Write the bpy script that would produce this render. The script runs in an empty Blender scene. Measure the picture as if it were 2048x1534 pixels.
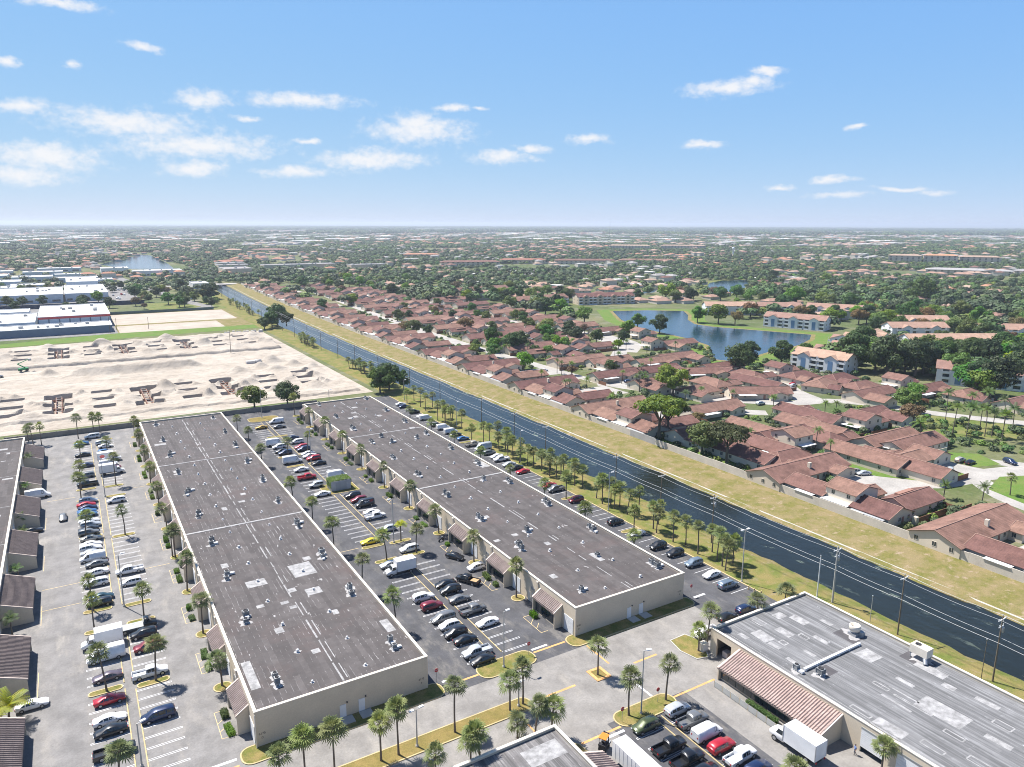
import bpy, math, random
from math import sin, cos, pi, radians as R
from mathutils import Vector, Matrix
random.seed(7)
rnd = random.random
def ru(a, b): return a + (b - a) * random.random()
SC = bpy.context.scene
COL = SC.collection
# ------------------------------------------------------------------ camera
CAM_H = 78.0
cd = bpy.data.cameras.new('camera'); cam = bpy.data.objects.new('camera', cd); COL.objects.link(cam)
cd.sensor_fit = 'HORIZONTAL'; cd.sensor_width = 36.0; cd.lens = 1460.0 / 2048.0 * 36.0
cd.clip_start = 1.0; cd.clip_end = 200000.0
cam.matrix_world = (Matrix.Translation((0, 0, CAM_H)) @ Matrix.Rotation(R(-31.166), 4, 'Z')
                    @ Matrix.Rotation(R(90 - 12.362), 4, 'X') @ Matrix.Rotation(R(0.17), 4, 'Z'))
SC.camera = cam
# ------------------------------------------------------------------ light
SUN_EL = 58.5
SUN_DIR = Vector((-0.43 * cos(R(SUN_EL)), 0.903 * cos(R(SUN_EL)), sin(R(SUN_EL)))).normalized()
sl = bpy.data.lights.new('sun', 'SUN'); sl.energy = 4.4; sl.angle = R(0.5); sl.color = (1.0, 0.955, 0.89)
so = bpy.data.objects.new('sun', sl); COL.objects.link(so); so.location = (0, 0, 300)
so.rotation_euler = (-SUN_DIR).to_track_quat('-Z', 'Y').to_euler()
W = bpy.data.worlds.new('World'); SC.world = W; W.use_nodes = True
SKY_STRENGTH = 0.1
CLOUD_VALUE = 4.6
CLOUDS = [(-1.0,7.0,1.68,0.41),(4.5,6.5,4.64,0.81),(8.9,5.2,5.49,0.85),(-0.4,4.1,3.39,0.92),(9.5,8.2,1.88,0.64),(15.8,8.5,4.14,0.49),(24.1,6.6,4.15,0.87),(20.7,4.6,4.12,0.70),(30.2,4.9,2.63,0.50),(32.8,5.5,1.42,0.25),(15.3,3.7,2.76,0.38),(8.4,3.6,2.29,0.50),(26.7,8.3,1.26,0.31),(36.9,6.1,1.48,0.32),(46.6,9.4,3.10,0.49),(48.1,9.7,1.34,0.45),(55.3,6.4,0.86,0.19),(45.1,5.6,1.58,0.24),(53.9,3.1,1.53,0.27),(50.7,2.6,1.00,0.21),(60.4,2.1,1.14,0.19),(1.7,9.7,0.62,0.23),(5.9,11.2,1.36,0.27),(1.5,13.1,2.37,0.28),(16.1,5.7,0.98,0.21),(12.2,7.1,0.94,0.20),(-1.7,9.5,0.52,0.34),(49.1,10.3,1.16,0.22),(54.7,2.0,2.20,0.20),(-1.9,2.9,3.02,0.67),(58.3,2.4,1.77,0.16),(24.1,7.2,2.03,0.83),(28.7,8.3,0.56,0.17),]
def build_world():
    nt = W.node_tree; N = nt.nodes; L = nt.links; N.clear()
    out = N.new('ShaderNodeOutputWorld'); bg = N.new('ShaderNodeBackground'); L.new(bg.outputs[0], out.inputs[0])
    bg.inputs[1].default_value = SKY_STRENGTH
    sky = N.new('ShaderNodeTexSky'); sky.sky_type = 'NISHITA'; sky.sun_disc = False
    sky.sun_elevation = R(SUN_EL); sky.sun_rotation = math.atan2(SUN_DIR.x, SUN_DIR.y) % (2 * pi)
    sky.altitude = 50; sky.air_density = 0.6; sky.dust_density = 0.0; sky.ozone_density = 3.0
    tc = N.new('ShaderNodeTexCoord'); sp = N.new('ShaderNodeSeparateXYZ'); L.new(tc.outputs['Generated'], sp.inputs[0])
    def mth(op, a, b=None, c=None):
        n = N.new('ShaderNodeMath'); n.operation = op
        for i, v in enumerate((a, b, c)):
            if v is None: continue
            if isinstance(v, (int, float)): n.inputs[i].default_value = v
            else: L.new(v, n.inputs[i])
        return n.outputs[0]
    az = mth('MULTIPLY', mth('ARCTAN2', sp.outputs[0], sp.outputs[1]), 180 / pi)
    el = mth('MULTIPLY', mth('ARCSINE', sp.outputs[2]), 180 / pi)
    cb = N.new('ShaderNodeCombineXYZ'); L.new(az, cb.inputs[0]); L.new(el, cb.inputs[1])
    def noise(scale, detail, rough, vec=None, sx=1.0, sy=1.0):
        m = N.new('ShaderNodeMapping'); m.inputs['Scale'].default_value = (sx, sy, 1); L.new(vec or cb.outputs[0], m.inputs[0])
        n = N.new('ShaderNodeTexNoise'); n.inputs['Scale'].default_value = scale; n.inputs['Detail'].default_value = detail
        n.inputs['Roughness'].default_value = rough; L.new(m.outputs[0], n.inputs[0]); return n
    # billowy edge: the ellipses are bent by noise, then frayed by finer noise
    w1 = noise(0.55, 5, 0.6, sx=0.6)
    vm = N.new('ShaderNodeVectorMath'); vm.operation = 'MULTIPLY_ADD'
    L.new(w1.outputs['Color'], vm.inputs[0]); vm.inputs[1].default_value = (2.4, 1.1, 0)
    vs = N.new('ShaderNodeVectorMath'); vs.operation = 'ADD'; vs.inputs[1].default_value = (-1.2, -0.55, 0); L.new(cb.outputs[0], vs.inputs[0])
    L.new(vs.outputs[0], vm.inputs[2])
    acc = None
    for (a0, e0, ra, re) in CLOUDS:
        ra *= 1.25; re *= 1.4
        v = N.new('ShaderNodeVectorMath'); v.operation = 'MULTIPLY_ADD'; L.new(vm.outputs[0], v.inputs[0])
        v.inputs[1].default_value = (1 / ra, 1 / re, 0); v.inputs[2].default_value = (-a0 / ra, -e0 / re, 0)
        ln = N.new('ShaderNodeVectorMath'); ln.operation = 'LENGTH'; L.new(v.outputs[0], ln.inputs[0])
        s = mth('SUBTRACT', 1.0, ln.outputs['Value'])
        acc = s if acc is None else mth('MAXIMUM', acc, s)
    # outside the picture the same small fair-weather clouds go on
    far = noise(0.09, 6, 0.6, sx=0.55)
    fm = mth('MULTIPLY_ADD', far.outputs['Fac'], 6.0, -3.9)
    d = mth('ABSOLUTE', mth('SUBTRACT', az, 31.0))
    dm = N.new('ShaderNodeMapRange'); dm.inputs[1].default_value = 40; dm.inputs[2].default_value = 50; L.new(d, dm.inputs[0])
    em = N.new('ShaderNodeMapRange'); em.inputs[1].default_value = 22; em.inputs[2].default_value = 28; L.new(el, em.inputs[0])
    side = mth('MAXIMUM', dm.outputs[0], em.outputs[0])
    acc = mth('MAXIMUM', acc, mth('MULTIPLY_ADD', side, 4.0, mth('SUBTRACT', fm, 4.0)))
    w2 = noise(1.6, 6, 0.62, sx=0.7)
    fr = mth('MULTIPLY_ADD', w2.outputs['Fac'], 1.5, -0.80)
    tot = mth('ADD', acc, fr)
    mr = N.new('ShaderNodeMapRange'); mr.interpolation_type = 'SMOOTHSTEP'; mr.inputs[1].default_value = -0.1; mr.inputs[2].default_value = 0.95
    mr.inputs[3].default_value = 0.0; mr.inputs[4].default_value = 0.92; L.new(tot, mr.inputs[0])
    up = N.new('ShaderNodeMapRange'); up.inputs[1].default_value = 0.2; up.inputs[2].default_value = 2.5; L.new(el, up.inputs[0])
    fac = mth('MULTIPLY', mr.outputs[0], up.outputs[0])
    # thin bright humid air: evens the sky out towards a pale blue
    sc = N.new('ShaderNodeSeparateColor'); L.new(sky.outputs[0], sc.inputs[0]); cc = N.new('ShaderNodeCombineColor')
    for i, (p, k) in enumerate(((0.56, 1.05), (0.30, 1.92), (0.0, 4.45))): L.new(mth('MULTIPLY', mth('POWER', sc.outputs[i], p), k), cc.inputs[i])
    mx = N.new('ShaderNodeMix'); mx.data_type = 'RGBA'; L.new(fac, mx.inputs[0])
    hi = N.new('ShaderNodeMapRange'); hi.interpolation_type = 'SMOOTHSTEP'; hi.inputs[1].default_value = 10; hi.inputs[2].default_value = 45; L.new(el, hi.inputs[0])
    m2 = N.new('ShaderNodeMix'); m2.data_type = 'RGBA'; L.new(hi.outputs[0], m2.inputs[0]); L.new(cc.outputs[0], m2.inputs[6]); L.new(sky.outputs[0], m2.inputs[7]); L.new(m2.outputs[2], mx.inputs[6])
    mx.inputs[7].default_value = (CLOUD_VALUE, CLOUD_VALUE * 1.0, CLOUD_VALUE * 1.02, 1)
    L.new(mx.outputs[2], bg.inputs[0])
build_world()
SC.view_settings.view_transform = 'Standard'; SC.view_settings.look = 'None'
SC.view_settings.exposure = 1.05; SC.view_settings.gamma = 1.0; SC.view_settings.use_curve_mapping = False
SC.render.engine = 'CYCLES'
SC.cycles.use_denoising = True; SC.cycles.filter_width = 1.0
SC.cycles.max_bounces = 5; SC.cycles.diffuse_bounces = 2; SC.cycles.glossy_bounces = 3; SC.cycles.volume_bounces = 0
SC.cycles.transparent_max_bounces = 4; SC.cycles.transmission_bounces = 2; SC.cycles.caustics_reflective = False; SC.cycles.caustics_refractive = False

# ------------------------------------------------------------------ materials
MATS = {}
def _nodes(name):
    m = bpy.data.materials.new(name); m.use_nodes = True
    nt = m.node_tree; return m, nt, nt.nodes, nt.links, nt.nodes['Principled BSDF']
class G_:
    """small node builder"""
    def __init__(s, nt): s.N = nt.nodes; s.L = nt.links
    def val(s, n, i, v):
        if v is None: return
        if hasattr(v, 'is_output'): s.L.new(v, n.inputs[i])
        else: n.inputs[i].default_value = v
    def math(s, op, a, b=None, c=None, clamp=False):
        n = s.N.new('ShaderNodeMath'); n.operation = op; n.use_clamp = clamp
        for i, v in enumerate((a, b, c)): s.val(n, i, v)
        return n.outputs[0]
    def coord(s, kind='Object'):
        return s.N.new('ShaderNodeTexCoord').outputs[kind]
    def mapping(s, vec, scale=(1, 1, 1), loc=(0, 0, 0), rot=(0, 0, 0)):
        n = s.N.new('ShaderNodeMapping'); s.L.new(vec, n.inputs[0])
        n.inputs['Location'].default_value = loc; n.inputs['Scale'].default_value = scale; n.inputs['Rotation'].default_value = rot
        return n.outputs[0]
    def noise(s, vec, scale, detail=4, rough=0.55, out='Fac'):
        n = s.N.new('ShaderNodeTexNoise'); s.L.new(vec, n.inputs[0]); n.inputs['Scale'].default_value = scale
        n.inputs['Detail'].default_value = detail; n.inputs['Roughness'].default_value = rough
        return n.outputs[out]
    def white(s, vec, dims='2D'):
        n = s.N.new('ShaderNodeTexWhiteNoise'); n.noise_dimensions = dims; s.L.new(vec, n.inputs[0]); return n.outputs['Value']
    def rng(s, v, a, b, c=0.0, d=1.0, smooth=False):
        n = s.N.new('ShaderNodeMapRange'); n.interpolation_type = 'SMOOTHSTEP' if smooth else 'LINEAR'
        s.val(n, 0, v)
        for i, x in enumerate((a, b, c, d)): n.inputs[i + 1].default_value = x
        return n.outputs[0]
    def mix(s, f, a, b, mode='MIX'):
        n = s.N.new('ShaderNodeMix'); n.data_type = 'RGBA'; n.blend_type = mode
        s.val(n, 0, f)
        for i, v in ((6, a), (7, b)):
            if hasattr(v, 'is_output'): s.L.new(v, n.inputs[i])
            else: n.inputs[i].default_value = (*v, 1) if len(v) == 3 else v
        return n.outputs[2]
    def sep(s, vec):
        n = s.N.new('ShaderNodeSeparateXYZ'); s.L.new(vec, n.inputs[0]); return n.outputs
    def comb(s, x, y, z=0.0):
        n = s.N.new('ShaderNodeCombineXYZ'); s.val(n, 0, x); s.val(n, 1, y); s.val(n, 2, z); return n.outputs[0]
    def bump(s, h, strength=0.3, dist=0.05):
        n = s.N.new('ShaderNodeBump'); n.inputs['Strength'].default_value = strength; n.inputs['Distance'].default_value = dist
        s.L.new(h, n.inputs['Height']); return n.outputs[0]
    def rand(s): return s.N.new('ShaderNodeObjectInfo').outputs['Random']
def hsv(g, col, h=0.5, s_=1.0, v=1.0):
    n = g.N.new('ShaderNodeHueSaturation')
    g.val(n, 0, h); g.val(n, 1, s_); g.val(n, 2, v)
    if hasattr(col, 'is_output'): g.L.new(col, n.inputs['Color'])
    else: n.inputs['Color'].default_value = (*col, 1)
    return n.outputs[0]
def mat(name, col, rough=0.7, metal=0.0, var=0.12, scale=0.6, spec=0.4, objvar=0.0, coat=0.0, bump=0.0, fine=0.0):
    """plain surface with large-scale tone variation, optional fine grain and per-object variation"""
    if name in MATS: return MATS[name]
    m, nt, N, L, b = _nodes(name); g = G_(nt)
    c = (*col, 1)
    v = g.coord('Object')
    n = g.noise(v, scale, 5, 0.6)
    f = g.rng(n, 0.3, 0.7, 1 - var, 1 + var)
    if fine: f = g.math('MULTIPLY', f, g.rng(g.noise(v, scale * 14, 2, 0.5), 0.3, 0.7, 1 - fine, 1 + fine))
    if objvar: f = g.math('MULTIPLY', f, g.rng(g.rand(), 0, 1, 1 - objvar, 1 + objvar))
    L.new(hsv(g, col, v=f), b.inputs['Base Color'])
    b.inputs['Roughness'].default_value = rough; b.inputs['Metallic'].default_value = metal
    b.inputs['Specular IOR Level'].default_value = spec
    if coat: b.inputs['Coat Weight'].default_value = coat; b.inputs['Coat Roughness'].default_value = 0.05
    if bump: L.new(g.bump(g.noise(v, scale * 10, 3), bump, 0.05), b.inputs['Normal'])
    MATS[name] = m; return m
# ------------------------------------------------------------------ lettering as meshes (made while the scene is still empty)
TEXT = {}
for s_ in ('6175', '6187', 'D', 'B', 'STOP'):
    cu = bpy.data.curves.new('lettering', 'FONT'); cu.body = s_; cu.size = 1.0; cu.extrude = 0.005; cu.align_x = 'CENTER'; cu.align_y = 'CENTER'
    to = bpy.data.objects.new('lettering', cu); COL.objects.link(to)
    TEXT[s_] = bpy.data.meshes.new_from_object(to.evaluated_get(bpy.context.evaluated_depsgraph_get())); bpy.data.objects.remove(to)
# ------------------------------------------------------------------ mesh helpers
class MB:
    def __init__(s): s.v = []; s.f = []; s.m = []; s.sm = []
    def add(s, vs, fs, mi=0, smooth=False):
        o = len(s.v); s.v.extend(vs)
        for f in fs: s.f.append(tuple(o + i for i in f)); s.m.append(mi); s.sm.append(smooth)
    def quad(s, a, b, c, d, mi=0): s.add([a, b, c, d], [(0, 1, 2, 3)], mi)
    def box(s, x0, x1, y0, y1, z0, z1, mi=0, bottom=False, top=True):
        vs = [(x0,y0,z0),(x1,y0,z0),(x1,y1,z0),(x0,y1,z0),(x0,y0,z1),(x1,y0,z1),(x1,y1,z1),(x0,y1,z1)]
        fs = [(0,1,5,4),(1,2,6,5),(2,3,7,6),(3,0,4,7)]
        if top: fs.append((4,5,6,7))
        if bottom: fs.append((3,2,1,0))
        s.add(vs, fs, mi)
    def obox(s, c, ax, ay, hx, hy, z0, z1, mi=0):
        """box with horizontal axes ax, ay"""
        P = []
        for z in (z0, z1):
            for (i, j) in ((-1,-1),(1,-1),(1,1),(-1,1)):
                P.append((c[0]+ax[0]*hx*i+ay[0]*hy*j, c[1]+ax[1]*hx*i+ay[1]*hy*j, z))
        s.add(P, [(0,1,5,4),(1,2,6,5),(2,3,7,6),(3,0,4,7),(4,5,6,7),(3,2,1,0)], mi)
    def poly(s, pts, z, mi=0): s.add([(x, y, z) for x, y in pts], [tuple(range(len(pts)))], mi)
    def prism(s, pts, z0, z1, mi=0, top=True, mi_top=None):
        n = len(pts)
        s.add([(x, y, z0) for x, y in pts] + [(x, y, z1) for x, y in pts], [(i, (i+1) % n, n+(i+1) % n, n+i) for i in range(n)], mi)
        if top: s.add([(x, y, z1) for x, y in pts], [tuple(range(n))], mi if mi_top is None else mi_top)
    def tube(s, p0, p1, r0, r1=None, n=8, mi=0, caps=True, smooth=True):
        r1 = r0 if r1 is None else r1
        p0 = Vector(p0); p1 = Vector(p1); d = (p1 - p0)
        if d.length < 1e-6: return
        d.normalize(); u = d.orthogonal().normalized(); w = d.cross(u)
        vs = []
        for p, r in ((p0, r0), (p1, r1)):
            for i in range(n):
                a = 2 * pi * i / n; q = p + (u * cos(a) + w * sin(a)) * r; vs.append((q.x, q.y, q.z))
        s.add(vs, [(i, (i+1) % n, n+(i+1) % n, n+i) for i in range(n)], mi, smooth)
        if caps: s.add(vs[:n], [tuple(reversed(range(n)))], mi); s.add(vs[n:], [tuple(range(n))], mi)
    def path(s, pts, rs, n=6, mi=0):
        for i in range(len(pts) - 1): s.tube(pts[i], pts[i+1], rs[i], rs[i+1], n, mi, caps=(i in (0, len(pts)-2)))
    def lathe(s, prof, c=(0,0,0), n=12, mi=0, smooth=True):
        """prof: list of (r, z)"""
        vs = []
        for r, z in prof:
            for i in range(n):
                a = 2*pi*i/n; vs.append((c[0]+r*cos(a), c[1]+r*sin(a), c[2]+z))
        fs = []
        for k in range(len(prof)-1):
            for i in range(n): fs.append((k*n+i, k*n+(i+1) % n, (k+1)*n+(i+1) % n, (k+1)*n+i))
        s.add(vs, fs, mi, smooth)
        s.add(vs[-n:], [tuple(range(n))], mi)
    def mesh(s, name, mats):
        me = bpy.data.meshes.new(name); me.from_pydata(s.v, [], s.f)
        for m in mats: me.materials.append(m)
        if len(mats) > 1: me.polygons.foreach_set('material_index', s.m)
        if any(s.sm): me.polygons.foreach_set('use_smooth', s.sm)
        me.update(); return me
def link(name, data, parent=None, loc=None, rz=0.0, scale=None, rot=None):
    o = bpy.data.objects.new(name, data); COL.objects.link(o)
    if parent is not None: o.parent = parent
    if loc is not None: o.location = loc
    if rot is not None: o.rotation_euler = rot
    elif rz: o.rotation_euler = (0, 0, rz)
    if scale is not None: o.scale = scale if not isinstance(scale, (int, float)) else (scale,)*3
    return o
def mesh_obj(name, mb, mats, parent=None, **k):
    if not isinstance(mats, (list, tuple)): mats = [mats]
    return link(name, mb.mesh(name, mats), parent, **k)
def tag(o, label, cat, group=None):
    o['label'] = label; o['category'] = cat
    if group: o['group'] = group
    return o
def thing(name, label, cat, loc=(0,0,0), rz=0.0, group=None, scale=None):
    return tag(link(name, None, None, loc, rz, scale), label, cat, group)
def struct(name, mb, mats, kind='structure', parent=None, **k):
    o = mesh_obj(name, mb, mats, parent, **k)
    if parent is None: o['kind'] = kind
    return o
ORD = ['first','second','third','fourth','fifth','sixth','seventh','eighth','ninth','tenth','eleventh','twelfth']
def nth(i):
    """0-based to words"""
    if i < 12: return ORD[i]
    k = i + 1
    return '%d%s' % (k, 'th' if 10 <= k % 100 <= 20 else {1:'st',2:'nd',3:'rd'}.get(k % 10, 'th'))

# ------------------------------------------------------------------ special materials
def m_asphalt(name, base, blotch, bl=0.5, crack=True):
    m, nt, N, L, b = _nodes(name); g = G_(nt); v = g.coord()
    big = g.noise(v, 0.045, 5, 0.62); mid = g.noise(v, 0.25, 5, 0.65); fine = g.noise(v, 3.0, 3, 0.6)
    c = g.mix(g.rng(mid, 0.35, 0.68), tuple(x*0.80 for x in base), tuple(x*1.18 for x in base))
    drift = g.noise(g.mapping(v, (0.35, 0.11, 1)), 1.0, 6, 0.68)
    f = g.math('MULTIPLY', g.rng(drift, 0.47, 0.72, smooth=True), g.rng(big, 0.3, 0.62))
    c = g.mix(g.math('MULTIPLY', f, bl), c, blotch)
    c = g.mix(g.rng(g.noise(v, 0.6, 4, 0.6), 0.60, 0.78, 0, 0.35), c, tuple(x*0.5 for x in base))
    c = hsv(g, c, v=g.rng(fine, 0.3, 0.7, 0.9, 1.1))
    L.new(c, b.inputs['Base Color']); b.inputs['Roughness'].default_value = 0.88; b.inputs['Specular IOR Level'].default_value = 0.25
    MATS[name] = m; return m
def m_roof(name, base, streak, seam=1.0, amt=0.6, dark=0.7, rust=(0.12, 0.09, 0.085), along='Y', dens=0.60, drag=0.0):
    """built-up roof: sheets laid along the building, worn white along the laps"""
    m, nt, N, L, b = _nodes(name); g = G_(nt); v = g.coord()
    x, y, z = g.sep(v)
    if along == 'X': x, y = y, x
    xs = g.math('DIVIDE', x, seam); xi = g.math('FLOOR', xs); xf = g.math('SUBTRACT', xs, xi)
    rowr = g.white(g.comb(xi, 3.0)); ys = g.math('MULTIPLY_ADD', rowr, 37.0, y)
    n1 = g.noise(g.comb(g.math('MULTIPLY', xi, 7.31), g.math('MULTIPLY', ys, 0.42)), 1.0, 3, 0.7)
    edge = g.rng(g.math('ABSOLUTE', g.math('SUBTRACT', xf, 0.5)), 0.39, 0.46, smooth=True)
    dash = g.math('MULTIPLY', edge, g.rng(n1, dens, dens + 0.07))
    wear = g.noise(v, 0.07, 4, 0.6)
    dash = g.math('MULTIPLY', dash, g.rng(wear, 0.38, 0.6, 0.25, 1.0))
    # strips differ a little in tone, some are newer
    tone = g.rng(g.white(g.comb(xi, g.math('FLOOR', g.math('DIVIDE', ys, 11.0)))), 0, 1, 0.82, 1.16)
    c = hsv(g, base, v=tone)
    mott = g.noise(v, 0.35, 6, 0.7)
    c = g.mix(g.rng(mott, 0.35, 0.7, 0.0, dark), c, tuple(k*0.55 for k in base))
    c = g.mix(g.rng(g.noise(v, 0.11, 5, 0.65), 0.52, 0.70, 0, 0.55), c, rust)
    c = g.mix(g.rng(g.noise(v, 0.9, 6, 0.75), 0.60, 0.72, 0, 0.5), c, tuple(k*1.9 for k in base))
    if drag:   # rain-dragged streaks along the sheets
        st = g.noise(g.mapping(v, (2.4, 0.07, 1) if along == 'Y' else (0.07, 2.4, 1)), 1.0, 4, 0.6)
        c = g.mix(g.rng(st, 0.42, 0.62, 0, drag), c, tuple(k*0.42 for k in base)); c = g.mix(g.rng(st, 0.30, 0.42, drag*.5, 0), c, tuple(k*1.5 for k in base))
    c = g.mix(g.math('MULTIPLY', dash, amt), c, streak)
    spot = g.noise(g.mapping(v, (1.0, 0.4, 1)), 0.85, 3, 0.5)
    c = g.mix(g.rng(spot, 0.705, 0.73, 0, amt), c, streak)
    L.new(c, b.inputs['Base Color']); b.inputs['Roughness'].default_value = 0.9; b.inputs['Specular IOR Level'].default_value = 0.2
    MATS[name] = m; return m
def m_grass(name, a, c2, dry, dryamt=0.5, sc=0.12, bare=None, bareamt=0.0):
    m, nt, N, L, b = _nodes(name); g = G_(nt); v = g.coord()
    c = g.mix(g.rng(g.noise(v, 0.9, 5, 0.7), 0.3, 0.7), a, c2)
    c = g.mix(g.math('MULTIPLY', g.rng(g.noise(v, sc, 6, 0.65), 0.38, 0.62, smooth=True), dryamt), c, dry)
    if bare: c = g.mix(g.rng(g.noise(v, sc*2.3, 6, 0.7), 0.56, 0.68, 0, bareamt), c, bare)
    c = hsv(g, c, v=g.rng(g.noise(v, 5.0, 3, 0.7), 0.25, 0.75, 0.72, 1.28))
    L.new(c, b.inputs['Base Color']); b.inputs['Roughness'].default_value = 0.95; b.inputs['Specular IOR Level'].default_value = 0.1
    MATS[name] = m; return m
def m_water(name, col, rip=0.5, rs=0.5, scum=0.0):
    m, nt, N, L, b = _nodes(name); g = G_(nt); v = g.coord()
    c = g.mix(g.rng(g.noise(v, 0.02, 3), 0.3, 0.7), col, tuple(x*0.6 for x in col))
    h = g.math('ADD', g.noise(g.mapping(v, (1.0, 0.6, 1)), rs, 4, 0.6), g.math('MULTIPLY', g.noise(v, rs*4, 2), 0.3))
    L.new(g.bump(h, rip, 0.25), b.inputs['Normal'])
    rough = 0.06
    if scum:   # floating algae mats drifting in streaks
        s = g.rng(g.noise(g.mapping(v, (0.30, 0.11, 1), rot=(0, 0, 0.35)), 1.0, 7, 0.72), 0.585, 0.66, 0, scum, smooth=True)
        s = g.math('MULTIPLY', s, g.rng(g.noise(v, 0.02, 2), 0.35, 0.6))
        c = g.mix(s, c, (0.24, 0.29, 0.22)); r = g.rng(s, 0, 1, rough, 0.6); L.new(r, b.inputs['Roughness'])
    else: b.inputs['Roughness'].default_value = rough
    L.new(c, b.inputs['Base Color']); b.inputs['IOR'].default_value = 1.33; b.inputs['Specular IOR Level'].default_value = 0.5
    MATS[name] = m; return m
def m_tiles(name, col, pitch=0.36, axis='slope', light=1.35, mott=0.4):
    """far roof tile courses: fine stripe plus mottling and per-house tone"""
    m, nt, N, L, b = _nodes(name); g = G_(nt); v = g.coord()
    x, y, z = g.sep(v)
    st = g.math('FRACT', g.math('DIVIDE', z, pitch * 0.42))
    f = g.rng(st, 0, 1, 0.84, 1.12)
    f = g.math('MULTIPLY', f, g.rng(g.noise(v, 0.35, 5, 0.7), 0.3, 0.7, 1 - mott*0.5, 1 + mott*0.5))
    f = g.math('MULTIPLY', f, g.rng(g.noise(v, 4.0, 2, 0.6), 0.3, 0.7, 0.85, 1.15))
    f = g.math('MULTIPLY', f, g.rng(g.rand(), 0, 1, 0.74, 1.28))
    c = g.mix(g.rng(g.noise(v, 0.16, 4, 0.6), 0.5, 0.72, 0, 0.5), col, tuple(k*0.62 for k in col))
    c = hsv(g, c, h=g.rng(g.rand(), 0, 1, 0.488, 0.516), v=f)
    L.new(c, b.inputs['Base Color']); b.inputs['Roughness'].default_value = 0.85; b.inputs['Specular IOR Level'].default_value = 0.2
    MATS[name] = m; return m
def m_leaf(name, a, c2, hv=0.03, vv=0.35, sv=0.2, trans=0.25):
    m, nt, N, L, b = _nodes(name); g = G_(nt); v = g.coord()
    c = g.mix(g.rng(g.noise(v, 0.45, 3, 0.6), 0.35, 0.65), a, c2)
    r = g.rand()
    r2 = g.math('FRACT', g.math('MULTIPLY', r, 17.3))
    c = hsv(g, c, h=g.rng(r, 0, 1, 0.5 - hv, 0.5 + hv), s_=g.rng(r2, 0, 1, 1 - sv, 1 + sv), v=g.rng(r2, 0, 1, 1 - vv, 1 + vv))
    L.new(c, b.inputs['Base Color']); b.inputs['Roughness'].default_value = 0.6; b.inputs['Specular IOR Level'].default_value = 0.25
    if trans:
        t = N.new('ShaderNodeBsdfTranslucent'); L.new(hsv(g, c, h=0.48, s_=1.1, v=1.6), t.inputs[0])
        mx = N.new('ShaderNodeMixShader'); mx.inputs[0].default_value = trans
        L.new(b.outputs[0], mx.inputs[1]); L.new(t.outputs[0], mx.inputs[2])
        L.new(mx.outputs[0], nt.nodes['Material Output'].inputs[0])
    MATS[name] = m; return m
def m_glass(name, col=(0.03, 0.045, 0.055), rough=0.08):
    m, nt, N, L, b = _nodes(name); g = G_(nt)
    L.new(hsv(g, col, v=g.rng(g.noise(g.coord(), 1.3, 2), 0.3, 0.7, 0.6, 1.5)), b.inputs['Base Color'])
    b.inputs['Roughness'].default_value = rough; b.inputs['Specular IOR Level'].default_value = 0.8
    MATS[name] = m; return m
def m_sand(name, a, c2, dk):
    m, nt, N, L, b = _nodes(name); g = G_(nt); v = g.coord()
    c = g.mix(g.rng(g.noise(v, 0.06, 6, 0.65), 0.35, 0.65), a, c2)
    tr = g.noise(g.mapping(v, (0.02, 0.35, 1)), 1.0, 5, 0.65)
    c = g.mix(g.rng(tr, 0.5, 0.68, 0, 0.55), c, dk)
    c = g.mix(g.rng(g.noise(v, 0.5, 6, 0.75), 0.55, 0.75, 0, 0.4), c, dk)
    c = hsv(g, c, v=g.rng(g.noise(v, 2.5, 4, 0.7), 0.3, 0.7, 0.86, 1.12))
    L.new(c, b.inputs['Base Color']); b.inputs['Roughness'].default_value = 0.95; b.inputs['Specular IOR Level'].default_value = 0.1
    L.new(g.bump(g.noise(v, 1.5, 5, 0.7), 0.5, 0.15), b.inputs['Normal'])
    MATS[name] = m; return m

ASPH_L = m_asphalt('asphalt_worn', (0.205, 0.197, 0.192), (0.36, 0.33, 0.29), 0.6)
ASPH_M = m_asphalt('asphalt_dark', (0.083, 0.083, 0.090), (0.29, 0.265, 0.23), 0.55)
ASPH_R = m_asphalt('asphalt_drive', (0.235, 0.222, 0.208), (0.36, 0.33, 0.29), 0.6)
ROAD_H = mat('street_concrete', (0.345, 0.325, 0.30), 0.9, var=0.18, scale=0.15, fine=0.1)
ROOF_A = m_roof('roof_felt_brown', (0.112, 0.101, 0.099), (0.40, 0.385, 0.385), 0.98, 0.85, dens=0.54)
ROOF_B = m_roof('roof_felt_plain', (0.108, 0.097, 0.095), (0.36, 0.345, 0.34), 0.98, 0.7, dens=0.60)
ROOF_E = m_roof('roof_felt_grey', (0.225, 0.225, 0.23), (0.50, 0.50, 0.52), 0.9, 0.7, dark=0.6, rust=(0.15, 0.15, 0.15), dens=0.60, drag=0.75)
ROOF_D = m_roof('roof_felt_mossy', (0.23, 0.22, 0.22), (0.45, 0.44, 0.44), 0.8, 0.6, dark=0.8, rust=(0.08, 0.065, 0.06), dens=0.57, drag=0.95)
WALL = mat('wall_stucco', (0.57, 0.485, 0.37), 0.9, var=0.07, scale=0.3, fine=0.05)
WALL_TRIM = mat('wall_trim', (0.66, 0.60, 0.51), 0.85, var=0.08, scale=0.7)
PATCH = mat('roof_patch_white', (0.30, 0.295, 0.295), 0.85, var=0.4, scale=0.9, fine=0.2)
KERB = mat('kerb_yellowed', (0.46, 0.37, 0.20), 0.85, var=0.2, scale=0.5, fine=0.1)
KERB_G = mat('kerb_concrete', (0.42, 0.40, 0.36), 0.9, var=0.15, scale=0.5)
PAINT_W = mat('paint_white', (0.66, 0.66, 0.67), 0.8, var=0.25, scale=0.9)
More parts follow.
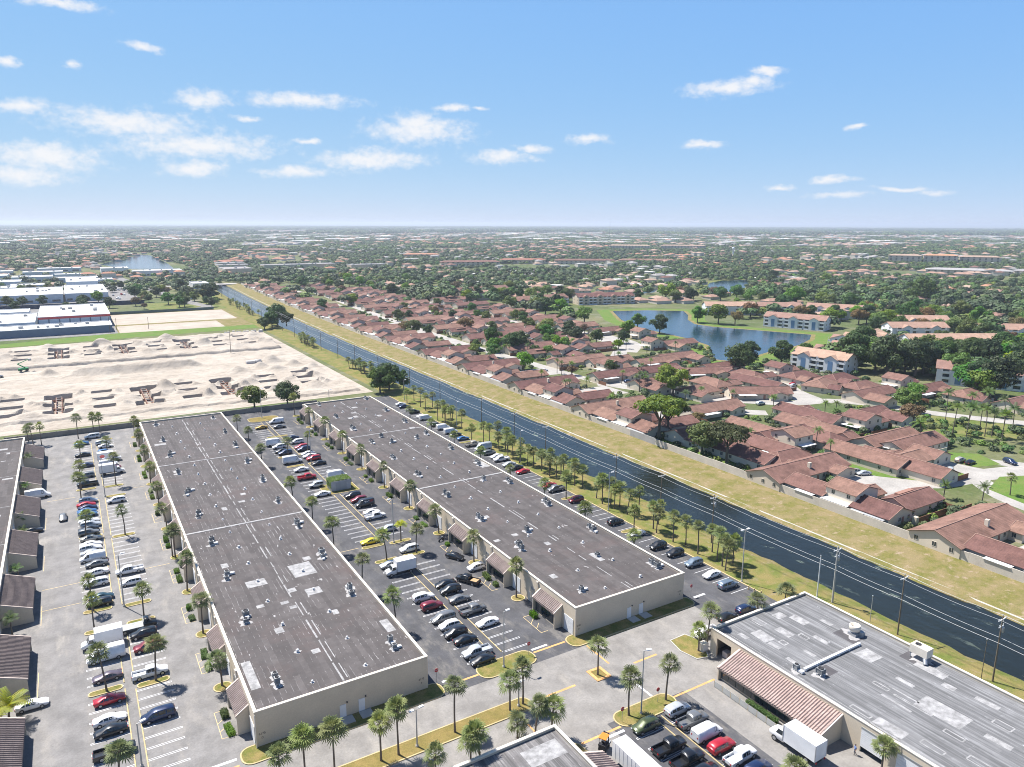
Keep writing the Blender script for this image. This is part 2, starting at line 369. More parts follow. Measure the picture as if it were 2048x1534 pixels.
PAINT_Y = mat('paint_yellow', (0.60, 0.46, 0.24), 0.8, var=0.25, scale=0.9)
PAINT_O = mat('paint_orange', (0.62, 0.33, 0.13), 0.8, var=0.25, scale=0.9)
GRASS_I = m_grass('grass_island', (0.10, 0.125, 0.03), (0.17, 0.16, 0.045), (0.27, 0.20, 0.085), 0.75, 0.35)
GRASS_S = m_grass('grass_median', (0.20, 0.16, 0.055), (0.26, 0.19, 0.075), (0.15, 0.13, 0.04), 0.6, 0.3)
GRASS_P = m_grass('grass_palms', (0.10, 0.135, 0.028), (0.165, 0.17, 0.048), (0.235, 0.185, 0.075), 0.85, 0.2, (0.28, 0.215, 0.15), 0.7)
GRASS_BANK = m_grass('grass_bank', (0.115, 0.125, 0.032), (0.20, 0.17, 0.058), (0.25, 0.192, 0.105), 0.8, 0.2, (0.33, 0.25, 0.18), 0.9)
GRASS_LAWN = m_grass('grass_lawn', (0.085, 0.13, 0.028), (0.13, 0.165, 0.045), (0.21, 0.185, 0.08), 0.75, 0.14)
GRASS_GREEN = m_grass('grass_green', (0.085, 0.16, 0.028), (0.115, 0.19, 0.042), (0.17, 0.18, 0.06), 0.5, 0.16)
WATER = m_water('water_canal', (0.015, 0.019, 0.015), 0.55, 0.5, scum=0.85)
LAKE = m_water('water_lake', (0.012, 0.045, 0.075), 0.5, 0.3)
SAND = m_sand('sand_site', (0.37, 0.32, 0.265), (0.46, 0.41, 0.35), (0.21, 0.175, 0.14))
GLASS = m_glass('window_glass')
GLASS_CAR = m_glass('car_glass', (0.02, 0.028, 0.033), 0.04)
DARK = mat('matte_black', (0.03, 0.03, 0.035), 0.8)  # own black colour of fans, wheels, seats, hair and small fittings
METAL = mat('galvanised', (0.42, 0.43, 0.45), 0.45, 0.6, var=0.15, scale=1.5)
METAL_D = mat('unit_metal', (0.33, 0.34, 0.345), 0.55, 0.3, var=0.2, scale=1.0, objvar=0.2)
METAL_W = mat('white_metal', (0.72, 0.72, 0.72), 0.5, 0.0, var=0.08)
TILE = mat('tile_awning', (0.285, 0.225, 0.205), 0.8, var=0.2, scale=0.7, fine=0.15)
TILE_C = mat('tile_awning_dark', (0.17, 0.135, 0.125), 0.85, var=0.2, scale=0.6, fine=0.2)
FOAM = mat('awning_trim', (0.60, 0.50, 0.44), 0.8, var=0.1)
TRUNK_P = mat('palm_trunk', (0.15, 0.12, 0.095), 0.95, var=0.25, scale=3.0)
TRUNK = mat('tree_bark', (0.13, 0.105, 0.08), 0.95, var=0.25, scale=2.0)
POLE_C = mat('concrete_pole', (0.43, 0.41, 0.375), 0.85, var=0.12, scale=1.0)
POLE_W = mat('wood_pole', (0.16, 0.125, 0.09), 0.9, var=0.2, scale=1.5)
HOUSE_W = mat('house_stucco', (0.60, 0.525, 0.42), 0.9, var=0.06, scale=0.2, objvar=0.10)
HOUSE_TRIM = mat('house_trim', (0.30, 0.16, 0.12), 0.8, var=0.12, scale=0.5)
RIDGE = mat('ridge_cap', (0.31, 0.19, 0.15), 0.85, var=0.2, scale=0.8)
FENCE = mat('fence_wood', (0.20, 0.095, 0.055), 0.9, var=0.25, scale=0.8)
ROOF_H = m_tiles('roof_tiles_brown', (0.185, 0.10, 0.083), mott=0.7)
ROOF_S = m_tiles('roof_tiles_salmon', (0.33, 0.205, 0.16), mott=0.4)
ROOF_O = m_tiles('roof_tiles_orange', (0.37, 0.185, 0.125), mott=0.4)
ROOF_T = m_tiles('roof_tiles_tan', (0.36, 0.255, 0.20), mott=0.3)
ROOF_GREY = m_tiles('roof_shingle_grey', (0.30, 0.285, 0.28), mott=0.3)
LEAF_S = m_leaf('leaf_sabal', (0.135, 0.18, 0.06), (0.225, 0.25, 0.105), 0.015, 0.2, 0.15)
LEAF_F = m_leaf('leaf_feather_palm', (0.075, 0.14, 0.035), (0.14, 0.195, 0.06), 0.02, 0.25)
LEAF_Y = m_leaf('leaf_yellow_palm', (0.34, 0.32, 0.03), (0.22, 0.27, 0.045), 0.01, 0.1)
LEAF_T = m_leaf('leaf_broad', (0.05, 0.10, 0.022), (0.115, 0.175, 0.042), 0.05, 0.5)
LEAF_D = m_leaf('leaf_dark', (0.04, 0.078, 0.024), (0.07, 0.115, 0.035), 0.02, 0.3)
LEAF_B = m_leaf('leaf_bright', (0.11, 0.19, 0.03), (0.16, 0.24, 0.045), 0.03, 0.25)
LEAF_R = m_leaf('leaf_russet', (0.15, 0.105, 0.05), (0.20, 0.15, 0.07), 0.03, 0.3)
HEDGE = m_leaf('leaf_hedge', (0.065, 0.125, 0.02), (0.11, 0.175, 0.035), 0.02, 0.2)

# ------------------------------------------------------------------ ground, canal, banks
def bend(y):
    """the canal and its wall swing slightly east far away"""
    t = min(max((y - 400.0) / 560.0, 0.0), 1.4)
    return 15.0 * t * (t if t < 1 else 1)
SITE = (-75.0, 118.0, 322.0, 556.0)
def canal_zone():
    ys = [-60, 0, 30] + [34 + 3.0 * i for i in range(99)] + [330 + 10 * i for i in range(40)] + [735, 800, 870, 960, 1020]
    cols = [(121.2, 0.0, 0), (128, -0.05, 0), (134.0, -0.3, 0), (136.6, -0.75, 0), (138.4, -1.9, 0), (140.0, -2.6, 1), (155, -2.6, 1), (156.8, -1.9, 0), (158.6, -0.95, 0), (163.0, -0.35, 0), (170, 0.0, 0), (176.5, 0.05, 0)]
    mb = MB(); n = len(cols)
    for y in ys:
        for i, (x, z, k) in enumerate(cols):
            j = (0.5 * sin(y * 0.113 + i) + ru(-.45, .45)) * (1 if 2 <= i <= 8 else 0)
            mb.v.append((x + bend(y) * (0 if i == 0 else 1) + j, y, z + (0.06 * sin(y * 0.31 + i * 2) if 0 < i < 11 else 0)))
    for r in range(len(ys) - 1):
        for i in range(n - 1):
            a = r * n + i; mb.f.append((a, a + 1, a + n + 1, a + n)); mb.m.append(0 if i < 3 else 1); mb.sm.append(True)
    struct('canal_bank', mb, [GRASS_P, GRASS_BANK])
    w = MB()
    for r in range(len(ys) - 1):
        a, b_ = ys[r], ys[r+1]
        w.quad((136.6 + bend(a), a, -1.25), (158.9 + bend(a), a, -1.25), (158.9 + bend(b_), b_, -1.25), (136.6 + bend(b_), b_, -1.25))
    struct('canal_water', w, WATER)
canal_zone()
def ground():
    m, nt, N, L, b = _nodes('suburb_ground'); g = G_(nt); v = g.coord()
    c = g.mix(g.rng(g.noise(v, 0.02, 6, 0.7), 0.38, 0.62), (0.08, 0.11, 0.036), (0.175, 0.165, 0.09))
    c = g.mix(g.rng(g.noise(v, 0.06, 5, 0.7), 0.52, 0.66, 0, 0.7), c, (0.24, 0.22, 0.18))
    c = g.mix(g.rng(g.noise(v, 0.004, 4, 0.6), 0.45, 0.62, 0, 0.6), c, (0.07, 0.105, 0.04))
    c = hsv(g, c, v=g.rng(g.noise(v, 0.6, 4, 0.7), 0.3, 0.7, 0.8, 1.2))
    L.new(c, b.inputs['Base Color']); b.inputs['Roughness'].default_value = 0.95; b.inputs['Specular IOR Level'].default_value = 0.1
    FAR = 70000.0; x0, x1, y0, y1 = SITE
    mb = MB()
    mb.quad((-FAR, -FAR, 0), (121.2, -FAR, 0), (121.2, y0, 0), (-FAR, y0, 0))
    mb.quad((-FAR, y0, 0), (x0, y0, 0), (x0, y1, 0), (-FAR, y1, 0))
    mb.quad((x1, y0, 0), (121.2, y0, 0), (121.2, y1, 0), (x1, y1, 0))
    mb.quad((-FAR, y1, 0), (121.2, y1, 0), (121.2, 1020, 0), (-FAR, 1020, 0))
    mb.quad((-FAR, 1020, 0), (FAR, 1020, 0), (FAR, FAR, 0), (-FAR, FAR, 0))
    ys = [-60, 400, 450, 500, 550, 600, 700, 800, 900, 1020]
    for a, b_ in zip(ys[:-1], ys[1:]):
        mb.quad((176.5 + bend(a), a, 0.05), (FAR, a, 0.0), (FAR, b_, 0.0), (176.5 + bend(b_), b_, 0.05))
    mb.quad((121.2, -FAR, 0), (FAR, -FAR, 0), (FAR, -60, 0), (121.2, -60, 0))
    struct('ground', mb, m)
ground()
# algae and pale concrete lip along the far bank, mown verge on the wall side
def lip():
    mb = MB(); ys = list(range(20, 1000, 20))
    for a, b_ in zip(ys[:-1], ys[1:]):
        xa, xb = 159.6 + bend(a), 159.6 + bend(b_)
        mb.add([(xa, a, -0.82), (xa + 0.35, a, -0.70), (xb + 0.35, b_, -0.70), (xb, b_, -0.82)], [(0, 1, 2, 3)])
        mb.add([(xa, a, -1.3), (xa, a, -0.82), (xb, b_, -0.82), (xb, b_, -1.3)], [(0, 1, 2, 3)])
    struct('canal_kerb', mb, KERB_G)
lip()
# ------------------------------------------------------------------ parking lots, kerbs, islands, markings
def rect(mb, x0, x1, y0, y1, z, mi=0): mb.quad((x0, y0, z), (x1, y0, z), (x1, y1, z), (x0, y1, z), mi)
ZA, ZP = 0.006, 0.012
mb = MB(); rect(mb, -60, 16.9, 99.2, 311.2, ZA); LOT_L = struct('parking_lot', mb, ASPH_L)
mb = MB(); rect(mb, 45.4, 76.4, 99.2, 311.2, ZA); rect(mb, 16.9, 45.4, 292, 311.2, ZA); rect(mb, 76.4, 104.7, 289, 311.2, ZA); LOT_M = struct('parking_lot', mb, ASPH_M)
mb = MB(); rect(mb, 104.7, 121.2, 84, 311.2, ZA); LOT_C = struct('parking_lot', mb, ASPH_M)
mb = MB(); rect(mb, -60, 104.7, 79.5, 99.2, ZA); rect(mb, -60, 66, 20, 79.5, ZA); rect(mb, 82.5, 104.7, 20, 79.5, ZA); DRIVE = struct('drive_road', mb, ASPH_R)
mb = MB(); rect(mb, 66, 82.5, 20, 79.5, ZA); LOT_E = struct('parking_lot', mb, ASPH_M)
# hairpin stall stripes: two thin lines joined at the open end
def hairpin(len_=5.4, gap=0.34, w=0.09):
    mb = MB(); rect(mb, 0, len_, gap/2 - w/2, gap/2 + w/2, 0); rect(mb, 0, len_, -gap/2 - w/2, -gap/2 + w/2, 0); rect(mb, len_ - w, len_, -gap/2 + w/2, gap/2 - w/2, 0)
    return mb.mesh('stall_marking', [PAINT_W])
HP = hairpin()
mb = MB(); rect(mb, 0, 5.3, -0.06, 0.06, 0); HP1 = mb.mesh('stall_marking', [PAINT_W])
def stalls(parent, xs, dirn, ya, yb, skip=(), me=HP):
    y = ya
    while y < yb:
        if not any(a <= y <= b for a, b in skip):
            link('stall_marking', me, parent, (xs, y, ZP), rz=0 if dirn > 0 else pi)
        y += 2.74
stalls(LOT_L, 0.7, -1, 102.6, 296, ((149.5, 163.5), (230, 245)))
stalls(LOT_L, 2.5, 1, 102.6, 296, ((149.5, 162), (230, 245)))
stalls(LOT_M, 59.8, -1, 105.3, 292, ((149, 163), (231, 244)))
stalls(LOT_M, 61.8, 1, 105.3, 292, ((149, 163), (200, 212), (231, 244)))
stalls(LOT_C, 120.7, -1, 99, 292, ((160.5, 165), (225, 229)), HP1)
stalls(LOT_E, 73.2, -1, 47, 76, (), HP); stalls(LOT_E, 75.0, 1, 47, 76, (), HP)
# kerbed walks between the head-to-head rows
def kerb_line(parent, x, segs):
    for a, b in segs:
        mb = MB(); mb.box(-0.09, 0.09, a, b, 0.0, 0.11); mesh_obj('kerb', mb, KERB, parent, loc=(x, 0, 0))
kerb_line(LOT_L, 0.8, ((103, 129), (131, 150.5), (162, 202), (204, 231), (243.5, 295))); kerb_line(LOT_L, 2.4, ((103, 128), (129.5, 150.5), (161, 199), (201, 231), (242.5, 295)))
kerb_line(LOT_M, 59.9, ((105.5, 150.8), (162, 200), (209, 231), (244, 293))); kerb_line(LOT_M, 61.7, ((105.5, 150.8), (162, 200), (209, 231), (244, 293)))
kerb_line(LOT_E, 73.4, ((46, 76.5),)); kerb_line(LOT_E, 74.8, ((46, 76.5),))
mb = MB(); mb.box(121.0, 121.3, 96, 311, 0, 0.12); mesh_obj('kerb', mb, KERB, LOT_C)
# islands: kerb ring with turf
def rounded(x0, x1, y0, y1, r, n=5):
    P = []
    for cx, cy, a0 in ((x1 - r, y1 - r, 0), (x0 + r, y1 - r, 90), (x0 + r, y0 + r, 180), (x1 - r, y0 + r, 270)):
        for i in range(n + 1):
            a = R(a0 + 90 * i / n); P.append((cx + r * cos(a), cy + r * sin(a)))
    return P
def inset(P, d):
    cx = sum(p[0] for p in P) / len(P); cy = sum(p[1] for p in P) / len(P); Q = []
    n = len(P)
    for i in range(n):
        a, b, c = Vector(P[i-1]), Vector(P[i]), Vector(P[(i+1) % n])
        e1 = (b - a); e2 = (c - b)
        if e1.length < 1e-5: e1 = e2
        if e2.length < 1e-5: e2 = e1
        n1 = Vector((-e1.y, e1.x)).normalized(); n2 = Vector((-e2.y, e2.x)).normalized()
        m = (n1 + n2); m = m.normalized() if m.length > 1e-4 else n1
        k = d / max(0.4, m.dot(n1)); Q.append((b.x + m.x * k, b.y + m.y * k))
    return Q
def island(P, grass, kerb=KERB, kw=0.22, h=0.13, gh=0.10):
    """P counter-clockwise"""
    Q = inset(P, kw); n = len(P); mb = MB()
    mb.add([(x, y, 0.0) for x, y in P] + [(x, y, h) for x, y in P] + [(x, y, h) for x, y in Q] + [(x, y, gh - 0.05) for x, y in Q],
           [(i, (i+1) % n, n + (i+1) % n, n + i) for i in range(n)] + [(n+i, n+(i+1) % n, 2*n+(i+1) % n, 2*n+i) for i in range(n)]
           + [(2*n+i, 2*n+(i+1) % n, 3*n+(i+1) % n, 3*n+i) for i in range(n)])
    o = struct('grass_island', mb, kerb)
    t = MB(); t.poly(Q, gh); mesh_obj('turf', t, grass, o)
    return o
for (x0, x1, y) in ((-4.7, 0.6, 130), (-4.7, 0.6, 152), (-4.7, 0.6, 161), (-4.7, 0.6, 203), (-4.7, 0.6, 232.3), (-4.7, 0.6, 242.3), (-4.7, 0.6, 298), (2.6, 7.8, 128.6), (2.6, 7.8, 152), (2.6, 7.8, 160), (2.6, 7.8, 199.8), (2.6, 7.8, 232.2), (2.6, 7.8, 241.5), (2.6, 7.8, 298),
                    (54.5, 60.2, 152), (54.5, 60.2, 161), (54.5, 60.2, 232), (54.5, 60.2, 243.2), (61.5, 67.2, 151.9), (61.5, 67.2, 160.3), (61.5, 67.2, 232), (61.5, 67.2, 243.5), (56.8, 64.5, 269.5), (115.4, 120.9, 162.8), (115.4, 120.9, 135.9), (115.4, 120.9, 227.4)):
    island(rounded(x0, x1, y - 0.8, y + 0.8, 0.75), GRASS_I)
island(rounded(54.6, 66.4, 99.3, 103.9, 2.0), GRASS_I); island(rounded(56, 68, 294, 301.5, 2.5), GRASS_S)
island([(58, 200.6), (68.2, 200.6), (68.2, 209.5), (58, 209.5)], GRASS_I, h=0.09, gh=0.08)
island(rounded(14.3, 47.6, 99.2, 103.4, 1.7), GRASS_I); island(rounded(73.9, 106.0, 99.4, 103.4, 1.7), GRASS_I)
island(rounded(-45, 58.6, 88.7, 92.3, 1.6), GRASS_S); island(rounded(67.4, 79.8, 77.0, 81.0, 1.9), GRASS_I)
island([(71.5, 89.0), (74.6, 89.0), (74.6, 92.4), (71.5, 92.4)], GRASS_S, kerb=PAINT_O, kw=0.55)
island([(91.2, 85.0), (93.6, 84.3), (96.6, 88.6), (95.3, 92.4), (91.2, 92.2), (90.4, 88.5)], GRASS_I, kerb=KERB_G)
island(rounded(57.4, 59.6, 74.5, 78.6, 1.0), GRASS_I); island(rounded(107, 119.5, 85.9, 88.5, 1.1), GRASS_I)
BAYS = [106.9 + 19.42 * k for k in range(10)]
for k in range(10):
    island(rounded(13.7, 16.8, BAYS[k] + 12.7, BAYS[k] + 15.4, 1.25), GRASS_I); island(rounded(73.3, 76.3, BAYS[k] + 12.7, BAYS[k] + 15.4, 1.25), GRASS_I)
# orange and white stop bars, lane lines, access hatching
def bar(x0, x1, y0, y1, m): 
    mb = MB(); rect(mb, x0, x1, y0, y1, ZP + 0.003); mesh_obj('painted_line', mb, m, DRIVE)
bar(51.3, 54.6, 101.3, 101.75, PAINT_O); bar(66.7, 73.8, 102.0, 102.45, PAINT_O); bar(59.0, 67.6, 90.05, 90.5, PAINT_O); bar(76.4, 76.75, 92.3, 99.0, PAINT_O)
bar(80.6, 86.0, 89.85, 90.3, PAINT_O); bar(59.8, 67.5, 77.7, 78.15, PAINT_O); bar(79.9, 89.5, 78.9, 79.3, PAINT_O); bar(-12, 13.9, 99.9, 100.25, PAINT_O); bar(55.0, 55.3, 80, 86, PAINT_O)
bar(48.2, 51.3, 102.6, 103.15, PAINT_W); bar(66.8, 70.3, 102.9, 103.4, PAINT_W); bar(76.7, 77.1, 81.2, 85.4, PAINT_W); bar(64, 67.4, 76.7, 77.2, PAINT_W); bar(107.2, 110.4, 101.6, 102.2, PAINT_W); bar(10, 13.8, 101.4, 101.9, PAINT_W)
for y in (176.5, 236.5): 
    for xa, xb in ((8.2, 13.2), (-12, -5)): bar(xa, xb, y, y + 0.14, PAINT_Y)
bar(-12, -5, 166.2, 166.34, PAINT_Y); bar(45.5, 54, 161.8, 161.95, PAINT_Y); [bar(-12.0, -11.9, y, y + 9, PAINT_Y) for y in (106, 133, 160, 187, 214)]
def hatch(x0, x1, y0, y1, m=PAINT_Y):
    mb = MB(); w = 0.1; z = ZP + 0.001
    rect(mb, x0, x0 + w, y0, y1, z); rect(mb, x0 + w, x1, y0, y0 + w, z); rect(mb, x0 + w, x1, y1 - w, y1, z)
    for t in (0.25, 0.55): 
        ya = y0 + (y1 - y0) * t; mb.quad((x0 + w, ya, z), (x1, ya + 1.5, z), (x1, ya + 1.65, z), (x0 + w, ya + 0.15, z))
    mesh_obj('access_hatching', mb, m, DRIVE)
for k in range(10):
    hatch(12.7, 14.6, BAYS[k] + 0.4, BAYS[k] + 7.6); hatch(71.6, 73.2, BAYS[k] + 0.2, BAYS[k] + 7.0)

# ------------------------------------------------------------------ warehouses
def box_mesh(name, m, bevel=0):
    mb = MB(); mb.box(-0.5, 0.5, -0.5, 0.5, 0, 1, bottom=True); return mb.mesh(name, [m])
UNIT = {}
def ubox(name, m, parent, c, s, rz=0.0):
    """shared unit box scaled: c is base centre, s size"""
    key = (name, m.name)
    if key not in UNIT: UNIT[key] = box_mesh(name, m)
    return link(name, UNIT[key], parent, c, rz, s)
def roll_door(parent, c, w, h, axis, m=METAL_W):
    """sectional door of horizontal slats, facing -X (axis 'x') or -Y"""
    n = 9; mb = MB()
    for i in range(n):
        z0 = h * i / n + 0.015; z1 = h * (i + 1) / n - 0.015
        if axis == 'x': mb.box(-0.07, 0, -w/2, w/2, z0, z1, bottom=True)
        else: mb.box(-w/2, w/2, -0.07, 0, z0, z1, bottom=True)
    return mesh_obj('roller_door', mb, m, parent, loc=c)
def shell(name, label, x0, x1, y0, y1, h, roofm, cat='warehouse', par=0.4, t=0.35, openings=()):
    o = thing(name, label, cat, ((x0+x1)/2, (y0+y1)/2, 0)); ox, oy = (x0+x1)/2, (y0+y1)/2
    def P(nm, mb, m): return mesh_obj(nm, mb, m, o, loc=(-ox, -oy, 0))
    mb = MB(); zr = h - par
    O = [(x0,y0),(x1,y0),(x1,y1),(x0,y1)]; I = [(x0+t,y0+t),(x1-t,y0+t),(x1-t,y1-t),(x0+t,y1-t)]
    for i in range(4):
        a, b = O[i], O[(i+1) % 4]; c, d = I[i], I[(i+1) % 4]
        if i == 3 and openings:
            y = y0
            for ya, yb, zt in openings:
                mb.quad((x0,ya,0),(x0,y,0),(x0,y,h),(x0,ya,h)); mb.quad((x0,yb,zt),(x0,ya,zt),(x0,ya,h),(x0,yb,h)); y = yb
                for ye in (ya, yb): mb.quad((x0,ye,0),(x0+t,ye,0),(x0+t,ye,zt),(x0,ye,zt))
            mb.quad((x0,y1,0),(x0,y,0),(x0,y,h),(x0,y1,h))
        else: mb.quad((*a,0),(*b,0),(*b,h),(*a,h))
        mb.quad((*d,zr-0.05),(*c,zr-0.05),(*c,h),(*d,h))
    P('wall', mb, WALL)
    mb = MB(); e = 0.07
    for (a0, a1, b0, b1) in ((x0-e, x1+e, y0-e, y0+t+e), (x0-e, x1+e, y1-t-e, y1+e), (x0-e, x0+t+e, y0+t+e, y1-t-e), (x1-t-e, x1+e, y0+t+e, y1-t-e)):
        mb.box(a0, a1, b0, b1, h - 0.02, h + 0.1, bottom=True)
    P('parapet_cap', mb, WALL_TRIM)
    mb = MB(); rect(mb, x0+t, x1-t, y0+t, y1-t, zr); P('roof', mb, roofm)
    return o, P, zr
def tile_slope(mb, x_top, z_top, x_bot, z_bot, y0, y1, pitch=0.47):
    """ribbed pan tiles running down the slope, in courses that step"""
    n = max(2, int((y1 - y0) / pitch)); p = (y1 - y0) / n
    courses = 5
    for c in range(courses):
        t0, t1 = c / courses, (c + 1) / courses
        xa = x_top + (x_bot - x_top) * t0; za = z_top + (z_bot - z_top) * t0
        xb = x_top + (x_bot - x_top) * t1; zb = z_top + (z_bot - z_top) * t1 + 0.035
        for i in range(n):
            ya = y0 + i * p
            mb.add([(xa, ya, za), (xa, ya + p*0.25, za + 0.17), (xa, ya + p*0.55, za + 0.17), (xa, ya + p*0.72, za),  (xa, ya + p, za),
                    (xb, ya, zb), (xb, ya + p*0.25, zb + 0.17), (xb, ya + p*0.55, zb + 0.17), (xb, ya + p*0.72, zb), (xb, ya + p, zb)],
                   [(0,1,6,5),(1,2,7,6),(2,3,8,7),(3,4,9,8)])
def bay(o, P, xw, y0, L, proj, zt, ze, side=-1, tile=TILE, glass_n=6, wall=WALL):
    """tiled lean-to entrance bay; xw wall plane, side -1 projects to -X"""
    xe = xw + side * proj; y1 = y0 + L
    r = MB(); r.quad((xw, y0, zt-0.12), (xw, y1, zt-0.12), (xe, y1, ze-0.12), (xe, y0, ze-0.12))
    r.box(min(xe, xe - side*0.06), max(xe, xe - side*0.06), y0, y1, ze-0.3, ze - 0.06, bottom=True)
    body = P('entrance_bay', r, TILE_C)
    tm = MB(); tile_slope(tm, xw, zt, xe, ze, y0 + 0.1, y1 - 0.1); t = mesh_obj('roof_tiles', tm, tile, body); t['kind'] = 'stuff'
    xs = xe - side * 0.15
    for ye in (y0, y1 - 0.22):
        w = MB(); pts = [(xw, 0), (xs, 0), (xs, ze - 0.1), (xw, zt - 0.1)]
        w.add([(x, ye, z) for x, z in pts] + [(x, ye + 0.22, z) for x, z in pts], [(3,2,1,0),(4,5,6,7),(0,1,5,4),(1,2,6,5),(2,3,7,6)])
        mesh_obj('side_wall', w, wall, body)
        k = MB(); za, zb = zt + 0.1, ze + 0.1
        k.add([(xw, ye-0.05, zt-0.1),(xe, ye-0.05, ze-0.1),(xe, ye-0.05, zb),(xw, ye-0.05, za),(xw, ye+0.27, zt-0.1),(xe, ye+0.27, ze-0.1),(xe, ye+0.27, zb),(xw, ye+0.27, za)],
              [(0,1,2,3),(7,6,5,4),(3,2,6,7),(1,5,6,2)])
        mesh_obj('rake_trim', k, FOAM, body)
    xg = xe - side * 0.75; p = (L - 0.5) / glass_n
    for i in range(glass_n):
        yc = y0 + 0.25 + p * (i + 0.5)
        if i == glass_n // 2: ubox('door', GLASS, body, (xg, yc, 0), (0.1, p - 0.1, 2.3))
        else: ubox('window', GLASS, body, (xg, yc, 0.35), (0.08, p - 0.12, 2.1))
    f = MB(); f.box(min(xg - 0.1*side, xg+0.12*side), max(xg - 0.1*side, xg+0.12*side), y0 + 0.22, y1 - 0.22, 2.5, min(ze, 3.0)); f.box(min(xg, xg - side*0.1), max(xg, xg - side*0.1), y0+.22, y1-.22, 0, 0.33)
    mesh_obj('fascia', f, wall, body)
    return body
def text(parent, s, loc, rot, size, m):
    me = TEXT[s].copy(); me.materials.append(m); return link('lettering', me, parent, loc, rot=rot, scale=(size, size, 1))
INK = mat('sign_ink', (0.06, 0.05, 0.05), 0.8, var=0.05)
H_AB = 6.05
def row_warehouse(name, label, x0, x1, y1, roofm, nums):
    o, P, zr = shell(name, label, x0, x1, 102.6, y1, H_AB, roofm); ox, oy = (x0+x1)/2, (102.6+y1)/2
    for k in range(10):
        b0 = BAYS[k]; bay(o, P, x0 + 0.02, b0, 7.9, 2.05, 4.72, 3.35)
        roll_door(o, (x0 - 0.02 - ox, b0 - 2.2 - oy, 0.05), 3.0, 3.3, 'x')
        ubox('door', METAL_W, o, (x0 - ox, b0 + 10.3 - oy, 0), (0.1, 1.0, 2.2)); ubox('door', WALL_TRIM, o, (x0 - ox, b0 + 12.0 - oy, 0), (0.1, 1.0, 2.2))
        ubox('louvre', METAL_D, o, (x0 - ox, b0 + 10.6 - oy, 3.0), (0.12, 1.3, 0.6))
        for dy in (8.6, 9.0): 
            mb = MB(); mb.tube((x0 - 0.12, b0 + dy, 0.1), (x0 - 0.12, b0 + dy, H_AB - 0.25), 0.07, n=6); mb.box(x0 - 0.3, x0 + 0.02, b0 + dy - 0.15, b0 + dy + 0.15, H_AB - 0.5, H_AB - 0.2, bottom=True); P('downpipe', mb, WALL_TRIM)
    # front wall: doors, slabs, corner pipe, numbers
    for i, fx in enumerate((0.475, 0.585)):
        x = x0 + (x1 - x0) * fx; ubox('door', METAL_W, o, (x - ox, 102.58 - oy, 0.1), (1.05, 0.1, 2.25))
        ubox('door_slab', KERB_G, o, (x + 0.4 - ox, 101.5 - oy, 0.1), (2.0, 1.9, 0.1)); ubox('wall_lamp', DARK, o, (x + 0.7 - ox, 102.5 - oy, 2.5), (0.15, 0.2, 0.25))
    mb = MB(); mb.tube((x0 + 0.0, 102.42, 0.1), (x0 + 0.0, 102.42, H_AB - 0.3), 0.08, n=6); P('downpipe', mb, WALL_TRIM)
    for s, dx in nums:
        text(o, s[0], (x0 + dx - ox, 102.585 - oy, 2.15), (pi/2, 0, 0), 0.52, INK); text(o, s[1], (x0 + dx - ox, 102.585 - oy, 1.45), (pi/2, 0, 0), 0.45, INK)
    # broad lap lines across and along the roof
    xm = (x0 + x1) / 2
    for (xa, xb, ya, yb, m) in ((x0+.4, x1-.4, 177.7, 178.4, PATCH), (x0+.4, x1-.4, 235.4, 235.95, PATCH)):
        mb = MB(); mb.box(xa, xb, ya, yb, zr - 0.02, zr + 0.07); P('expansion_joint', mb, m)
    return o, P, zr
WA, PA, ZRA = row_warehouse('warehouse', 'long flat-roofed beige warehouse between the left and middle car parks', 16.9, 45.4, 293.0, ROOF_A, ((('6175', 'D'), 0.95), (('6175', 'B'), 27.3)))
WB, PB, ZRB = row_warehouse('warehouse', 'long flat-roofed beige warehouse with tiled entrance bays beside the palm-lined canal', 76.4, 104.7, 290.0, ROOF_B, ((('6187', 'D'), 0.95), (('6187', 'B'), 27.2)))
def patch(P, zr, x, y, w, d, rz=0.0, m=PATCH, dz=0.006):
    mb = MB(); c, s = cos(rz), sin(rz); pts = [(-w/2,-d/2),(w/2,-d/2),(w/2,d/2),(-w/2,d/2)]
    mb.add([(x + a*c - b*s, y + a*s + b*c, zr + dz) for a, b in pts], [(0,1,2,3)]); P('roof_patch', mb, m)
# seam dashes along the middle and bright repair patches
for P, zr, xm in ((PA, ZRA, 31.1), (PB, ZRB, 91.1)):
    y = 104.0
    while y < 290:
        l = ru(2.5, 7.5)
        patch(P, zr, xm + ru(-.12, .12), y + l/2, ru(.18, .34), l)
        if rnd() < 0.5: patch(P, zr, xm + 0.95, y + l/2, ru(.12, .25), l*0.8)
        y += l + ru(0.2, 2.5 if xm < 50 else 5)
for x, y, w, d in ((36.2, 146.3, 4.7, 6.2), (26.4, 145.0, 3.9, 3.0), (35.6, 135.8, 3.0, 2.8), (18.6, 113.2, 1.5, 8.5), (31.9, 138.3, 1.6, 1.7), (25.0, 135, 1.4, 1.2), (29.4, 134, 1.5, 1.1), (30.4, 131.5, 1.3, 1.1), (26, 124.5, 1.5, 2.0), (36.8, 125.6, 1.1, 1.8), (29.8, 114.6, 1.4, 1.4), (43.5, 116, 1.6, 4.5),
                   (22.3, 156.5, 1.4, 2.2), (28.3, 190.5, 1.2, 2.2), (33.2, 193.5, 1.6, 1.2), (20.5, 260.5, 3.5, 2.0), (38.5, 151, 1.6, 1.8), (34.6, 199, 1.3, 1.6)):
    patch(PA, ZRA, x, y, w, d, ru(-.04, .04))
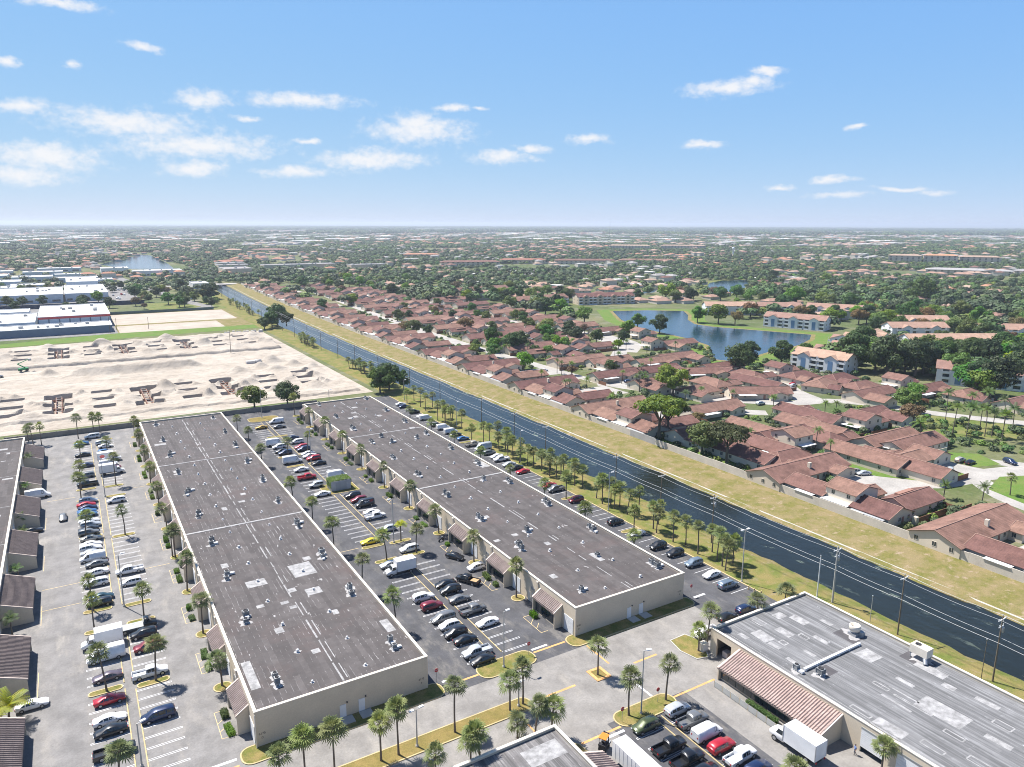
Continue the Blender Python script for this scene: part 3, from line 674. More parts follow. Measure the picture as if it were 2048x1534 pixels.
for x, y, w, d in ((90, 268, 2.2, 1.5), (93, 276, 2.2, 2.2), (86.2, 261, 1.8, 2.0), (88.6, 262, 1.6, 2.6), (103, 188, 3.2, 6), (84, 151.2, 1.3, 1.5), (84.5, 138.2, 1.5, 1.3), (88.5, 130.2, 1.3, 1.6), (79.2, 137.5, 1.5, 1.2), (80.6, 116.2, 1.4, 1.8), (97, 259, 1.8, 2.2), (94, 118.8, 1.4, 4.2), (101, 236.8, 2.0, 1.6)):
    patch(PB, ZRB, x, y, w, d, ru(-.05, .05))
# west warehouse (only its east edge and bays are in view)
WC, PC, ZRC = shell('warehouse', 'beige warehouse at the left picture edge with brown tiled courtyard roofs', -50, -18.45, 40, 291.5, 6.05, ROOF_B)
for i, y0 in enumerate((271.7, 244.2, 216.6, 189.5, 162.5, 135.6, 109.0, 82)):
    b = bay(WC, PC, -18.43, y0, 15.0, 5.45, 5.05, 2.9, side=1, tile=TILE_C, glass_n=8)
    roll_door(WC, (-18.40 + 34.225, y0 - 4.5 - 165.75, 0.05), 3.2, 3.2, 'x')
    PC('lap_line', (lambda m: (m.box(-50, -18.9, y0 + 4, y0 + 4.2, ZRC - 0.02, ZRC + 0.03), m)[1])(MB()), PATCH)
    for k in range(3): patch(PC, ZRC, ru(-26, -19.6), y0 + ru(-10, 12), ru(.8, 2.6), ru(.6, 2.0))
# south-east warehouse (E) and south warehouse (D)
H_E = 5.0
WE, PE, ZRE = shell('warehouse', 'grey-roofed warehouse with a long tiled awning beside the canal', 95.0, 121.4, 20, 85.5, H_E, ROOF_E, openings=((51.4, 55.0, 3.9), (80.6, 84.0, 3.65)))
eo = Vector((108.2, 52.75))
bay(WE, PE, 95.02, 58.2, 20.6, 5.3, 4.25, 2.45, tile=mat('tile_awning_pink', (0.36, 0.27, 0.24), 0.8, var=0.18, scale=0.7, fine=0.15), glass_n=12)
for y in (53.2, 47.6, 41.5): roll_door(WE, (94.99 - eo.x, y - eo.y, 1.0 if y > 53 else 0.05), 3.6, 2.9 if y > 53 else 3.6, 'x')
for y in (53.2, 47.6): ubox('door_header', METAL_D, WE, (94.96 - eo.x, y - eo.y, 3.66 if y < 50 else 3.9), (0.1, 3.7, 0.35))
ubox('crate', FOAM, WE, (96.6 - eo.x, 82.8 - eo.y, 0.0), (1.2, 1.2, 1.1))
mb = MB(); mb.box(96.5, 120.5, 67.9, 68.5, ZRE, ZRE + 0.05)
mb = MB(); mb.box(-7.6, 7.6, -0.22, 0.22, 0.12, 0.5, bottom=True)
for i in range(6): mb.box(-7.4 + 2.9*i, -7.2 + 2.9*i, -0.3, 0.3, 0, 0.12)
mesh_obj('roof_duct', mb, METAL_W, WE, loc=(106.5 - eo.x, 68.3 - eo.y, ZRE))
EP = ((97.2, 52.4, 3.6, 4.6), (108.3, 50.4, 4.0, 7.0), (99.6, 71.3, 0.9, 2.2), (97.6, 57.0, 0.9, 3.3), (110.6, 57.8, 0.9, 3.0), (109.6, 73.0, 1.0, 3.0), (104.4, 46.6, 0.9, 2.8), (99.2, 46.8, 1.1, 3.2), (106.2, 59.2, 0.8, 2.6), (104.2, 71.2, 0.8, 2.2), (112, 79.4, 2.0, 3.4), (106, 78.0, 1.8, 3.2), (110, 82.4, 2.4, 1.8), (101.5, 79.2, 2.6, 3.6), (98.5, 81.0, 1.1, 2.0), (115.6, 76.2, 1.0, 2.4), (117.5, 57.5, 2.0, 5.0), (112.5, 65.5, 3.4, 3.2), (104.8, 82.8, 1.5, 2.2), (116.5, 48, 1.2, 3.5), (113, 44, 1.4, 2.6), (108.5, 42.5, 1.2, 3.6), (101.6, 41.8, 1.2, 2.6), (115.5, 53.4, 1.4, 2.0), (100.8, 76.0, 0.9, 2.4), (107.8, 75.2, 0.9, 1.8), (103.0, 75.8, 1.2, 1.3), (104.2, 55.4, 0.5, 5.0), (106.0, 53.8, 0.35, 6.0), (107.3, 56.0, 0.3, 5.0))
for x, y, w, d in EP:
    if w < 1.6 and rnd() < 0.45:   # outline patch: a frame of white mastic round an old sheet
        for a, b_, c, e in ((x - w/2, y, .2, d), (x + w/2, y, .2, d), (x, y - d/2, w, .2), (x, y + d/2, w, .2)): patch(PE, ZRE, a, b_, c, e)
    else: patch(PE, ZRE, x, y, w, d, ru(-.06, .06))
for x, w in ((96.1, 0.25), (96.7, 0.12)): patch(PE, ZRE, x, 53, w, 60)
DARKP = mat('roof_patch_dark', (0.085, 0.08, 0.085), 0.9, var=0.2)
for x, y, w, d in ((115.2, 71.2, 3.6, 4.2), (102.2, 66.4, 3.0, 2.4), (118.3, 60.2, 3.0, 5.0)): patch(PE, ZRE, x, y, w, d, 0.0, DARKP, 0.003)
WD, PD, ZRD = shell('warehouse', 'weathered grey roof corner at the bottom picture edge', 14, 55.0, 20, 78.3, H_E, ROOF_D)
do = Vector((34.5, 49.15))
bay(WD, PD, 54.98, 52, 20.5, 4.6, 4.2, 2.6, side=1, glass_n=12)
for x, y, w, d in ((50.6, 74.6, 6.0, 3.4), (40.6, 74.4, 1.5, 4.5), (52.5, 68.5, 2.2, 1.6)): patch(PD, ZRD, x, y, w, d)
mb = MB(); mb.box(39.6, 41.2, 74.2, 75.6, ZRD, ZRD + 0.7); PD('roof_hatch', mb, METAL_W)
# front walls of the smaller houses of the complex: perimeter wall at the back
mb = MB(); mb.box(-26, 88, 311.3, 311.6, 0, 1.9, bottom=True)
for i in range(29): mb.box(-26 + 4*i, -25.6 + 4*i, 311.2, 311.28, 0, 2.0)
tag(mesh_obj('perimeter_wall', mb, mat('wall_grey', (0.22, 0.21, 0.19), 0.9, var=0.2, scale=0.4)), 'low grey block wall behind the car parks, in front of the sand site', 'wall')
# ------------------------------------------------------------------ rooftop plant
PAD = mat('roof_mastic', (0.34, 0.33, 0.33), 0.85, var=0.25, scale=1.4)
def splat(r, n=11, z=0.012, jag=0.35):
    mb = MB(); mb.poly([(r * ru(1 - jag, 1 + jag) * cos(2*pi*i/n), r * ru(1 - jag, 1 + jag) * sin(2*pi*i/n)) for i in range(n)], z); return mb.mesh('flashing', [PAD])
SPLATS = [splat(1.0, 17, jag=.5), splat(1.2, 19, jag=.55), splat(.9, 15, jag=.5), splat(1.1, 21, jag=.6)]; VSPL = [splat(0.5), splat(0.55), splat(0.45)]
def cond_meshes(w, d, h):
    c = MB()
    for sx in (-1, 1):
        for sy in (-1, 1): c.box(sx*w/2 - .05, sx*w/2 + .05, sy*d/2 - .05, sy*d/2 + .05, 0.32, 0.32 + h)
    n = 7
    for i in range(n):
        z = 0.38 + (h - 0.16) * i / n; c.box(-w/2 + .03, w/2 - .03, -d/2 + .03, d/2 - .03, z, z + (h - .16) / n * 0.6, bottom=True)
    c.box(-w/2 - .03, w/2 + .03, -d/2 - .03, d/2 + .03, 0.32 + h - .1, 0.32 + h, bottom=True)
    f = MB(); f.lathe([(0.40*w, 0.0), (0.42*w, 0.10), (0.36*w, 0.12), (0.34*w, 0.03), (0.06, 0.03)], (0, 0, 0.32 + h), 14)
    s = MB()
    for sx in (-1, 1): s.box(sx*w*0.36 - .05, sx*w*0.36 + .05, -d*.62, d*.62, 0.2, 0.32, bottom=True)
    for sx in (-1, 1):
        for sy in (-1, 1): s.box(sx*w*.36 - .05, sx*w*.36 + .05, sy*d*.52 - .05, sy*d*.52 + .05, 0.0, 0.2)
    return c.mesh('cabinet', [METAL_D]), f.mesh('fan', [DARK]), s.mesh('stand', [METAL_W])
COND = [cond_meshes(.85, .85, .95), cond_meshes(1.0, .95, .75), cond_meshes(.8, .8, 1.25), cond_meshes(1.15, 1.05, 1.0)]
mb = MB(); mb.box(-.35, .35, -.5, .5, .15, .55, bottom=True); mb.tube((0, .5, .35), (0, 1.25, .28), .13, n=8); AIRBOX = mb.mesh('duct', [METAL_W])
def condenser(x, y, zr, label, k):
    o = thing('rooftop_air_conditioner', label, 'air conditioner', (x, y, zr), random.choice((0, pi/2, pi)), 'air conditioners on the warehouse roofs', ru(.78, 1.0))
    a, f, s = COND[k]
    link('cabinet', a, o); link('fan', f, o); link('stand', s, o); link('flashing', random.choice(SPLATS), o, rz=ru(0, 6))
    if rnd() < 0.6: link('duct', AIRBOX, o, (ru(-.2, .2), -1.1, 0))
    return o
mb = MB(); mb.lathe([(.16, 0), (.16, .35), (.30, .36), (.32, .48), (.20, .60), (.03, .66)], n=10); VCAP = mb.mesh('cap', [METAL_W])
mb = MB(); mb.lathe([(.3, 0), (.26, .04), (.17, .12), (.165, .2)], n=10); VBASE = mb.mesh('collar', [METAL])
def vent(x, y, zr, label):
    o = thing('roof_vent', label, 'roof vent', (x, y, zr), ru(0, 6), 'mushroom vents on the warehouse roofs', scale=ru(.65, 1.0))
    link('cap', VCAP, o); link('collar', VBASE, o); link('flashing', random.choice(VSPL), o, rz=ru(0, 6), scale=ru(.9, 1.4))
ACY = [109.2, 131.4, 150.6, 170.0, 188.7, 207.4, 227.0, 246.0, 265.0, 287.2]
VY = [106.4, 115.9, 126.3, 136.2, 145.5, 155.0, 164.4, 174.0, 183.4, 193.0, 202.8, 212.6, 221.9, 231.4, 241.2, 250.5, 260.0, 271.0, 281.5]
for nm, xs, vx, zr in (('left', (21.6, 41.5), (26.8, 35.9), ZRA), ('right', (81.7, 101.9), (86.7, 95.9), ZRB)):
    for side, x in zip(('west', 'east'), xs):
        for i, y in enumerate(ACY):
            for j, dy in enumerate((-1.1, 1.15)):
                if nm == 'right' and i in (0,) and side == 'west' and j: continue
                condenser(x + ru(-.25, .25) + (0.35 if j else 0), y + dy + ru(-.2, .2), zr, '%s condenser of the %s pair from near end, %s edge of %s warehouse roof' % (('nearer', 'farther')[j], nth(i), side, nm), random.randrange(4))
    for side, x in zip(('west', 'east'), vx):
        for i, y in enumerate(VY):
            vent(x + ru(-.2, .2), y + ru(-.3, .3), zr, 'white mushroom vent, %s from near end, %s vent line on %s warehouse' % (nth(i), side, nm))
for i, (x, y, k, l) in enumerate(((87.0, 231.3, 3, 'squat tan-topped unit near the cross joint'), (87.6, 223.2, 2, 'tall pale unit south of the cross joint'), (97.0, 223.4, 2, 'tall unit standing alone east of the middle seam'), (96.6, 175.4, 0, 'small unit just in front of the nearer cross joint'), (87.9, 138.2, 2, 'tall unit alone west of the middle seam'), (94.4, 119.1, 1, 'low unit on a long mastic strip near the front'))):
    condenser(x, y, ZRB, 'rooftop ' + l + ' on right warehouse', k)
condenser(98.0, 69.2, ZRE, 'small rooftop condenser beside the tiled awning of the grey roof', 0); condenser(100.3, 66.2, ZRE, 'cream rooftop condenser on dark patch of the grey roof', 3)
o = thing('rooftop_exhaust_fan', 'big round cream exhaust fan on the grey warehouse roof', 'exhaust fan', (116.3, 70.9, ZRE))
mb = MB(); mb.lathe([(.75, .9), (.95, 1.0), (1.0, 1.9), (.9, 2.0), (.8, 2.0), (.75, 1.5), (.1, 1.5)], n=18); mesh_obj('drum', mb, WALL_TRIM, o)
mb = MB(); mb.box(-.8, .8, -.8, .8, 0, .5); mb.lathe([(.6, .5), (.7, .9)], n=12); mesh_obj('curb', mb, METAL, o)
mb = MB(); mb.box(.3, 1.3, -1.3, -.3, 0, .8); mesh_obj('motor_box', mb, METAL_D, o); link('flashing', SPLATS[1], o, scale=1.6)
o = thing('rooftop_package_unit', 'large box-shaped cream air handler near the canal edge of the grey roof', 'air handler', (119.2, 60.3, ZRE))
mb = MB(); mb.box(-.95, .95, -1.5, 1.5, 1.0, 2.5, bottom=True); mesh_obj('cabinet', mb, WALL_TRIM, o)
mb = MB(); mb.lathe([(.5, 2.5), (.5, 2.58), (.42, 2.58), (.4, 2.52), (.05, 2.52)], (0, .6, 0), 14); mesh_obj('fan', mb, DARK, o)
mb = MB()
for sx in (-.8, .8):
    for sy in (-1.3, 1.3): mb.box(sx - .07, sx + .07, sy - .07, sy + .07, 0, 1.0)
mesh_obj('stand', mb, METAL_D, o); mb = MB(); mb.tube((-.5, -1.0, 1.0), (-1.2, -1.6, .1), .35, n=10); mesh_obj('duct', mb, METAL, o); link('flashing', SPLATS[0], o, scale=1.8)
# ------------------------------------------------------------------ construction site
PITS = [(x, y) for x in (-62, -27, 8, 43) for y in (350.8, 366.5, 382.2)] + [(79.5, 352), (80.5, 367), (82, 381), (98, 355), (99, 369), (100, 383)]
PITS += [(x, y) for x in (-62, -27.6, 7.8, 43.5, 79, 97) for y in (492.5, 508, 524.5)]
CROSS = [(x, y) for x in (-44.5, -9.2, 25.4, 60.4) for y in (365.5, 507.0)]
MOUNDS = [(34, 378, 2.6, 6), (16, 360, 1.2, 7), (50, 360, 1.3, 7), (-20, 343, 1.5, 8), (-50, 345, 1.2, 8), (66, 350, 1.6, 7), (0, 345, 1.2, 6), (72, 400, 2.2, 8), (90, 395, 1.6, 7), (86, 412, 2.0, 5), (97, 345, 1.6, 7), (70, 372, 1.5, 6), (104, 372, 1.5, 5), (95, 425, 3.0, 7), (104, 410, 2.0, 5), (110, 395, 1.6, 5),
          (-15, 533, 1.8, 7), (14, 533, 2.4, 7), (33, 520, 2.0, 7), (52, 533, 2.6, 8), (70, 503, 2.0, 6), (88, 480, 1.6, 6), (-36, 505, 1.8, 6), (-20, 483, 1.6, 6), (17, 487, 1.5, 6), (36, 485, 1.5, 6), (53, 490, 1.6, 6), (105, 520, 2.0, 7), (108, 490, 1.8, 8), (-50, 533, 1.8, 8)]
MOUNDS += [(x, 437 + 3*sin(x), 2.0, 6.5) for x in range(0, 58, 6)] + [(x, 446 + 2*sin(x), 1.3, 6) for x in range(4, 50, 7)] + [(-14, 446, 2.0, 5)]
from mathutils import noise as mnoise
random.seed(12)
for px_, py_ in PITS + CROSS + CROSS:
    for k_ in range(2):
        a_ = ru(0, 6.28); MOUNDS.append((px_ + cos(a_) * ru(6.5, 8.5), py_ + sin(a_) * ru(4.5, 7.5), ru(.5, 1.3), ru(2.0, 3.6)))
def site_h(x, y):
    e1 = 337 - 0.07 * (x + 30); e2 = 468
    p1 = min(max((y - e1) / 1.0, 0), 1) * min(max((402 - y) / 4.0, 0), 1) * min(max((114 - x) / 1.0, 0), 1)
    p2 = min(max((y - e2) / 1.0, 0), 1) * min(max((548 - y) / 4.0, 0), 1) * min(max((112 - x) / 1.0, 0), 1)
    h = 0.9 * p1 + 1.6 * p2
    for mx, my, mh, mr in MOUNDS:
        d2 = ((x - mx)**2 + (y - my)**2) / (mr * mr)
        if d2 < 4: h += 1.5 * mh * math.exp(-2.2 * d2)
    h += 0.55 * mnoise.fractal(Vector((x * 0.13, y * 0.13, 0)), 0.9, 2.0, 4) + 0.05
    for px, py in PITS:
        if abs(x - px) < 5.2 and abs(y - py) < 3.4:
            if abs(x - px) < 4.2 and abs(y - py) < 2.5: return 0.9 * p1 + 1.6 * p2 - 1.9
            return 0.9 * p1 + 1.6 * p2 + 0.15
    for px, py in CROSS:
        dx, dy = abs(x - px), y - py
        if dx < 6.2 and -22 < dy < 23:
            inp = (dx < 2.0 and -20 < dy < 20) or (dx < 5.4 and (10 < dy < 20 or -6 < dy < 1 or -20 < dy < -13))
            if inp: return 0.9 * p1 + 1.6 * p2 - 2.4 + 0.2 * mnoise.noise(Vector((x, y, 3)))
    # settle to ground level at the border
    ed = min(x - SITE[0], SITE[1] - x, y - SITE[2], SITE[3] - y)
    return max(h, -0.2) * min(max(ed / 3.0, 0), 1)
def site():
    x0, x1, y0, y1 = SITE; st = 0.8; nx = int((x1 - x0) / st); ny = int((y1 - y0) / st)
    mb = MB(); V = mb.v
    for j in range(ny + 1):
        y = y0 + (y1 - y0) * j / ny
        for i in range(nx + 1):
            x = x0 + (x1 - x0) * i / nx; V.append((x, y, site_h(x, y)))
    for j in range(ny):
        for i in range(nx):
            a = j * (nx + 1) + i; mb.f.append((a, a + 1, a + nx + 2, a + nx + 1)); mb.m.append(0); mb.sm.append(False)
    struct('site_terrain', mb, SAND)
site()
WOODF = mat('form_timber', (0.27, 0.15, 0.11), 0.9, var=0.25, scale=0.8); CONC = mat('footing_concrete', (0.50, 0.46, 0.41), 0.9, var=0.12)
def zpad(y): return 0.9 if y < 430 else 1.6
mb = MB(); mb.box(-.55, .55, -1.0, 1.0, 0, .95); FOOT = mb.mesh('footing_block', [CONC])
mb = MB(); mb.box(-4.0, 4.0, -.12, .12, 0, .5); PLK = mb.mesh('plank', [WOODF])
for i, (x, y) in enumerate(PITS):
    r, c = ('near', 'far')[y > 430], sorted({p[0] for p in PITS if (p[1] > 430) == (y > 430)}).index(x)
    o = thing('footing_form', 'foundation forms in the %s row, column %s from left, %s pit of its column' % (r, nth(c), nth(sum(1 for p in PITS if abs(p[0]-x) < 3 and p[1] < y and (p[1] > 430) == (y > 430)) )), 'formwork', (x, y, zpad(y) - 1.9), 0, 'foundation forms in the sand pits')
    for dx in (-2.7, 0, 2.7): link('footing_block', FOOT, o, (dx + ru(-.2, .2), 0, 0))
    link('plank', PLK, o, (0, 1.1, .4)); link('plank', PLK, o, (0, -1.1, .4))
mb = MB(); mb.box(-.16, .16, -19, 19, 0, 1.5); SPN = mb.mesh('beam_form', [WOODF]); mb = MB(); mb.box(-1.2, 1.2, -.16, .16, 1.2, 1.5, bottom=True); RNG = mb.mesh('rung', [CONC])
mb = MB(); mb.box(-5, 5, -.15, .15, 0, 1.2); ARMF = mb.mesh('cross_form', [WOODF])
for i, (x, y) in enumerate(CROSS):
    o = thing('beam_formwork', 'ladder-like timber formwork in the %s cross-shaped trench from left, %s row' % (nth(i // 2), ('near', 'far')[y > 430]), 'formwork', (x, y, zpad(y) - 2.45), 0, 'timber formwork in the cross-shaped trenches')
    for dx in (-1.1, 1.1): link('beam_form', SPN, o, (dx, 0, 0))
    for k in range(8): link('rung', RNG, o, (0, -17 + 5 * k, .25))
    for dy in (15, -3, -17): link('cross_form', ARMF, o, (0, dy, 0))
mb = MB()
for i in range(4):
    for j in range(2): mb.box(-.6 + .31*i, -.6 + .31*i + .28, -.5 + .52*j, -.5 + .52*j + .48, 0.14, 1.15)
BLK = mb.mesh('blocks', [mat('concrete_block', (0.56, 0.54, 0.52), 0.9, var=0.1)]); mb = MB(); mb.box(-.62, .62, -.55, .55, 0, .13); PAL = mb.mesh('pallet', [WOODF])
for i in range(22):
    if i < 9: x, y, l = 82 + 1.7 * (i % 5) + ru(-.2, .2), 424 + 2.4 * (i // 5), 'pallet of grey blocks in the cluster mid-site, %s from left' % nth(i)
    else: x, y, l = 92 + 2.6 * (i - 9) + ru(-.4, .4), 548 + ru(-1, 1), 'pallet of pale blocks along the far edge of the site, %s from left' % nth(i - 9)
    if x > 117: x = 117
    o = thing('block_pallet', l, 'pallet', (x, y, site_h(x, y)), ru(-.2, .2), 'pallets of concrete blocks', scale=1.35)
    link('blocks', BLK, o); link('pallet', PAL, o)
# green boom lift
o = thing('boom_lift', 'green boom lift parked on the sand at left', 'boom lift', (-25.5, 462, 0.25), 0.4); GRN = mat('machine_green', (0.02, 0.24, 0.08), 0.5, var=0.1)
mb = MB(); mb.box(-2.2, 2.2, -1.1, 1.1, .7, 1.7, bottom=True); mesh_obj('chassis', mb, GRN, o)
for sx in (-1.5, 1.5):
    for sy in (-1.1, 1.1): 
        mb = MB(); mb.tube((0, -.22, 0), (0, .22, 0), .6, n=12); mesh_obj('wheel', mb, DARK, o, loc=(sx, sy, .6))
mb = MB(); mb.path([(1, 0, 1.7), (-2.5, 0, 4.2), (3.2, 0, 6.0)], [.3, .25, .2], 6); mesh_obj('boom', mb, GRN, o); mb = MB(); mb.box(2.9, 4.2, -.7, .7, 5.2, 6.3); mesh_obj('basket', mb, METAL_D, o)
# ------------------------------------------------------------------ boundary wall beside the houses
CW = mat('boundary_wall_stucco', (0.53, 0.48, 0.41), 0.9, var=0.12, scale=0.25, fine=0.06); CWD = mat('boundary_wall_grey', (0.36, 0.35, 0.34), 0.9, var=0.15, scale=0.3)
bw = thing('boundary_wall', 'long cream boundary wall between the canal bank and the brown-roofed houses', 'wall', (175, 0, 0))
y = 40.0
while y < 990:
    L_ = 13.6 if y < 500 else 27.2
    xa, xb = bend(y), bend(y + L_); st = (0.0, 0.22, 0.1)[int(y / 13.6) % 3] if y < 500 else 0
    if 133 < y < 150: xa = xb = xa
    mb = MB(); mb.add([(xa, y, 0), (xb, y + L_ - .02, 0), (xb + .22, y + L_ - .02, 0), (xa + .22, y, 0), (xa, y, 2.3 + st), (xb, y + L_ - .02, 2.3 + st), (xb + .22, y + L_ - .02, 2.3 + st), (xa + .22, y, 2.3 + st)], [(0,3,2,1)[::-1], (3,0,4,7), (0,1,5,4)[::-1], (1,2,6,5)[::-1], (2,3,7,6)[::-1], (4,5,6,7)[::-1]])
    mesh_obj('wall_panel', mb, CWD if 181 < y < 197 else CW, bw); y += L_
# ------------------------------------------------------------------ utility poles and wires
UY = [53.8, 71.2, 85.6, 120.0, 138.8, 158.0, 195.0, 215.3, 239.7, 276.5, 309.0, 349.5, 385.0, 415.0, 448.6, 479.2, 512.4, 548, 584, 620, 660, 700, 745, 790, 840, 890]
def utility_pole(x, y, h, label, concrete=False, extra=False):
    o = thing('utility_pole', label, 'utility pole', (x, y, -0.15), 0, 'power poles along the canal')
    mb = MB(); mb.tube((0, 0, 0), (0, 0, h), .22 if concrete else .16, .14 if concrete else .10, 8); mesh_obj('pole', mb, POLE_C if concrete else POLE_W, o)
    mb = MB(); mb.box(-1.25, 1.25, -.07, .07, h - .75, h - .60, bottom=True); mb.tube((-.6, 0, h - .68), (0, 0, h - 1.4), .03, n=4); mb.tube((.6, 0, h - .68), (0, 0, h - 1.4), .03, n=4); mesh_obj('crossarm', mb, METAL_W, o)
    for dx in (-1.1, 0.0, 1.1):
        mb = MB(); mb.lathe([(.05, 0), (.09, .08), (.05, .14), (.09, .2), (.03, .3)], n=6); mesh_obj('insulator', mb, METAL_W, o, loc=(dx, 0, h - .6 if dx else h))
    if extra:
        mb = MB(); mb.lathe([(.28, 0), (.3, .1), (.3, .9), (.25, 1.0), (.05, 1.05)], n=10); mesh_obj('transformer', mb, METAL, o, loc=(.5, 0, h - 3.2))
        mb = MB(); mb.box(-.8, .8, -.05, .05, h - 2.1, h - 1.98, bottom=True)
        for dx in (-.7, -.25, .25, .7): mb.tube((dx, 0, h - 1.98), (dx, 0, h - 1.6), .04, n=5)
        mesh_obj('switch_arm', mb, METAL_W, o)
for i, y in enumerate(UY):
    utility_pole(131.2 + bend(y), y, 12.6, '%s power pole along the canal counted from the near end' % nth(i), concrete=(i == 2), extra=(i in (0, 2, 3)))
def wire(dx, z, r, label, sag=0.5):
    mb = MB(); Y = [20] + UY
    for a, b in zip(Y[:-1], Y[1:]):
        n = 5; P = []
        for i in range(n + 1):
            t = i / n; y = a + (b - a) * t; P.append((131.2 + bend(y) + dx, y, z - sag * 4 * t * (1 - t) * min(1, (b - a) / 30)))
        mb.path(P, [r] * (n + 1), 4)
    tag(mesh_obj('power_line', mb, mat('cable', (0.55, 0.55, 0.55), 0.5, var=0.05)), label, 'power line', 'overhead lines above the canal')
wire(-1.1, 12.05, .028, 'overhead wire on the west end of the crossarms'); wire(0, 12.6, .028, 'topmost overhead wire on the pole heads'); wire(1.1, 12.05, .028, 'overhead wire on the east end of the crossarms'); wire(0.1, 8.3, .035, 'upper of the two low cables on the power poles', .35); wire(-0.1, 7.3, .04, 'lowest cable on the power poles', .3)
for i, (x, y, h) in enumerate(((130.0, 88.5, 9.6), (130.6, 88.9, 9.2), (130.9, 76.8, 5.5), (130.2, 55.2, 7.6))):
    o = thing('service_pole', ('slim white steel pole behind the grey roof corner', 'second slim white steel pole of the close-set pair', 'short thin pole between the canal poles behind the grey roof', 'short stub pole leaning beside the transformer pole')[i], 'pole', (x, y, -.1))
    mb = MB(); mb.tube((0, 0, 0), (0, 0, h), .13 if i < 2 else .07, .09 if i < 2 else .05, 8); mesh_obj('shaft', mb, METAL_W if i < 2 else POLE_C if i == 2 else POLE_W, o)
    mb = MB(); mb.lathe([(.1, 0), (.14, .1), (.14, .3), (.02, .36)], n=8); mesh_obj('cap', mb, METAL, o, loc=(0, 0, h - .1))
# ------------------------------------------------------------------ lamp posts
def lamp(x, y, h, label, rz=0.0, double=False, m=POLE_C):
    o = thing('street_lamp', label, 'street lamp', (x, y, 0), rz, 'car park lamp posts')
    mb = MB(); mb.tube((0, 0, 0), (0, 0, h), .14, .085, 8); mb.lathe([(.24, 0), (.24, .35), (.16, .42)], n=8); mesh_obj('pole', mb, m, o)
    for s in ((1, -1) if double else (1,)):
        mb = MB(); mb.tube((0, 0, h - .1), (s * .55, 0, h + .02), .045, n=6); mesh_obj('arm', mb, METAL, o)
        mb = MB(); mb.box(.45, 1.25, -.2, .2, -.02, .16, bottom=True); hd = mesh_obj('lamp_head', mb, METAL_W, o, loc=(0, 0, h), rz=0 if s > 0 else pi)
        mb = MB(); mb.box(.55, 1.15, -.14, .14, -.05, -.025, bottom=True); mesh_obj('lens', mb, WALL_TRIM, hd)
for x, y, h, l, d in ((1.6, 107.2, 7.2, 'lamp post on the left car park walk near the bottom edge', 0), (2.7, 159.9, 11.7, 'tall lamp post mid-way along the left car park', 0), (2.5, 232.6, 11.4, 'tall lamp post beside white trucks in the left car park', 0), (62.3, 231, 12.1, 'tall dark lamp post in the far half of the middle car park', 0), (62.6, 160.3, 11.6, 'tall lamp post beside the yellow car in the middle car park', 0), (61.8, 299.5, 12.2, 'farthest lamp post of the middle car park before broadleaf tree', 0),
                      (59.6, 101.1, 11.0, 'lamp post on the rounded island at the near end of the middle car park', 0), (37.9, 90.3, 6.5, 'short two-headed lamp post on the dry grass median', 1), (72.3, 78.6, 11.5, 'lamp post on the grassy island beside the green car', 0), (56.2, 90.5, 4.2, 'stubby post between palms at the median end', 0), (122.1, 149.7, 11.0, 'lamp post in the palm grove behind the maroon car', 0), (121.4, 101.5, 12.5, 'two-headed lamp post beside blue minivan at the canal lot', 1), (123.0, 197.9, 10.8, 'lamp post among the palms behind the white pickup', 0), (124.5, 247.7, 10.0, 'lamp post among the palms farther up the canal', 0), (124.1, 299.0, 9.2, 'farthest canal-side lamp post by the dark trees', 0), (90.1, 300, 8.5, 'thin lamp post behind the far end of the right warehouse', 0)):
    lamp(x, y, h, l, ru(-.4, .4) + (pi if x in (62.6,) else 0), bool(d))
for i, (x, y, h) in enumerate(((80.5, 465, 15), (22, 596, 12), (27, 610, 9), (48, 606, 9))):
    o = thing('wood_pole', 'bare wooden pole standing on the sand site, %s from the right' % nth(i), 'pole', (x, y, 0)); mb = MB(); mb.tube((0, 0, 0), (0, 0, h), .17, .12, 7); mesh_obj('shaft', mb, POLE_W, o); mb = MB(); mb.box(-.5, .5, -.06, .06, h - .6, h - .5, bottom=True); mesh_obj('crossarm', mb, METAL_W, o)
# ------------------------------------------------------------------ stop signs, bollards, boxes
RED = mat('sign_red', (0.45, 0.03, 0.03), 0.5, var=0.05)
for i, (x, y, rz) in enumerate(((65.4, 101.9, 0), (68.3, 78.6, 0), (107.0, 102.6, 0), (76.6, 79.4, pi), (47.3, 103.2, 0))):
    o = thing('stop_sign', ('red stop sign at the tip of the middle car park island', 'red stop sign on grassy island by the green car', 'red stop sign at the canal corner of right warehouse', 'red-backed stop sign on the island near the silver car', 'red stop sign at the right corner of the left warehouse')[i], 'stop sign', (x, y, 0.1), rz, 'stop signs')
    mb = MB(); mb.tube((0, 0, 0), (0, 0, 2.3), .04, n=6); mesh_obj('post', mb, METAL, o)
    mb = MB(); P = [(.38 * cos(pi/8 + pi/4*k), .38 * sin(pi/8 + pi/4*k)) for k in range(8)]
    mb.add([(a, -.05, 2.35 + b) for a, b in P] + [(a, -.02, 2.35 + b) for a, b in P], [tuple(range(8)), tuple(range(15, 7, -1))] + [(k, 8+k, 8+(k+1) % 8, (k+1) % 8) for k in range(8)]); mesh_obj('plate', mb, RED, o)
    text(o, 'STOP', (0, -.056, 2.35), (pi/2, 0, 0), .27, METAL_W)
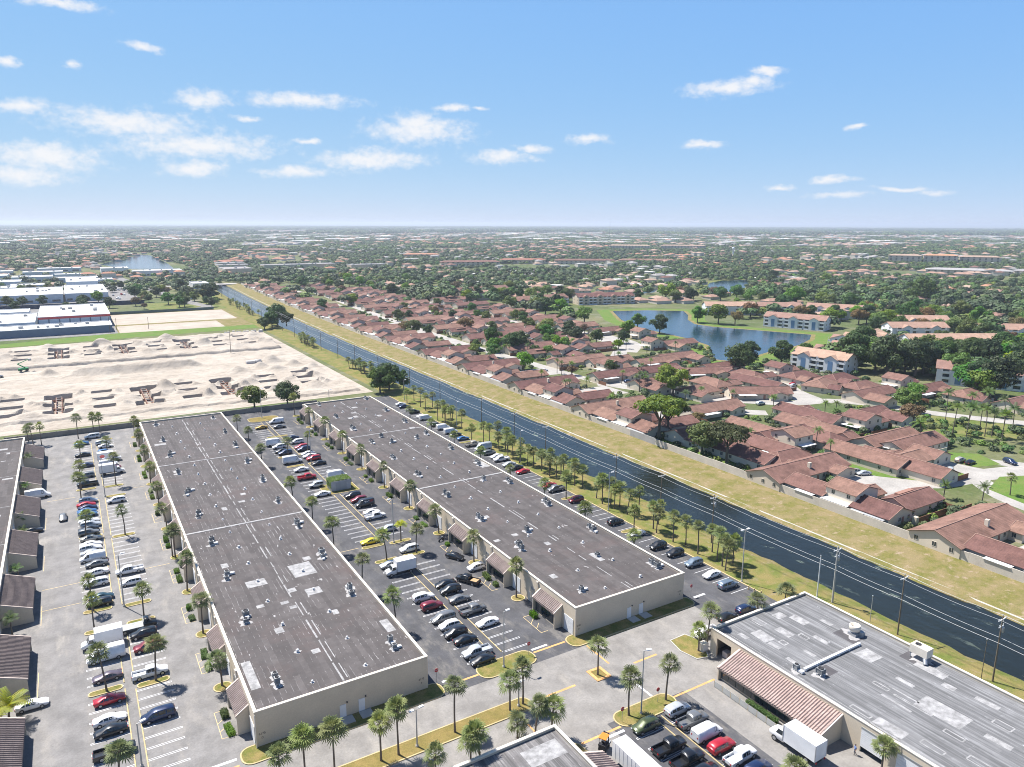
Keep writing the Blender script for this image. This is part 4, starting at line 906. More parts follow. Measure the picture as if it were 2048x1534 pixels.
for i, (x, y) in enumerate(((120.0, 98.3), (120.1, 96.8), (120.4, 95.2))):
    o = thing('bollard', 'yellow bollard by the canal lot corner, %s from the minivan' % nth(i), 'bollard', (x, y, 0), 0, 'yellow bollards'); mb = MB(); mb.lathe([(.14, 0), (.14, .95), (.1, 1.05), (.02, 1.08)], n=10); mesh_obj('post', mb, PAINT_Y, o); mb = MB(); mb.lathe([(.145, 0), (.145, .12)], n=10); mesh_obj('band', mb, DARK, o, loc=(0, 0, .7))
o = thing('transformer_box', 'cream utility cabinet beside the palms at the grey warehouse corner', 'utility cabinet', (94.4, 86.6, .1)); mb = MB(); mb.box(-.7, .7, -.6, .6, .1, 1.5, bottom=True); mesh_obj('cabinet', mb, WALL_TRIM, o); mb = MB(); mb.box(-.8, .8, -.7, .7, 0, .1); mesh_obj('pad', mb, KERB_G, o); mb = MB(); mb.box(-.65, .65, -.63, -.605, .2, 1.4); mesh_obj('door', mb, METAL_W, o)
# vine-covered enclosure in the middle car park
o = thing('vine_shed', 'pale grey shed with a green vine-covered roof in the middle car park', 'shed', (63.2, 204.8, .1)); SHW = mat('shed_panel', (0.45, 0.45, 0.45), 0.8, var=0.12, scale=0.5)
mb = MB(); mb.box(-3.0, 3.0, -2.0, 2.2, 0, 2.9); mesh_obj('wall', mb, SHW, o)
for dx in (-.85, .85): 
    mb = MB(); mb.box(dx - .8, dx + .8, -2.06, -2.0, .1, 2.5); mesh_obj('door', mb, mat('shed_door', (0.38, 0.38, 0.375), 0.8), o)
mb = MB()
for i in range(2600):
    x, y = ru(-3.2, 3.2), ru(-2.1, 2.4); z = 3.0 + .35 * (1 - (x/3.4)**4) * ru(.2, 1)
    if rnd() < .3: x = random.choice((-1, 1)) * ru(3.0, 3.25); z = ru(1.0 if x < 0 else 1.8, 3.0)
    s = ru(.08, .16); a = ru(0, 6); mb.add([(x + s*cos(a), y + s*sin(a), z), (x - s*sin(a), y + s*cos(a), z + ru(-.08, .08)), (x - s*cos(a), y - s*sin(a), z), (x + s*sin(a), y - s*cos(a), z + ru(-.08, .08))], [(0,1,2,3)])
v = mesh_obj('vine', mb, HEDGE, o)
# white box trailer and its awning neighbour at the bottom edge
o = thing('box_trailer', 'long white box trailer parked beside tiled awning at the bottom edge', 'trailer', (62.5, 66.2, 0))
mb = MB(); mb.box(-1.25, 1.25, -6.2, 6.2, 1.1, 3.8, bottom=True); mesh_obj('box', mb, METAL_W, o)
for i in range(14):
    mb = MB(); mb.box(-1.28, -1.25, -6.0 + .88*i, -5.9 + .88*i, 1.15, 3.75); mesh_obj('rib', mb, METAL_W, o)
for sy in (-5, -3.7): 
    for sx in (-1.05, 1.05): 
        mb = MB(); mb.tube((-.15, 0, 0), (.15, 0, 0), .5, n=12); mesh_obj('wheel', mb, DARK, o, loc=(sx, sy, .5))
mb = MB(); mb.box(-1.0, 1.0, -6, 6, .85, 1.1, bottom=True); mb.box(-.9, -.75, 4, 4.15, 0, .9); mb.box(.75, .9, 4, 4.15, 0, .9); mesh_obj('chassis', mb, DARK, o)
# orange forklift
o = thing('forklift', 'small orange forklift truck behind the white trailer', 'forklift', (62.2, 75.4, 0), 0.5); ORG = mat('machine_orange', (0.62, 0.22, 0.03), 0.5, var=0.1)
mb = MB(); mb.box(-1.0, .6, -.55, .55, .3, 1.0, bottom=True); mb.box(-1.1, -.5, -.55, .55, 1.0, 1.25); mesh_obj('body', mb, DARK, o)
mb = MB()
for sx, sy in ((-.9, -.5), (-.9, .5), (.4, -.5), (.4, .5)): mb.tube((sx, sy, 1.0), (sx*.9, sy, 2.15), .035, n=5)
mesh_obj('cage', mb, DARK, o); mb = MB(); mb.box(-.95, .5, -.6, .6, 2.15, 2.25, bottom=True); mesh_obj('canopy', mb, ORG, o)
mb = MB(); mb.box(.62, .78, -.45, -.33, .1, 2.4); mb.box(.62, .78, .33, .45, .1, 2.4); mb.box(.64, .76, -.33, .33, 2.2, 2.32, bottom=True); mesh_obj('mast', mb, DARK, o)
for sy in (-.25, .25): mb = MB(); mb.box(.78, 1.9, sy - .06, sy + .06, .12, .17, bottom=True); mesh_obj('fork', mb, METAL_D, o)
for sx, sy in ((-.7, -.5), (-.7, .5), (.35, -.55), (.35, .55)): mb = MB(); mb.tube((0, -.1, 0), (0, .1, 0), .3, n=12); mesh_obj('wheel', mb, DARK, o, loc=(sx, sy, .3))
mb = MB(); mb.box(-.5, -.1, -.22, .22, 1.0, 1.12); mb.box(-.55, -.45, -.22, .22, 1.1, 1.5); mesh_obj('seat', mb, DARK, o)
# low fence and hedges along the tiled awning of the grey warehouse
o = thing('wire_fence', 'low metal fence in front of the tiled awning of the grey warehouse', 'fence', (87.9, 71, 0))
for k in range(8): mb = MB(); mb.tube((0, 0, 0), (0, 0, 1.25), .035, n=5); mesh_obj('post', mb, PAINT_Y, o, loc=(0, -6.3 + 1.85*k, 0))
for k in range(7): 
    mb = MB(); mb.box(-.015, .015, .06, 1.79, .1, 1.15, bottom=True); mesh_obj('panel', mb, mat('fence_mesh', (0.40, 0.40, 0.38), 0.7), o, loc=(0, -6.3 + 1.85*k, 0))
# ------------------------------------------------------------------ houses
def gable(mb, x0, x1, y0, y1, zw, rise, axis, ov=0.45, th=0.16, hip=(0, 0)):
    """roof slab; hip = how far each ridge end is pulled in"""
    if axis == 'y': X0, X1, Y0, Y1 = y0, y1, x0, x1; f = lambda a, b, z: (b, a, z)
    else: X0, X1, Y0, Y1 = x0, x1, y0, y1; f = lambda a, b, z: (a, b, z)
    ym = (Y0 + Y1) / 2; half = (Y1 - Y0) / 2; k = rise / half
    xa, xb, ya, yb = X0 - ov, X1 + ov, Y0 - ov, Y1 + ov; ze = zw - k * ov; zr = zw + rise
    ra, rb = (xa + hip[0] if hip[0] else xa), (xb - hip[1] if hip[1] else xb)
    T = [f(xa, ya, ze), f(xb, ya, ze), f(xb, yb, ze), f(xa, yb, ze), f(ra, ym, zr), f(rb, ym, zr)]
    B = [(p[0], p[1], p[2] - th) for p in T]
    fs = [(0,1,5,4), (2,3,4,5), (1,2,5), (3,0,4)] if True else []
    top = [(0,1,5,4), (2,3,4,5)]; 
    if hip[1]: top.append((1,2,5))
    if hip[0]: top.append((3,0,4))
    bot = [tuple(6 + i for i in reversed(t)) for t in top]
    ed = [(0,6,7,1), (2,8,9,3)]
    if hip[1]: ed.append((1,7,8,2))
    else: ed += [(1,7,11,5), (5,11,8,2)]
    if hip[0]: ed.append((3,9,6,0))
    else: ed += [(3,9,10,4), (4,10,6,0)]
    if axis == 'y': top, bot, ed = [t[::-1] for t in top], [t[::-1] for t in bot], [t[::-1] for t in ed]
    mb.add(T + B, top + bot + ed)
    return f(ra, ym, zr), f(rb, ym, zr)
WIN_W = None
def win_mesh():
    mb = MB(); mb.box(-.04, .04, -.5, .5, 0, 1.15, 0, bottom=True)
    for (a, b, c, d) in ((-.56, -.5, -.06, 1.21), (.5, .56, -.06, 1.21), (-.03, .03, 0, 1.15)): mb.box(-.07, .07, a, b, c, d, 1, bottom=True)
    mb.box(-.07, .07, -.5, .5, -.06, 0, 1, bottom=True); mb.box(-.07, .07, -.5, .5, 1.15, 1.21, 1, bottom=True)
    return mb.mesh('window', [GLASS, WALL_TRIM])
WIN = win_mesh()
def add_windows(o, x0, x1, y0, y1, zs, gap=3.6, sc=1.0, prob=1.0):
    for z in zs:
        for (ax, fixed, a, b) in (('x', y0, x0, x1), ('x', y1, x0, x1), ('y', x0, y0, y1), ('y', x1, y0, y1)):
            n = max(1, int((b - a) / gap))
            for i in range(n):
                if rnd() > prob: continue
                t = a + (b - a) * (i + .5) / n + ru(-.3, .3)
                if ax == 'y': link('window', WIN, o, (fixed, t, z), 0, (1, sc, 1))
                else: link('window', WIN, o, (t, fixed, z), pi/2, (1, sc, 1))
def house(name, label, cat, blocks, roofm, wallm=None, extras=(), group=None, wprob=.75, ridge=RIDGE):
    o = thing(name, label, cat, (0, 0, 0), 0, group)
    w = MB()
    for (x0, x1, y0, y1, zw, rise, axis, hip) in blocks:
        w.box(x0, x1, y0, y1, 0, zw, top=False)
        xm, ym = (x0+x1)/2, (y0+y1)/2
        if axis == 'x':
            if not hip[0]: w.add([(x0,y0,zw),(x0,y1,zw),(x0,ym,zw+rise)], [(1,0,2)])
            if not hip[1]: w.add([(x1,y0,zw),(x1,y1,zw),(x1,ym,zw+rise)], [(0,1,2)])
        else:
            if not hip[0]: w.add([(x0,y0,zw),(x1,y0,zw),(xm,y0,zw+rise)], [(0,1,2)])
            if not hip[1]: w.add([(x0,y1,zw),(x1,y1,zw),(xm,y1,zw+rise)], [(1,0,2)])
    mesh_obj('wall', w, wallm or HOUSE_W, o)
    for (x0, x1, y0, y1, zw, rise, axis, hip) in blocks:
        r = MB(); a, b = gable(r, x0, x1, y0, y1, zw, rise, axis, hip=hip); ro = mesh_obj('roof', r, roofm, o)
        if ridge:
            c = MB(); c.tube((a[0], a[1], a[2] + .02), (b[0], b[1], b[2] + .02), .14, n=5)
            k = rise / (((y1-y0) if axis == 'x' else (x1-x0)) / 2)
            for e, hp, s in ((a, hip[0], -1), (b, hip[1], 1)):
                for sd in (-1, 1):
                    if axis == 'x': q = ((x0 - .45) if s < 0 else (x1 + .45), (y0 - .45) if sd < 0 else (y1 + .45), zw - k*.45)
                    else: q = ((x0 - .45) if sd < 0 else (x1 + .45), (y0 - .45) if s < 0 else (y1 + .45), zw - k*.45)
                    c.tube((e[0], e[1], e[2] + .02), q, .10, n=4)
            mesh_obj('ridge_cap', c, ridge, ro)
        add_windows(o, x0, x1, y0, y1, (1.0,) if zw < 4 else ((1.0, 3.7) if zw < 7 else (1.0, 3.8, 6.6)), prob=wprob)
    b0 = blocks[0]
    ubox('door', HOUSE_TRIM, o, ((b0[0]+b0[1])/2 + 1.2, b0[2], 0), (1.0, .12, 2.1))
    for (nm, m, c, s) in extras: ubox(nm, m, o, c, s)
    return o
def copy_tree(o, parent=None):
    c = o.copy(); COL.objects.link(c)
    if parent is not None: c.parent = parent
    for ch in o.children: copy_tree(ch, c)
    return c
def place(proto, used, loc, rz, label, mirror=False, sc=1.0):
    o = proto if not used.get(proto.name) else copy_tree(proto); used[proto.name] = True
    o.location = loc; o.rotation_euler = (0, 0, rz); o.scale = (sc * (-1 if mirror else 1), sc, sc); o['label'] = label
    return o
AWN_W = METAL_W; AWN_G = mat('patio_roof_grey', (0.38, 0.39, 0.40), 0.6, var=0.1); PWALL = HOUSE_W
N0 = (0, 0); USED = {}
G_T = 'brown-roofed townhouses east of the canal'
T_LONG = house('townhouse', '', 'house', [(-.4, 33, 17.5, 30.0, 2.9, 2.3, 'x', N0), (1.6, 12, 4.6, 17.5, 2.9, 1.9, 'y', N0), (22, 31, 14.2, 17.5, 2.7, 1.2, 'y', N0)], ROOF_H,
               extras=[('patio_roof', AWN_W, (.5, 9.5, 2.35), (1.9, 6, .1)), ('patio_wall', PWALL, (0.2, 11, 0), (.15, 13, 1.7)), ('yard_fence', FENCE, (30, 33.0, 0), (10, .12, 1.7)), ('chimney', HOUSE_W, (16.5, 20.2, 2.9), (.9, .9, 2.6))], group=G_T)
T_TWO = house('townhouse', '', 'house', [(3.2, 13.4, -4.6, 4.6, 5.5, 1.7, 'y', N0), (13.4, 19, -3.4, 3.6, 2.9, 1.4, 'x', N0)], ROOF_H,
              extras=[('patio_roof', AWN_W, (1.7, 0, 2.5), (3.0, 8.4, .1)), ('patio_post', HOUSE_W, (.4, -4, 0), (.15, .15, 2.5)), ('patio_post', HOUSE_W, (.4, 4, 0), (.15, .15, 2.5))], group=G_T)
T_GAB = house('townhouse', '', 'house', [(1.5, 12.4, -15.4, -4.6, 2.9, 2.1, 'y', N0), (12.4, 29, -14.4, -5.4, 2.9, 1.9, 'x', N0)], ROOF_H,
              extras=[('patio_roof', AWN_G, (.9, -10, 2.3), (1.7, 9.6, .1)), ('skylight', HOUSE_TRIM, (20.5, -8.0, 3.6), (7, 1.4, .9)), ('yard_fence', FENCE, (20, -17.6, 0), (18, .12, 1.8)), ('yard_fence', FENCE, (29, -16, 0), (.12, 3, 1.8)), ('patio_wall', PWALL, (11, -17.2, 0), (1.2, 1.2, 2.1))], group=G_T)
def cluster(x, y, rz, rowname, idx, mirror=False):
    w = '%s cluster from the near end, %s' % (nth(idx), rowname)
    place(T_LONG, USED, (x, y, .05), rz, 'long L-shaped brown-roofed house, ' + w, mirror)
    place(T_TWO, USED, (x, y, .05), rz, 'two-storey brown-roofed house, ' + w, mirror)
    place(T_GAB, USED, (x, y, .05), rz, 'low gabled brown-roofed house, ' + w, mirror)
COURTS = []
W1 = [65.2, 117.4, 211.4, 263.3, 316.4, 368.7, 427.5, 480, 533, 586, 640, 693, 746, 800, 853, 906]
for i, y in enumerate(W1):
    cluster(175.2 + bend(y), y, 0, 'canal wall row', i); COURTS.append((194 + bend(y), 221 + bend(y), y - 4.5, y + 13.5))
# hand-placed houses between the canal wall and the first street
H_ELL = house('townhouse', '', 'house', [(-13, 13, -5.4, 5.4, 2.9, 2.1, 'x', N0), (-13, -3, -15, -5.4, 2.9, 1.8, 'y', N0)], ROOF_H, extras=[('yard_fence', FENCE, (-1, -9, 0), (.12, 7, 1.7)), ('patio_wall', PWALL, (4, -7.6, 0), (9, .15, 1.5))], group=G_T)
H_BAR = house('townhouse', '', 'house', [(-14, 14, -5, 5, 2.9, 2.1, 'x', N0), (3, 11, -8, -5, 2.8, 1.2, 'y', N0)], ROOF_H, extras=[('patio_roof', AWN_W, (-7, -6.4, 2.4), (8, 2.8, .1)), ('yard_fence', FENCE, (-14, -8, 0), (.12, 6, 1.7))], group=G_T)
H_HIP = house('townhouse', '', 'house', [(-9, 9, -6, 6, 2.9, 2.4, 'x', (5, 5)), (-9, -2, -11, -6, 2.9, 1.5, 'y', N0)], ROOF_H, extras=[('patio_wall', PWALL, (3, -8, 0), (10, .15, 1.5)), ('yard_fence', FENCE, (8, -7, 0), (.12, 3, 1.7))], group=G_T)
H_TWO = house('townhouse', '', 'house', [(-5.2, 5.2, -4.8, 4.8, 5.5, 1.8, 'y', N0), (5.2, 12, -3.6, 3.8, 2.9, 1.4, 'x', N0)], ROOF_H, group=G_T, extras=[('patio_roof', AWN_W, (-6.6, 0, 2.5), (2.8, 7, .1)), ('yard_fence', FENCE, (0, -7.5, 0), (10, .12, 1.7))])
NEAR = [('E', 222.5, 137.5, 90, 0, 'beside the near cul-de-sac lawn'), ('B', 225, 126.5, 90, 0, 'closest to the cul-de-sac lawn'), ('E', 250, 139, 0, 0, 'with white van in its drive, behind the cul-de-sac lawn'), ('B', 247, 147, 0, 0, 'wing behind the white van'),
        ('B', 189.5, 163, 90, 0, 'under the spreading trees by the wall'), ('E', 203, 163, 90, 1, 'behind the spreading trees by the wall'), ('T', 215.5, 163, 90, 0, 'behind the spreading trees'), ('H', 197, 150.5, 0, 0, 'between spreading trees and near cluster'), ('E', 216, 178, 90, 0, 'north of the spreading trees'), ('B', 238, 171, 90, 0, 'long ridge west of the royal palms'), ('H', 228, 161, 90, 0, 'with fence beside the long ridge'), ('T', 258, 164, 0, 0, 'two-storey west of the royal palms'), ('E', 270, 172, 0, 1, 'south of the curved street'), ('B', 252, 183, 90, 0, 'facing the curved street from the south'),
        ('B', 226, 211, 0, 0, 'with white porch, by the middle court'), ('B', 267, 222, -30, 0, 'along the curved street, north side'), ('H', 245, 238, 0, 0, 'behind the round bright tree'), ('E', 240, 262, 0, 0, 'near the courtyard palms'), ('B', 235, 287, 0, 0, 'at the bend of the first street'), ('T', 243, 301, 0, 0, 'near the bend of the first street'),
        ('H', 292, 250, 90, 0, 'west of the middle court'), ('T', 315, 250, 0, 0, 'at the head of the middle court'), ('H', 313, 236, 0, 0, 'beside the parked red car'), ('H', 306, 218, 20, 0, 'with skylight above the curved street'), ('E', 309, 194, 0, 0, 'with white carport above the curved street'), ('T', 340, 200, 0, 0, 'in front of the dark apartment trees'), ('B', 338, 186, 0, 0, 'wing in front of the dark apartment trees'), ('B', 280, 268, -20, 0, 'with green back lawn by the lake'), ('E', 298, 274, 0, 0, 'closest to the lake tip'), ('B', 278, 304, 0, 0, 'along the lake path, near end'), ('E', 298, 309, 0, 1, 'beside the small dock lawn'), ('T', 315, 348, 0, 0, 'two-storey on the lake shore'), ('E', 334, 345, 0, 0, 'on the lake shore point'), ('T', 338, 386, 0, 0, 'taller on the lake shore beyond the court'), ('B', 331, 414, 0, 0, 'on the lake shore, farther end'), ('H', 345, 170, 0, 0, 'behind the royal palms'), ('E', 350, 150, 0, 0, 'at the right picture edge behind the royal palms'), ('H', 318, 205, 0, 0, 'between skylight house and carport'), ('E', 262, 285, 0, 1, 'between first street and lake path'), ('B', 256, 318, 0, 0, 'beyond the bend of first street'),
        ('E', 196, 188, 0, 0, 'with its end under the tall spreading tree'), ('H', 262, 246, 90, 0, 'behind the row along curved street'), ('B', 283, 236, 90, 0, 'left of the middle court'), ('H', 325, 222, 0, 0, 'at the dark fence of the apartments')]
PT = {'E': (H_ELL, 'L-shaped'), 'B': (H_BAR, 'long low'), 'H': (H_HIP, 'hip-roofed'), 'T': (H_TWO, 'two-storey')}
for (t, x, y, a, m, l) in NEAR: place(PT[t][0], USED, (x, y, .05), R(a), '%s brown tiled house %s' % (PT[t][1], l), bool(m))
for i, y in enumerate((352, 404, 456, 508, 560, 612, 664, 716, 770, 824, 880)): cluster(258 + bend(y), y, pi, 'row east of first street', i)
for i, y in enumerate((372, 424, 476, 528, 580, 632, 690, 745, 800)): cluster(263 + bend(y), y, 0, 'third row from the canal', i)
for i, y in enumerate((466, 518, 570, 640, 692, 745)): cluster(340 + bend(y), y, pi, 'row before the brown flats', i)
# ------------------------------------------------------------------ streets of the estate
STREETS = []
def street(pts, w, z=.062, name='street', m=ROAD_H):
    STREETS.append((pts, w))
    mb = MB(); L_, R_ = [], []
    for i, p in enumerate(pts):
        a = Vector(pts[max(i-1, 0)]); b = Vector(pts[min(i+1, len(pts)-1)]); d = (b - a).normalized(); n = Vector((-d.y, d.x)) * w / 2
        L_.append((p[0] + n.x, p[1] + n.y, z)); R_.append((p[0] - n.x, p[1] - n.y, z))
    for i in range(len(pts) - 1): mb.quad(R_[i], R_[i+1], L_[i+1], L_[i])
    return struct(name, mb, m)
def smooth(pts, n=4):
    Q = []
    for i in range(len(pts) - 1):
        p0, p1, p2, p3 = (Vector(pts[max(i-1, 0)]), Vector(pts[i]), Vector(pts[i+1]), Vector(pts[min(i+2, len(pts)-1)]))
        for k in range(n):
            t = k / n; Q.append(tuple(0.5 * ((2*p1) + (p2-p0)*t + (2*p0-5*p1+4*p2-p3)*t*t + (3*p1-p0-3*p2+p3)*t**3)))
    return Q + [pts[-1]]
street(smooth([(205, 136), (210, 128), (221, 116), (240, 112.5), (262, 106.5), (290, 99), (330, 86)]), 9)
street(smooth([(224, 84), (228, 98), (238, 111)]), 7, .066); street(smooth([(248, 136), (243, 124), (246, 111)]), 9, .070); street(smooth([(256, 128), (259, 118), (270, 104)]), 6, .074)
street(smooth([(224, 300), (225, 281), (230, 264), (243, 248), (256, 232), (262, 221), (272, 206), (290, 200), (302, 182), (306, 168), (316, 148), (330, 126), (345, 100)]), 8, .062)
street(smooth([(240, 232), (252, 226), (263, 216), (270, 208)]), 14, .066); street(smooth([(301, 248), (297, 235), (289, 222), (282, 204)]), 14, .070); street(smooth([(247, 200), (240, 207), (230, 224)]), 8, .074)
street(smooth([(222, 296), (221, 350), (220, 420), (223, 520), (229, 640), (239, 780), (245, 930)]), 7.5, .058); street(smooth([(222, 285), (230, 280), (240, 275)]), 16, .078)
street(smooth([(277, 336), (298, 358), (313, 378), (324, 408), (314, 450), (306, 520), (302, 615), (310, 700), (330, 800)]), 9, .062); street(smooth([(290, 350), (312, 372), (318, 400)]), 22, .066)
for i, (xa, xb, ya, yb) in enumerate(COURTS):
    if xa > 188: mb = MB(); rect(mb, xa, xb, ya, yb, .054); struct('driveway', mb, ROAD_H)
# near lawns
def lawn(pts, m=GRASS_LAWN, z=.05): mb = MB(); mb.poly(pts, z); struct('lawn', mb, m)
lawn([(209, 141), (213, 128), (222, 117), (239, 114.5), (240, 119), (237, 128), (222, 140)], GRASS_GREEN, .082); lawn([(249, 117), (259.5, 114), (265, 124), (256, 132), (250, 126)], GRASS_GREEN, .082); lawn([(226, 88), (231, 104), (246, 108), (262, 101), (250, 86)], GRASS_GREEN, .082)
lawn([(270, 150), (290, 130), (310, 110), (330, 108), (310, 150), (295, 175), (280, 180)], GRASS_LAWN, .052); lawn([(276, 262), (292, 256), (300, 262), (286, 272)], GRASS_GREEN, .056); lawn([(176.5, 150), (187, 150), (187, 200), (176.5, 200)], GRASS_GREEN, .055)
lawn([(177, 84), (205, 84), (205, 104), (177, 104)], GRASS_LAWN, .053)
# ------------------------------------------------------------------ lakes, pool
def sheet(name, pts, z, m): mb = MB(); mb.poly(pts, z); return struct(name, mb, m)
LK1 = [(423, 522), (455, 512), (480, 490), (462, 466), (439, 443), (424, 420), (425, 402), (440, 370), (456, 336), (436, 322), (409, 310), (370, 302), (327, 290), (322, 300), (336, 318), (357, 340), (366, 369), (372, 423), (390, 470)]
lawn(inset(LK1, 14), GRASS_GREEN, .052); lawn(inset(LK1, 3), GRASS_BANK, .056); sheet('lake_water', LK1, .06, LAKE)
LK2 = [(745, 715), (790, 735), (835, 728), (800, 690), (754, 657), (690, 610), (640, 585), (622, 596), (660, 640)]; lawn(inset(LK2, 10), GRASS_LAWN, .052); sheet('lake_water', LK2, .06, LAKE)
LK3 = [(385, 860), (430, 850), (465, 798), (458, 770), (398, 783), (375, 820)]; lawn(inset(LK3, 10), GRASS_BANK, .052); sheet('lake_water', LK3, .06, LAKE)
LK4 = [(54, 1599), (75, 1690), (102, 1758), (160, 2060), (178, 1980), (170, 1594), (164, 1470), (159, 1392), (90, 1425)]; sheet('lake_water', LK4, .06, LAKE)
LK5 = [(300, 650), (330, 640), (335, 665), (305, 680)]; sheet('lake_water', LK5, .06, LAKE)
LK6 = [(560, 640), (640, 660), (650, 690), (575, 680)]; sheet('lake_water', LK6, .06, LAKE)
FARL = [[(300, 5200), (900, 5150), (1500, 5600), (500, 6300)], [(-900, 6200), (200, 6300), (300, 7100), (-700, 7000)], [(2100, 6000), (2900, 5600), (3300, 5900), (2500, 6500)]]
for p in FARL: sheet('lake_water', p, .06, LAKE)
LAKES = [LK1, LK2, LK3, LK4, LK5, LK6]
o = thing('swimming_pool', 'turquoise swimming pool beside the brown clubhouse', 'pool', (281.5, 384.5, .05), .35)
mb = MB(); mb.poly(rounded(-9, 9, -6, 6, 1.0), .08); mesh_obj('deck', mb, ROAD_H, o); mb = MB(); mb.poly(rounded(-6.2, 6.2, -3.4, 3.4, .8), .14); mesh_obj('water', mb, mat('pool_water', (0.10, 0.42, 0.50), 0.08, var=.05), o)
# ------------------------------------------------------------------ apartment blocks
APW = mat('apartment_white', (0.68, 0.68, 0.69), 0.85, var=.06, scale=.2); APB = mat('apartment_blue', (0.13, 0.23, 0.38), 0.7, var=.1); APC = mat('condo_cream', (0.55, 0.47, 0.36), 0.9, var=.06)
def apartment(label, x, y, L_, Wd, rz, roofm, wallm, h=8.0, blue=True, group='three-storey apartment blocks'):
    o = thing('apartment_building', label, 'apartment block', (x, y, .05), rz, group)
    w = MB(); w.box(-L_/2, L_/2, -Wd/2, Wd/2, 0, h, top=False)
    for s in (-1, 1): w.add([(s*L_/2, -Wd/2, h), (s*L_/2, Wd/2, h), (s*L_/2, 0, h + 3.0)], [(0, 1, 2) if s > 0 else (1, 0, 2)])
    mesh_obj('wall', w, wallm, o)
    r = MB(); gable(r, -L_/2, L_/2, -Wd/2, Wd/2, h, 3.0, 'x', ov=.6, th=.25); mesh_obj('roof', r, roofm, o)
    n = max(2, int(L_ / 15))
    for i in range(n):
        xc = -L_/2 + L_ * (i + .5) / n
        for s in (-1, 1):
            ya, yb = (Wd/2 - .5, Wd/2 + 1.6) if s > 0 else (-Wd/2 - 1.6, -Wd/2 + .5)
            w = MB(); w.box(xc - 3.4, xc + 3.4, ya, yb, 0, h - .2, top=False); ye = yb if s > 0 else ya
            w.add([(xc - 3.4, ye, h - .2), (xc + 3.4, ye, h - .2), (xc, ye, h + 1.7)], [(0, 1, 2) if s < 0 else (1, 0, 2)]); mesh_obj('bay', w, wallm, o)
            r = MB(); gable(r, xc - 3.4, xc + 3.4, min(ya, 0), max(yb, 0), h - .2, 1.9, 'y', ov=.4, th=.2); mesh_obj('gable_roof', r, roofm, o)
            if blue: ubox('blue_panel', APB, o, (xc, ye, .6), (2.6, .14, h - 2.2))
            else:
                for z in (.9, 3.7, 6.4): ubox('window', GLASS, o, (xc, ye, z), (2.4, .14, 1.5))
            for z in (0.1, 2.9, 5.7):
                for dx in (-5.4, 5.4):
                    yq = s * (Wd/2 + .8); b = MB(); b.box(-1.9, 1.9, -.8, .8, 0, .16, bottom=True); b.box(-1.9, 1.9, s*.72 - .05, s*.72 + .05, .16, 1.05)
                    for px in (-1.85, 1.85): b.box(px - .08, px + .08, s*.7 - .08, s*.7 + .08, .16, 2.7)
                    key = ('balc', s)
                    if key not in UNIT: UNIT[key] = b.mesh('balcony', [METAL_W])
                    link('balcony', UNIT[key], o, (xc + dx, yq, z)); ubox('window', GLASS, o, (xc + dx, s * Wd/2, z + .3), (2.8, .12, 2.0))
    for s in (-1, 1):
        for z in (1, 3.8, 6.6):
            for dy in (-4, 4): link('window', WIN, o, (s * L_/2, dy, z), 0, (1, 1.3, 1.1))
    return o
for (l, x, y, L_, a, w_) in (('facing the lakeside trees', 351, 249, 30, 101, 15), ('joined behind the block facing the lakeside trees', 384, 262, 44, 12, 16), ('stepping away from the lake end', 432, 282, 46, 8, 16), ('half hidden by the big dark trees', 384, 184, 38, 118, 15), ('in the middle right beyond the tree mass', 474, 248, 60, -28, 15), ('at the right edge beyond the tree mass', 562, 250, 52, -38, 15), ('on the far lake shore', 478, 366, 46, -70, 15), ('behind the far lake shore block', 566, 396, 44, -60, 15), ('beyond the lake near the round tree', 500, 455, 44, -30, 15), ('with long ridge behind the right blocks', 510, 292, 40, -30, 15), ('farthest right among trees', 552, 312, 36, -35, 15), ('behind the round tree of the lake point', 535, 430, 36, -40, 15)):
    apartment('pale blue and white three-storey apartments %s' % l, x, y, L_, w_, R(a), ROOF_S, APW)
for (l, x, y, L_, a) in (('on the left lake head', 457, 579, 60, -14), ('left of the lake head', 384, 588, 64, 4), ('behind the willow trees left of the lake', 386, 704, 66, 8)):
    apartment('brown-roofed three-storey flats %s' % l, x, y, L_, 15, R(a), ROOF_H, APC, blue=False, group='brown-roofed flats')
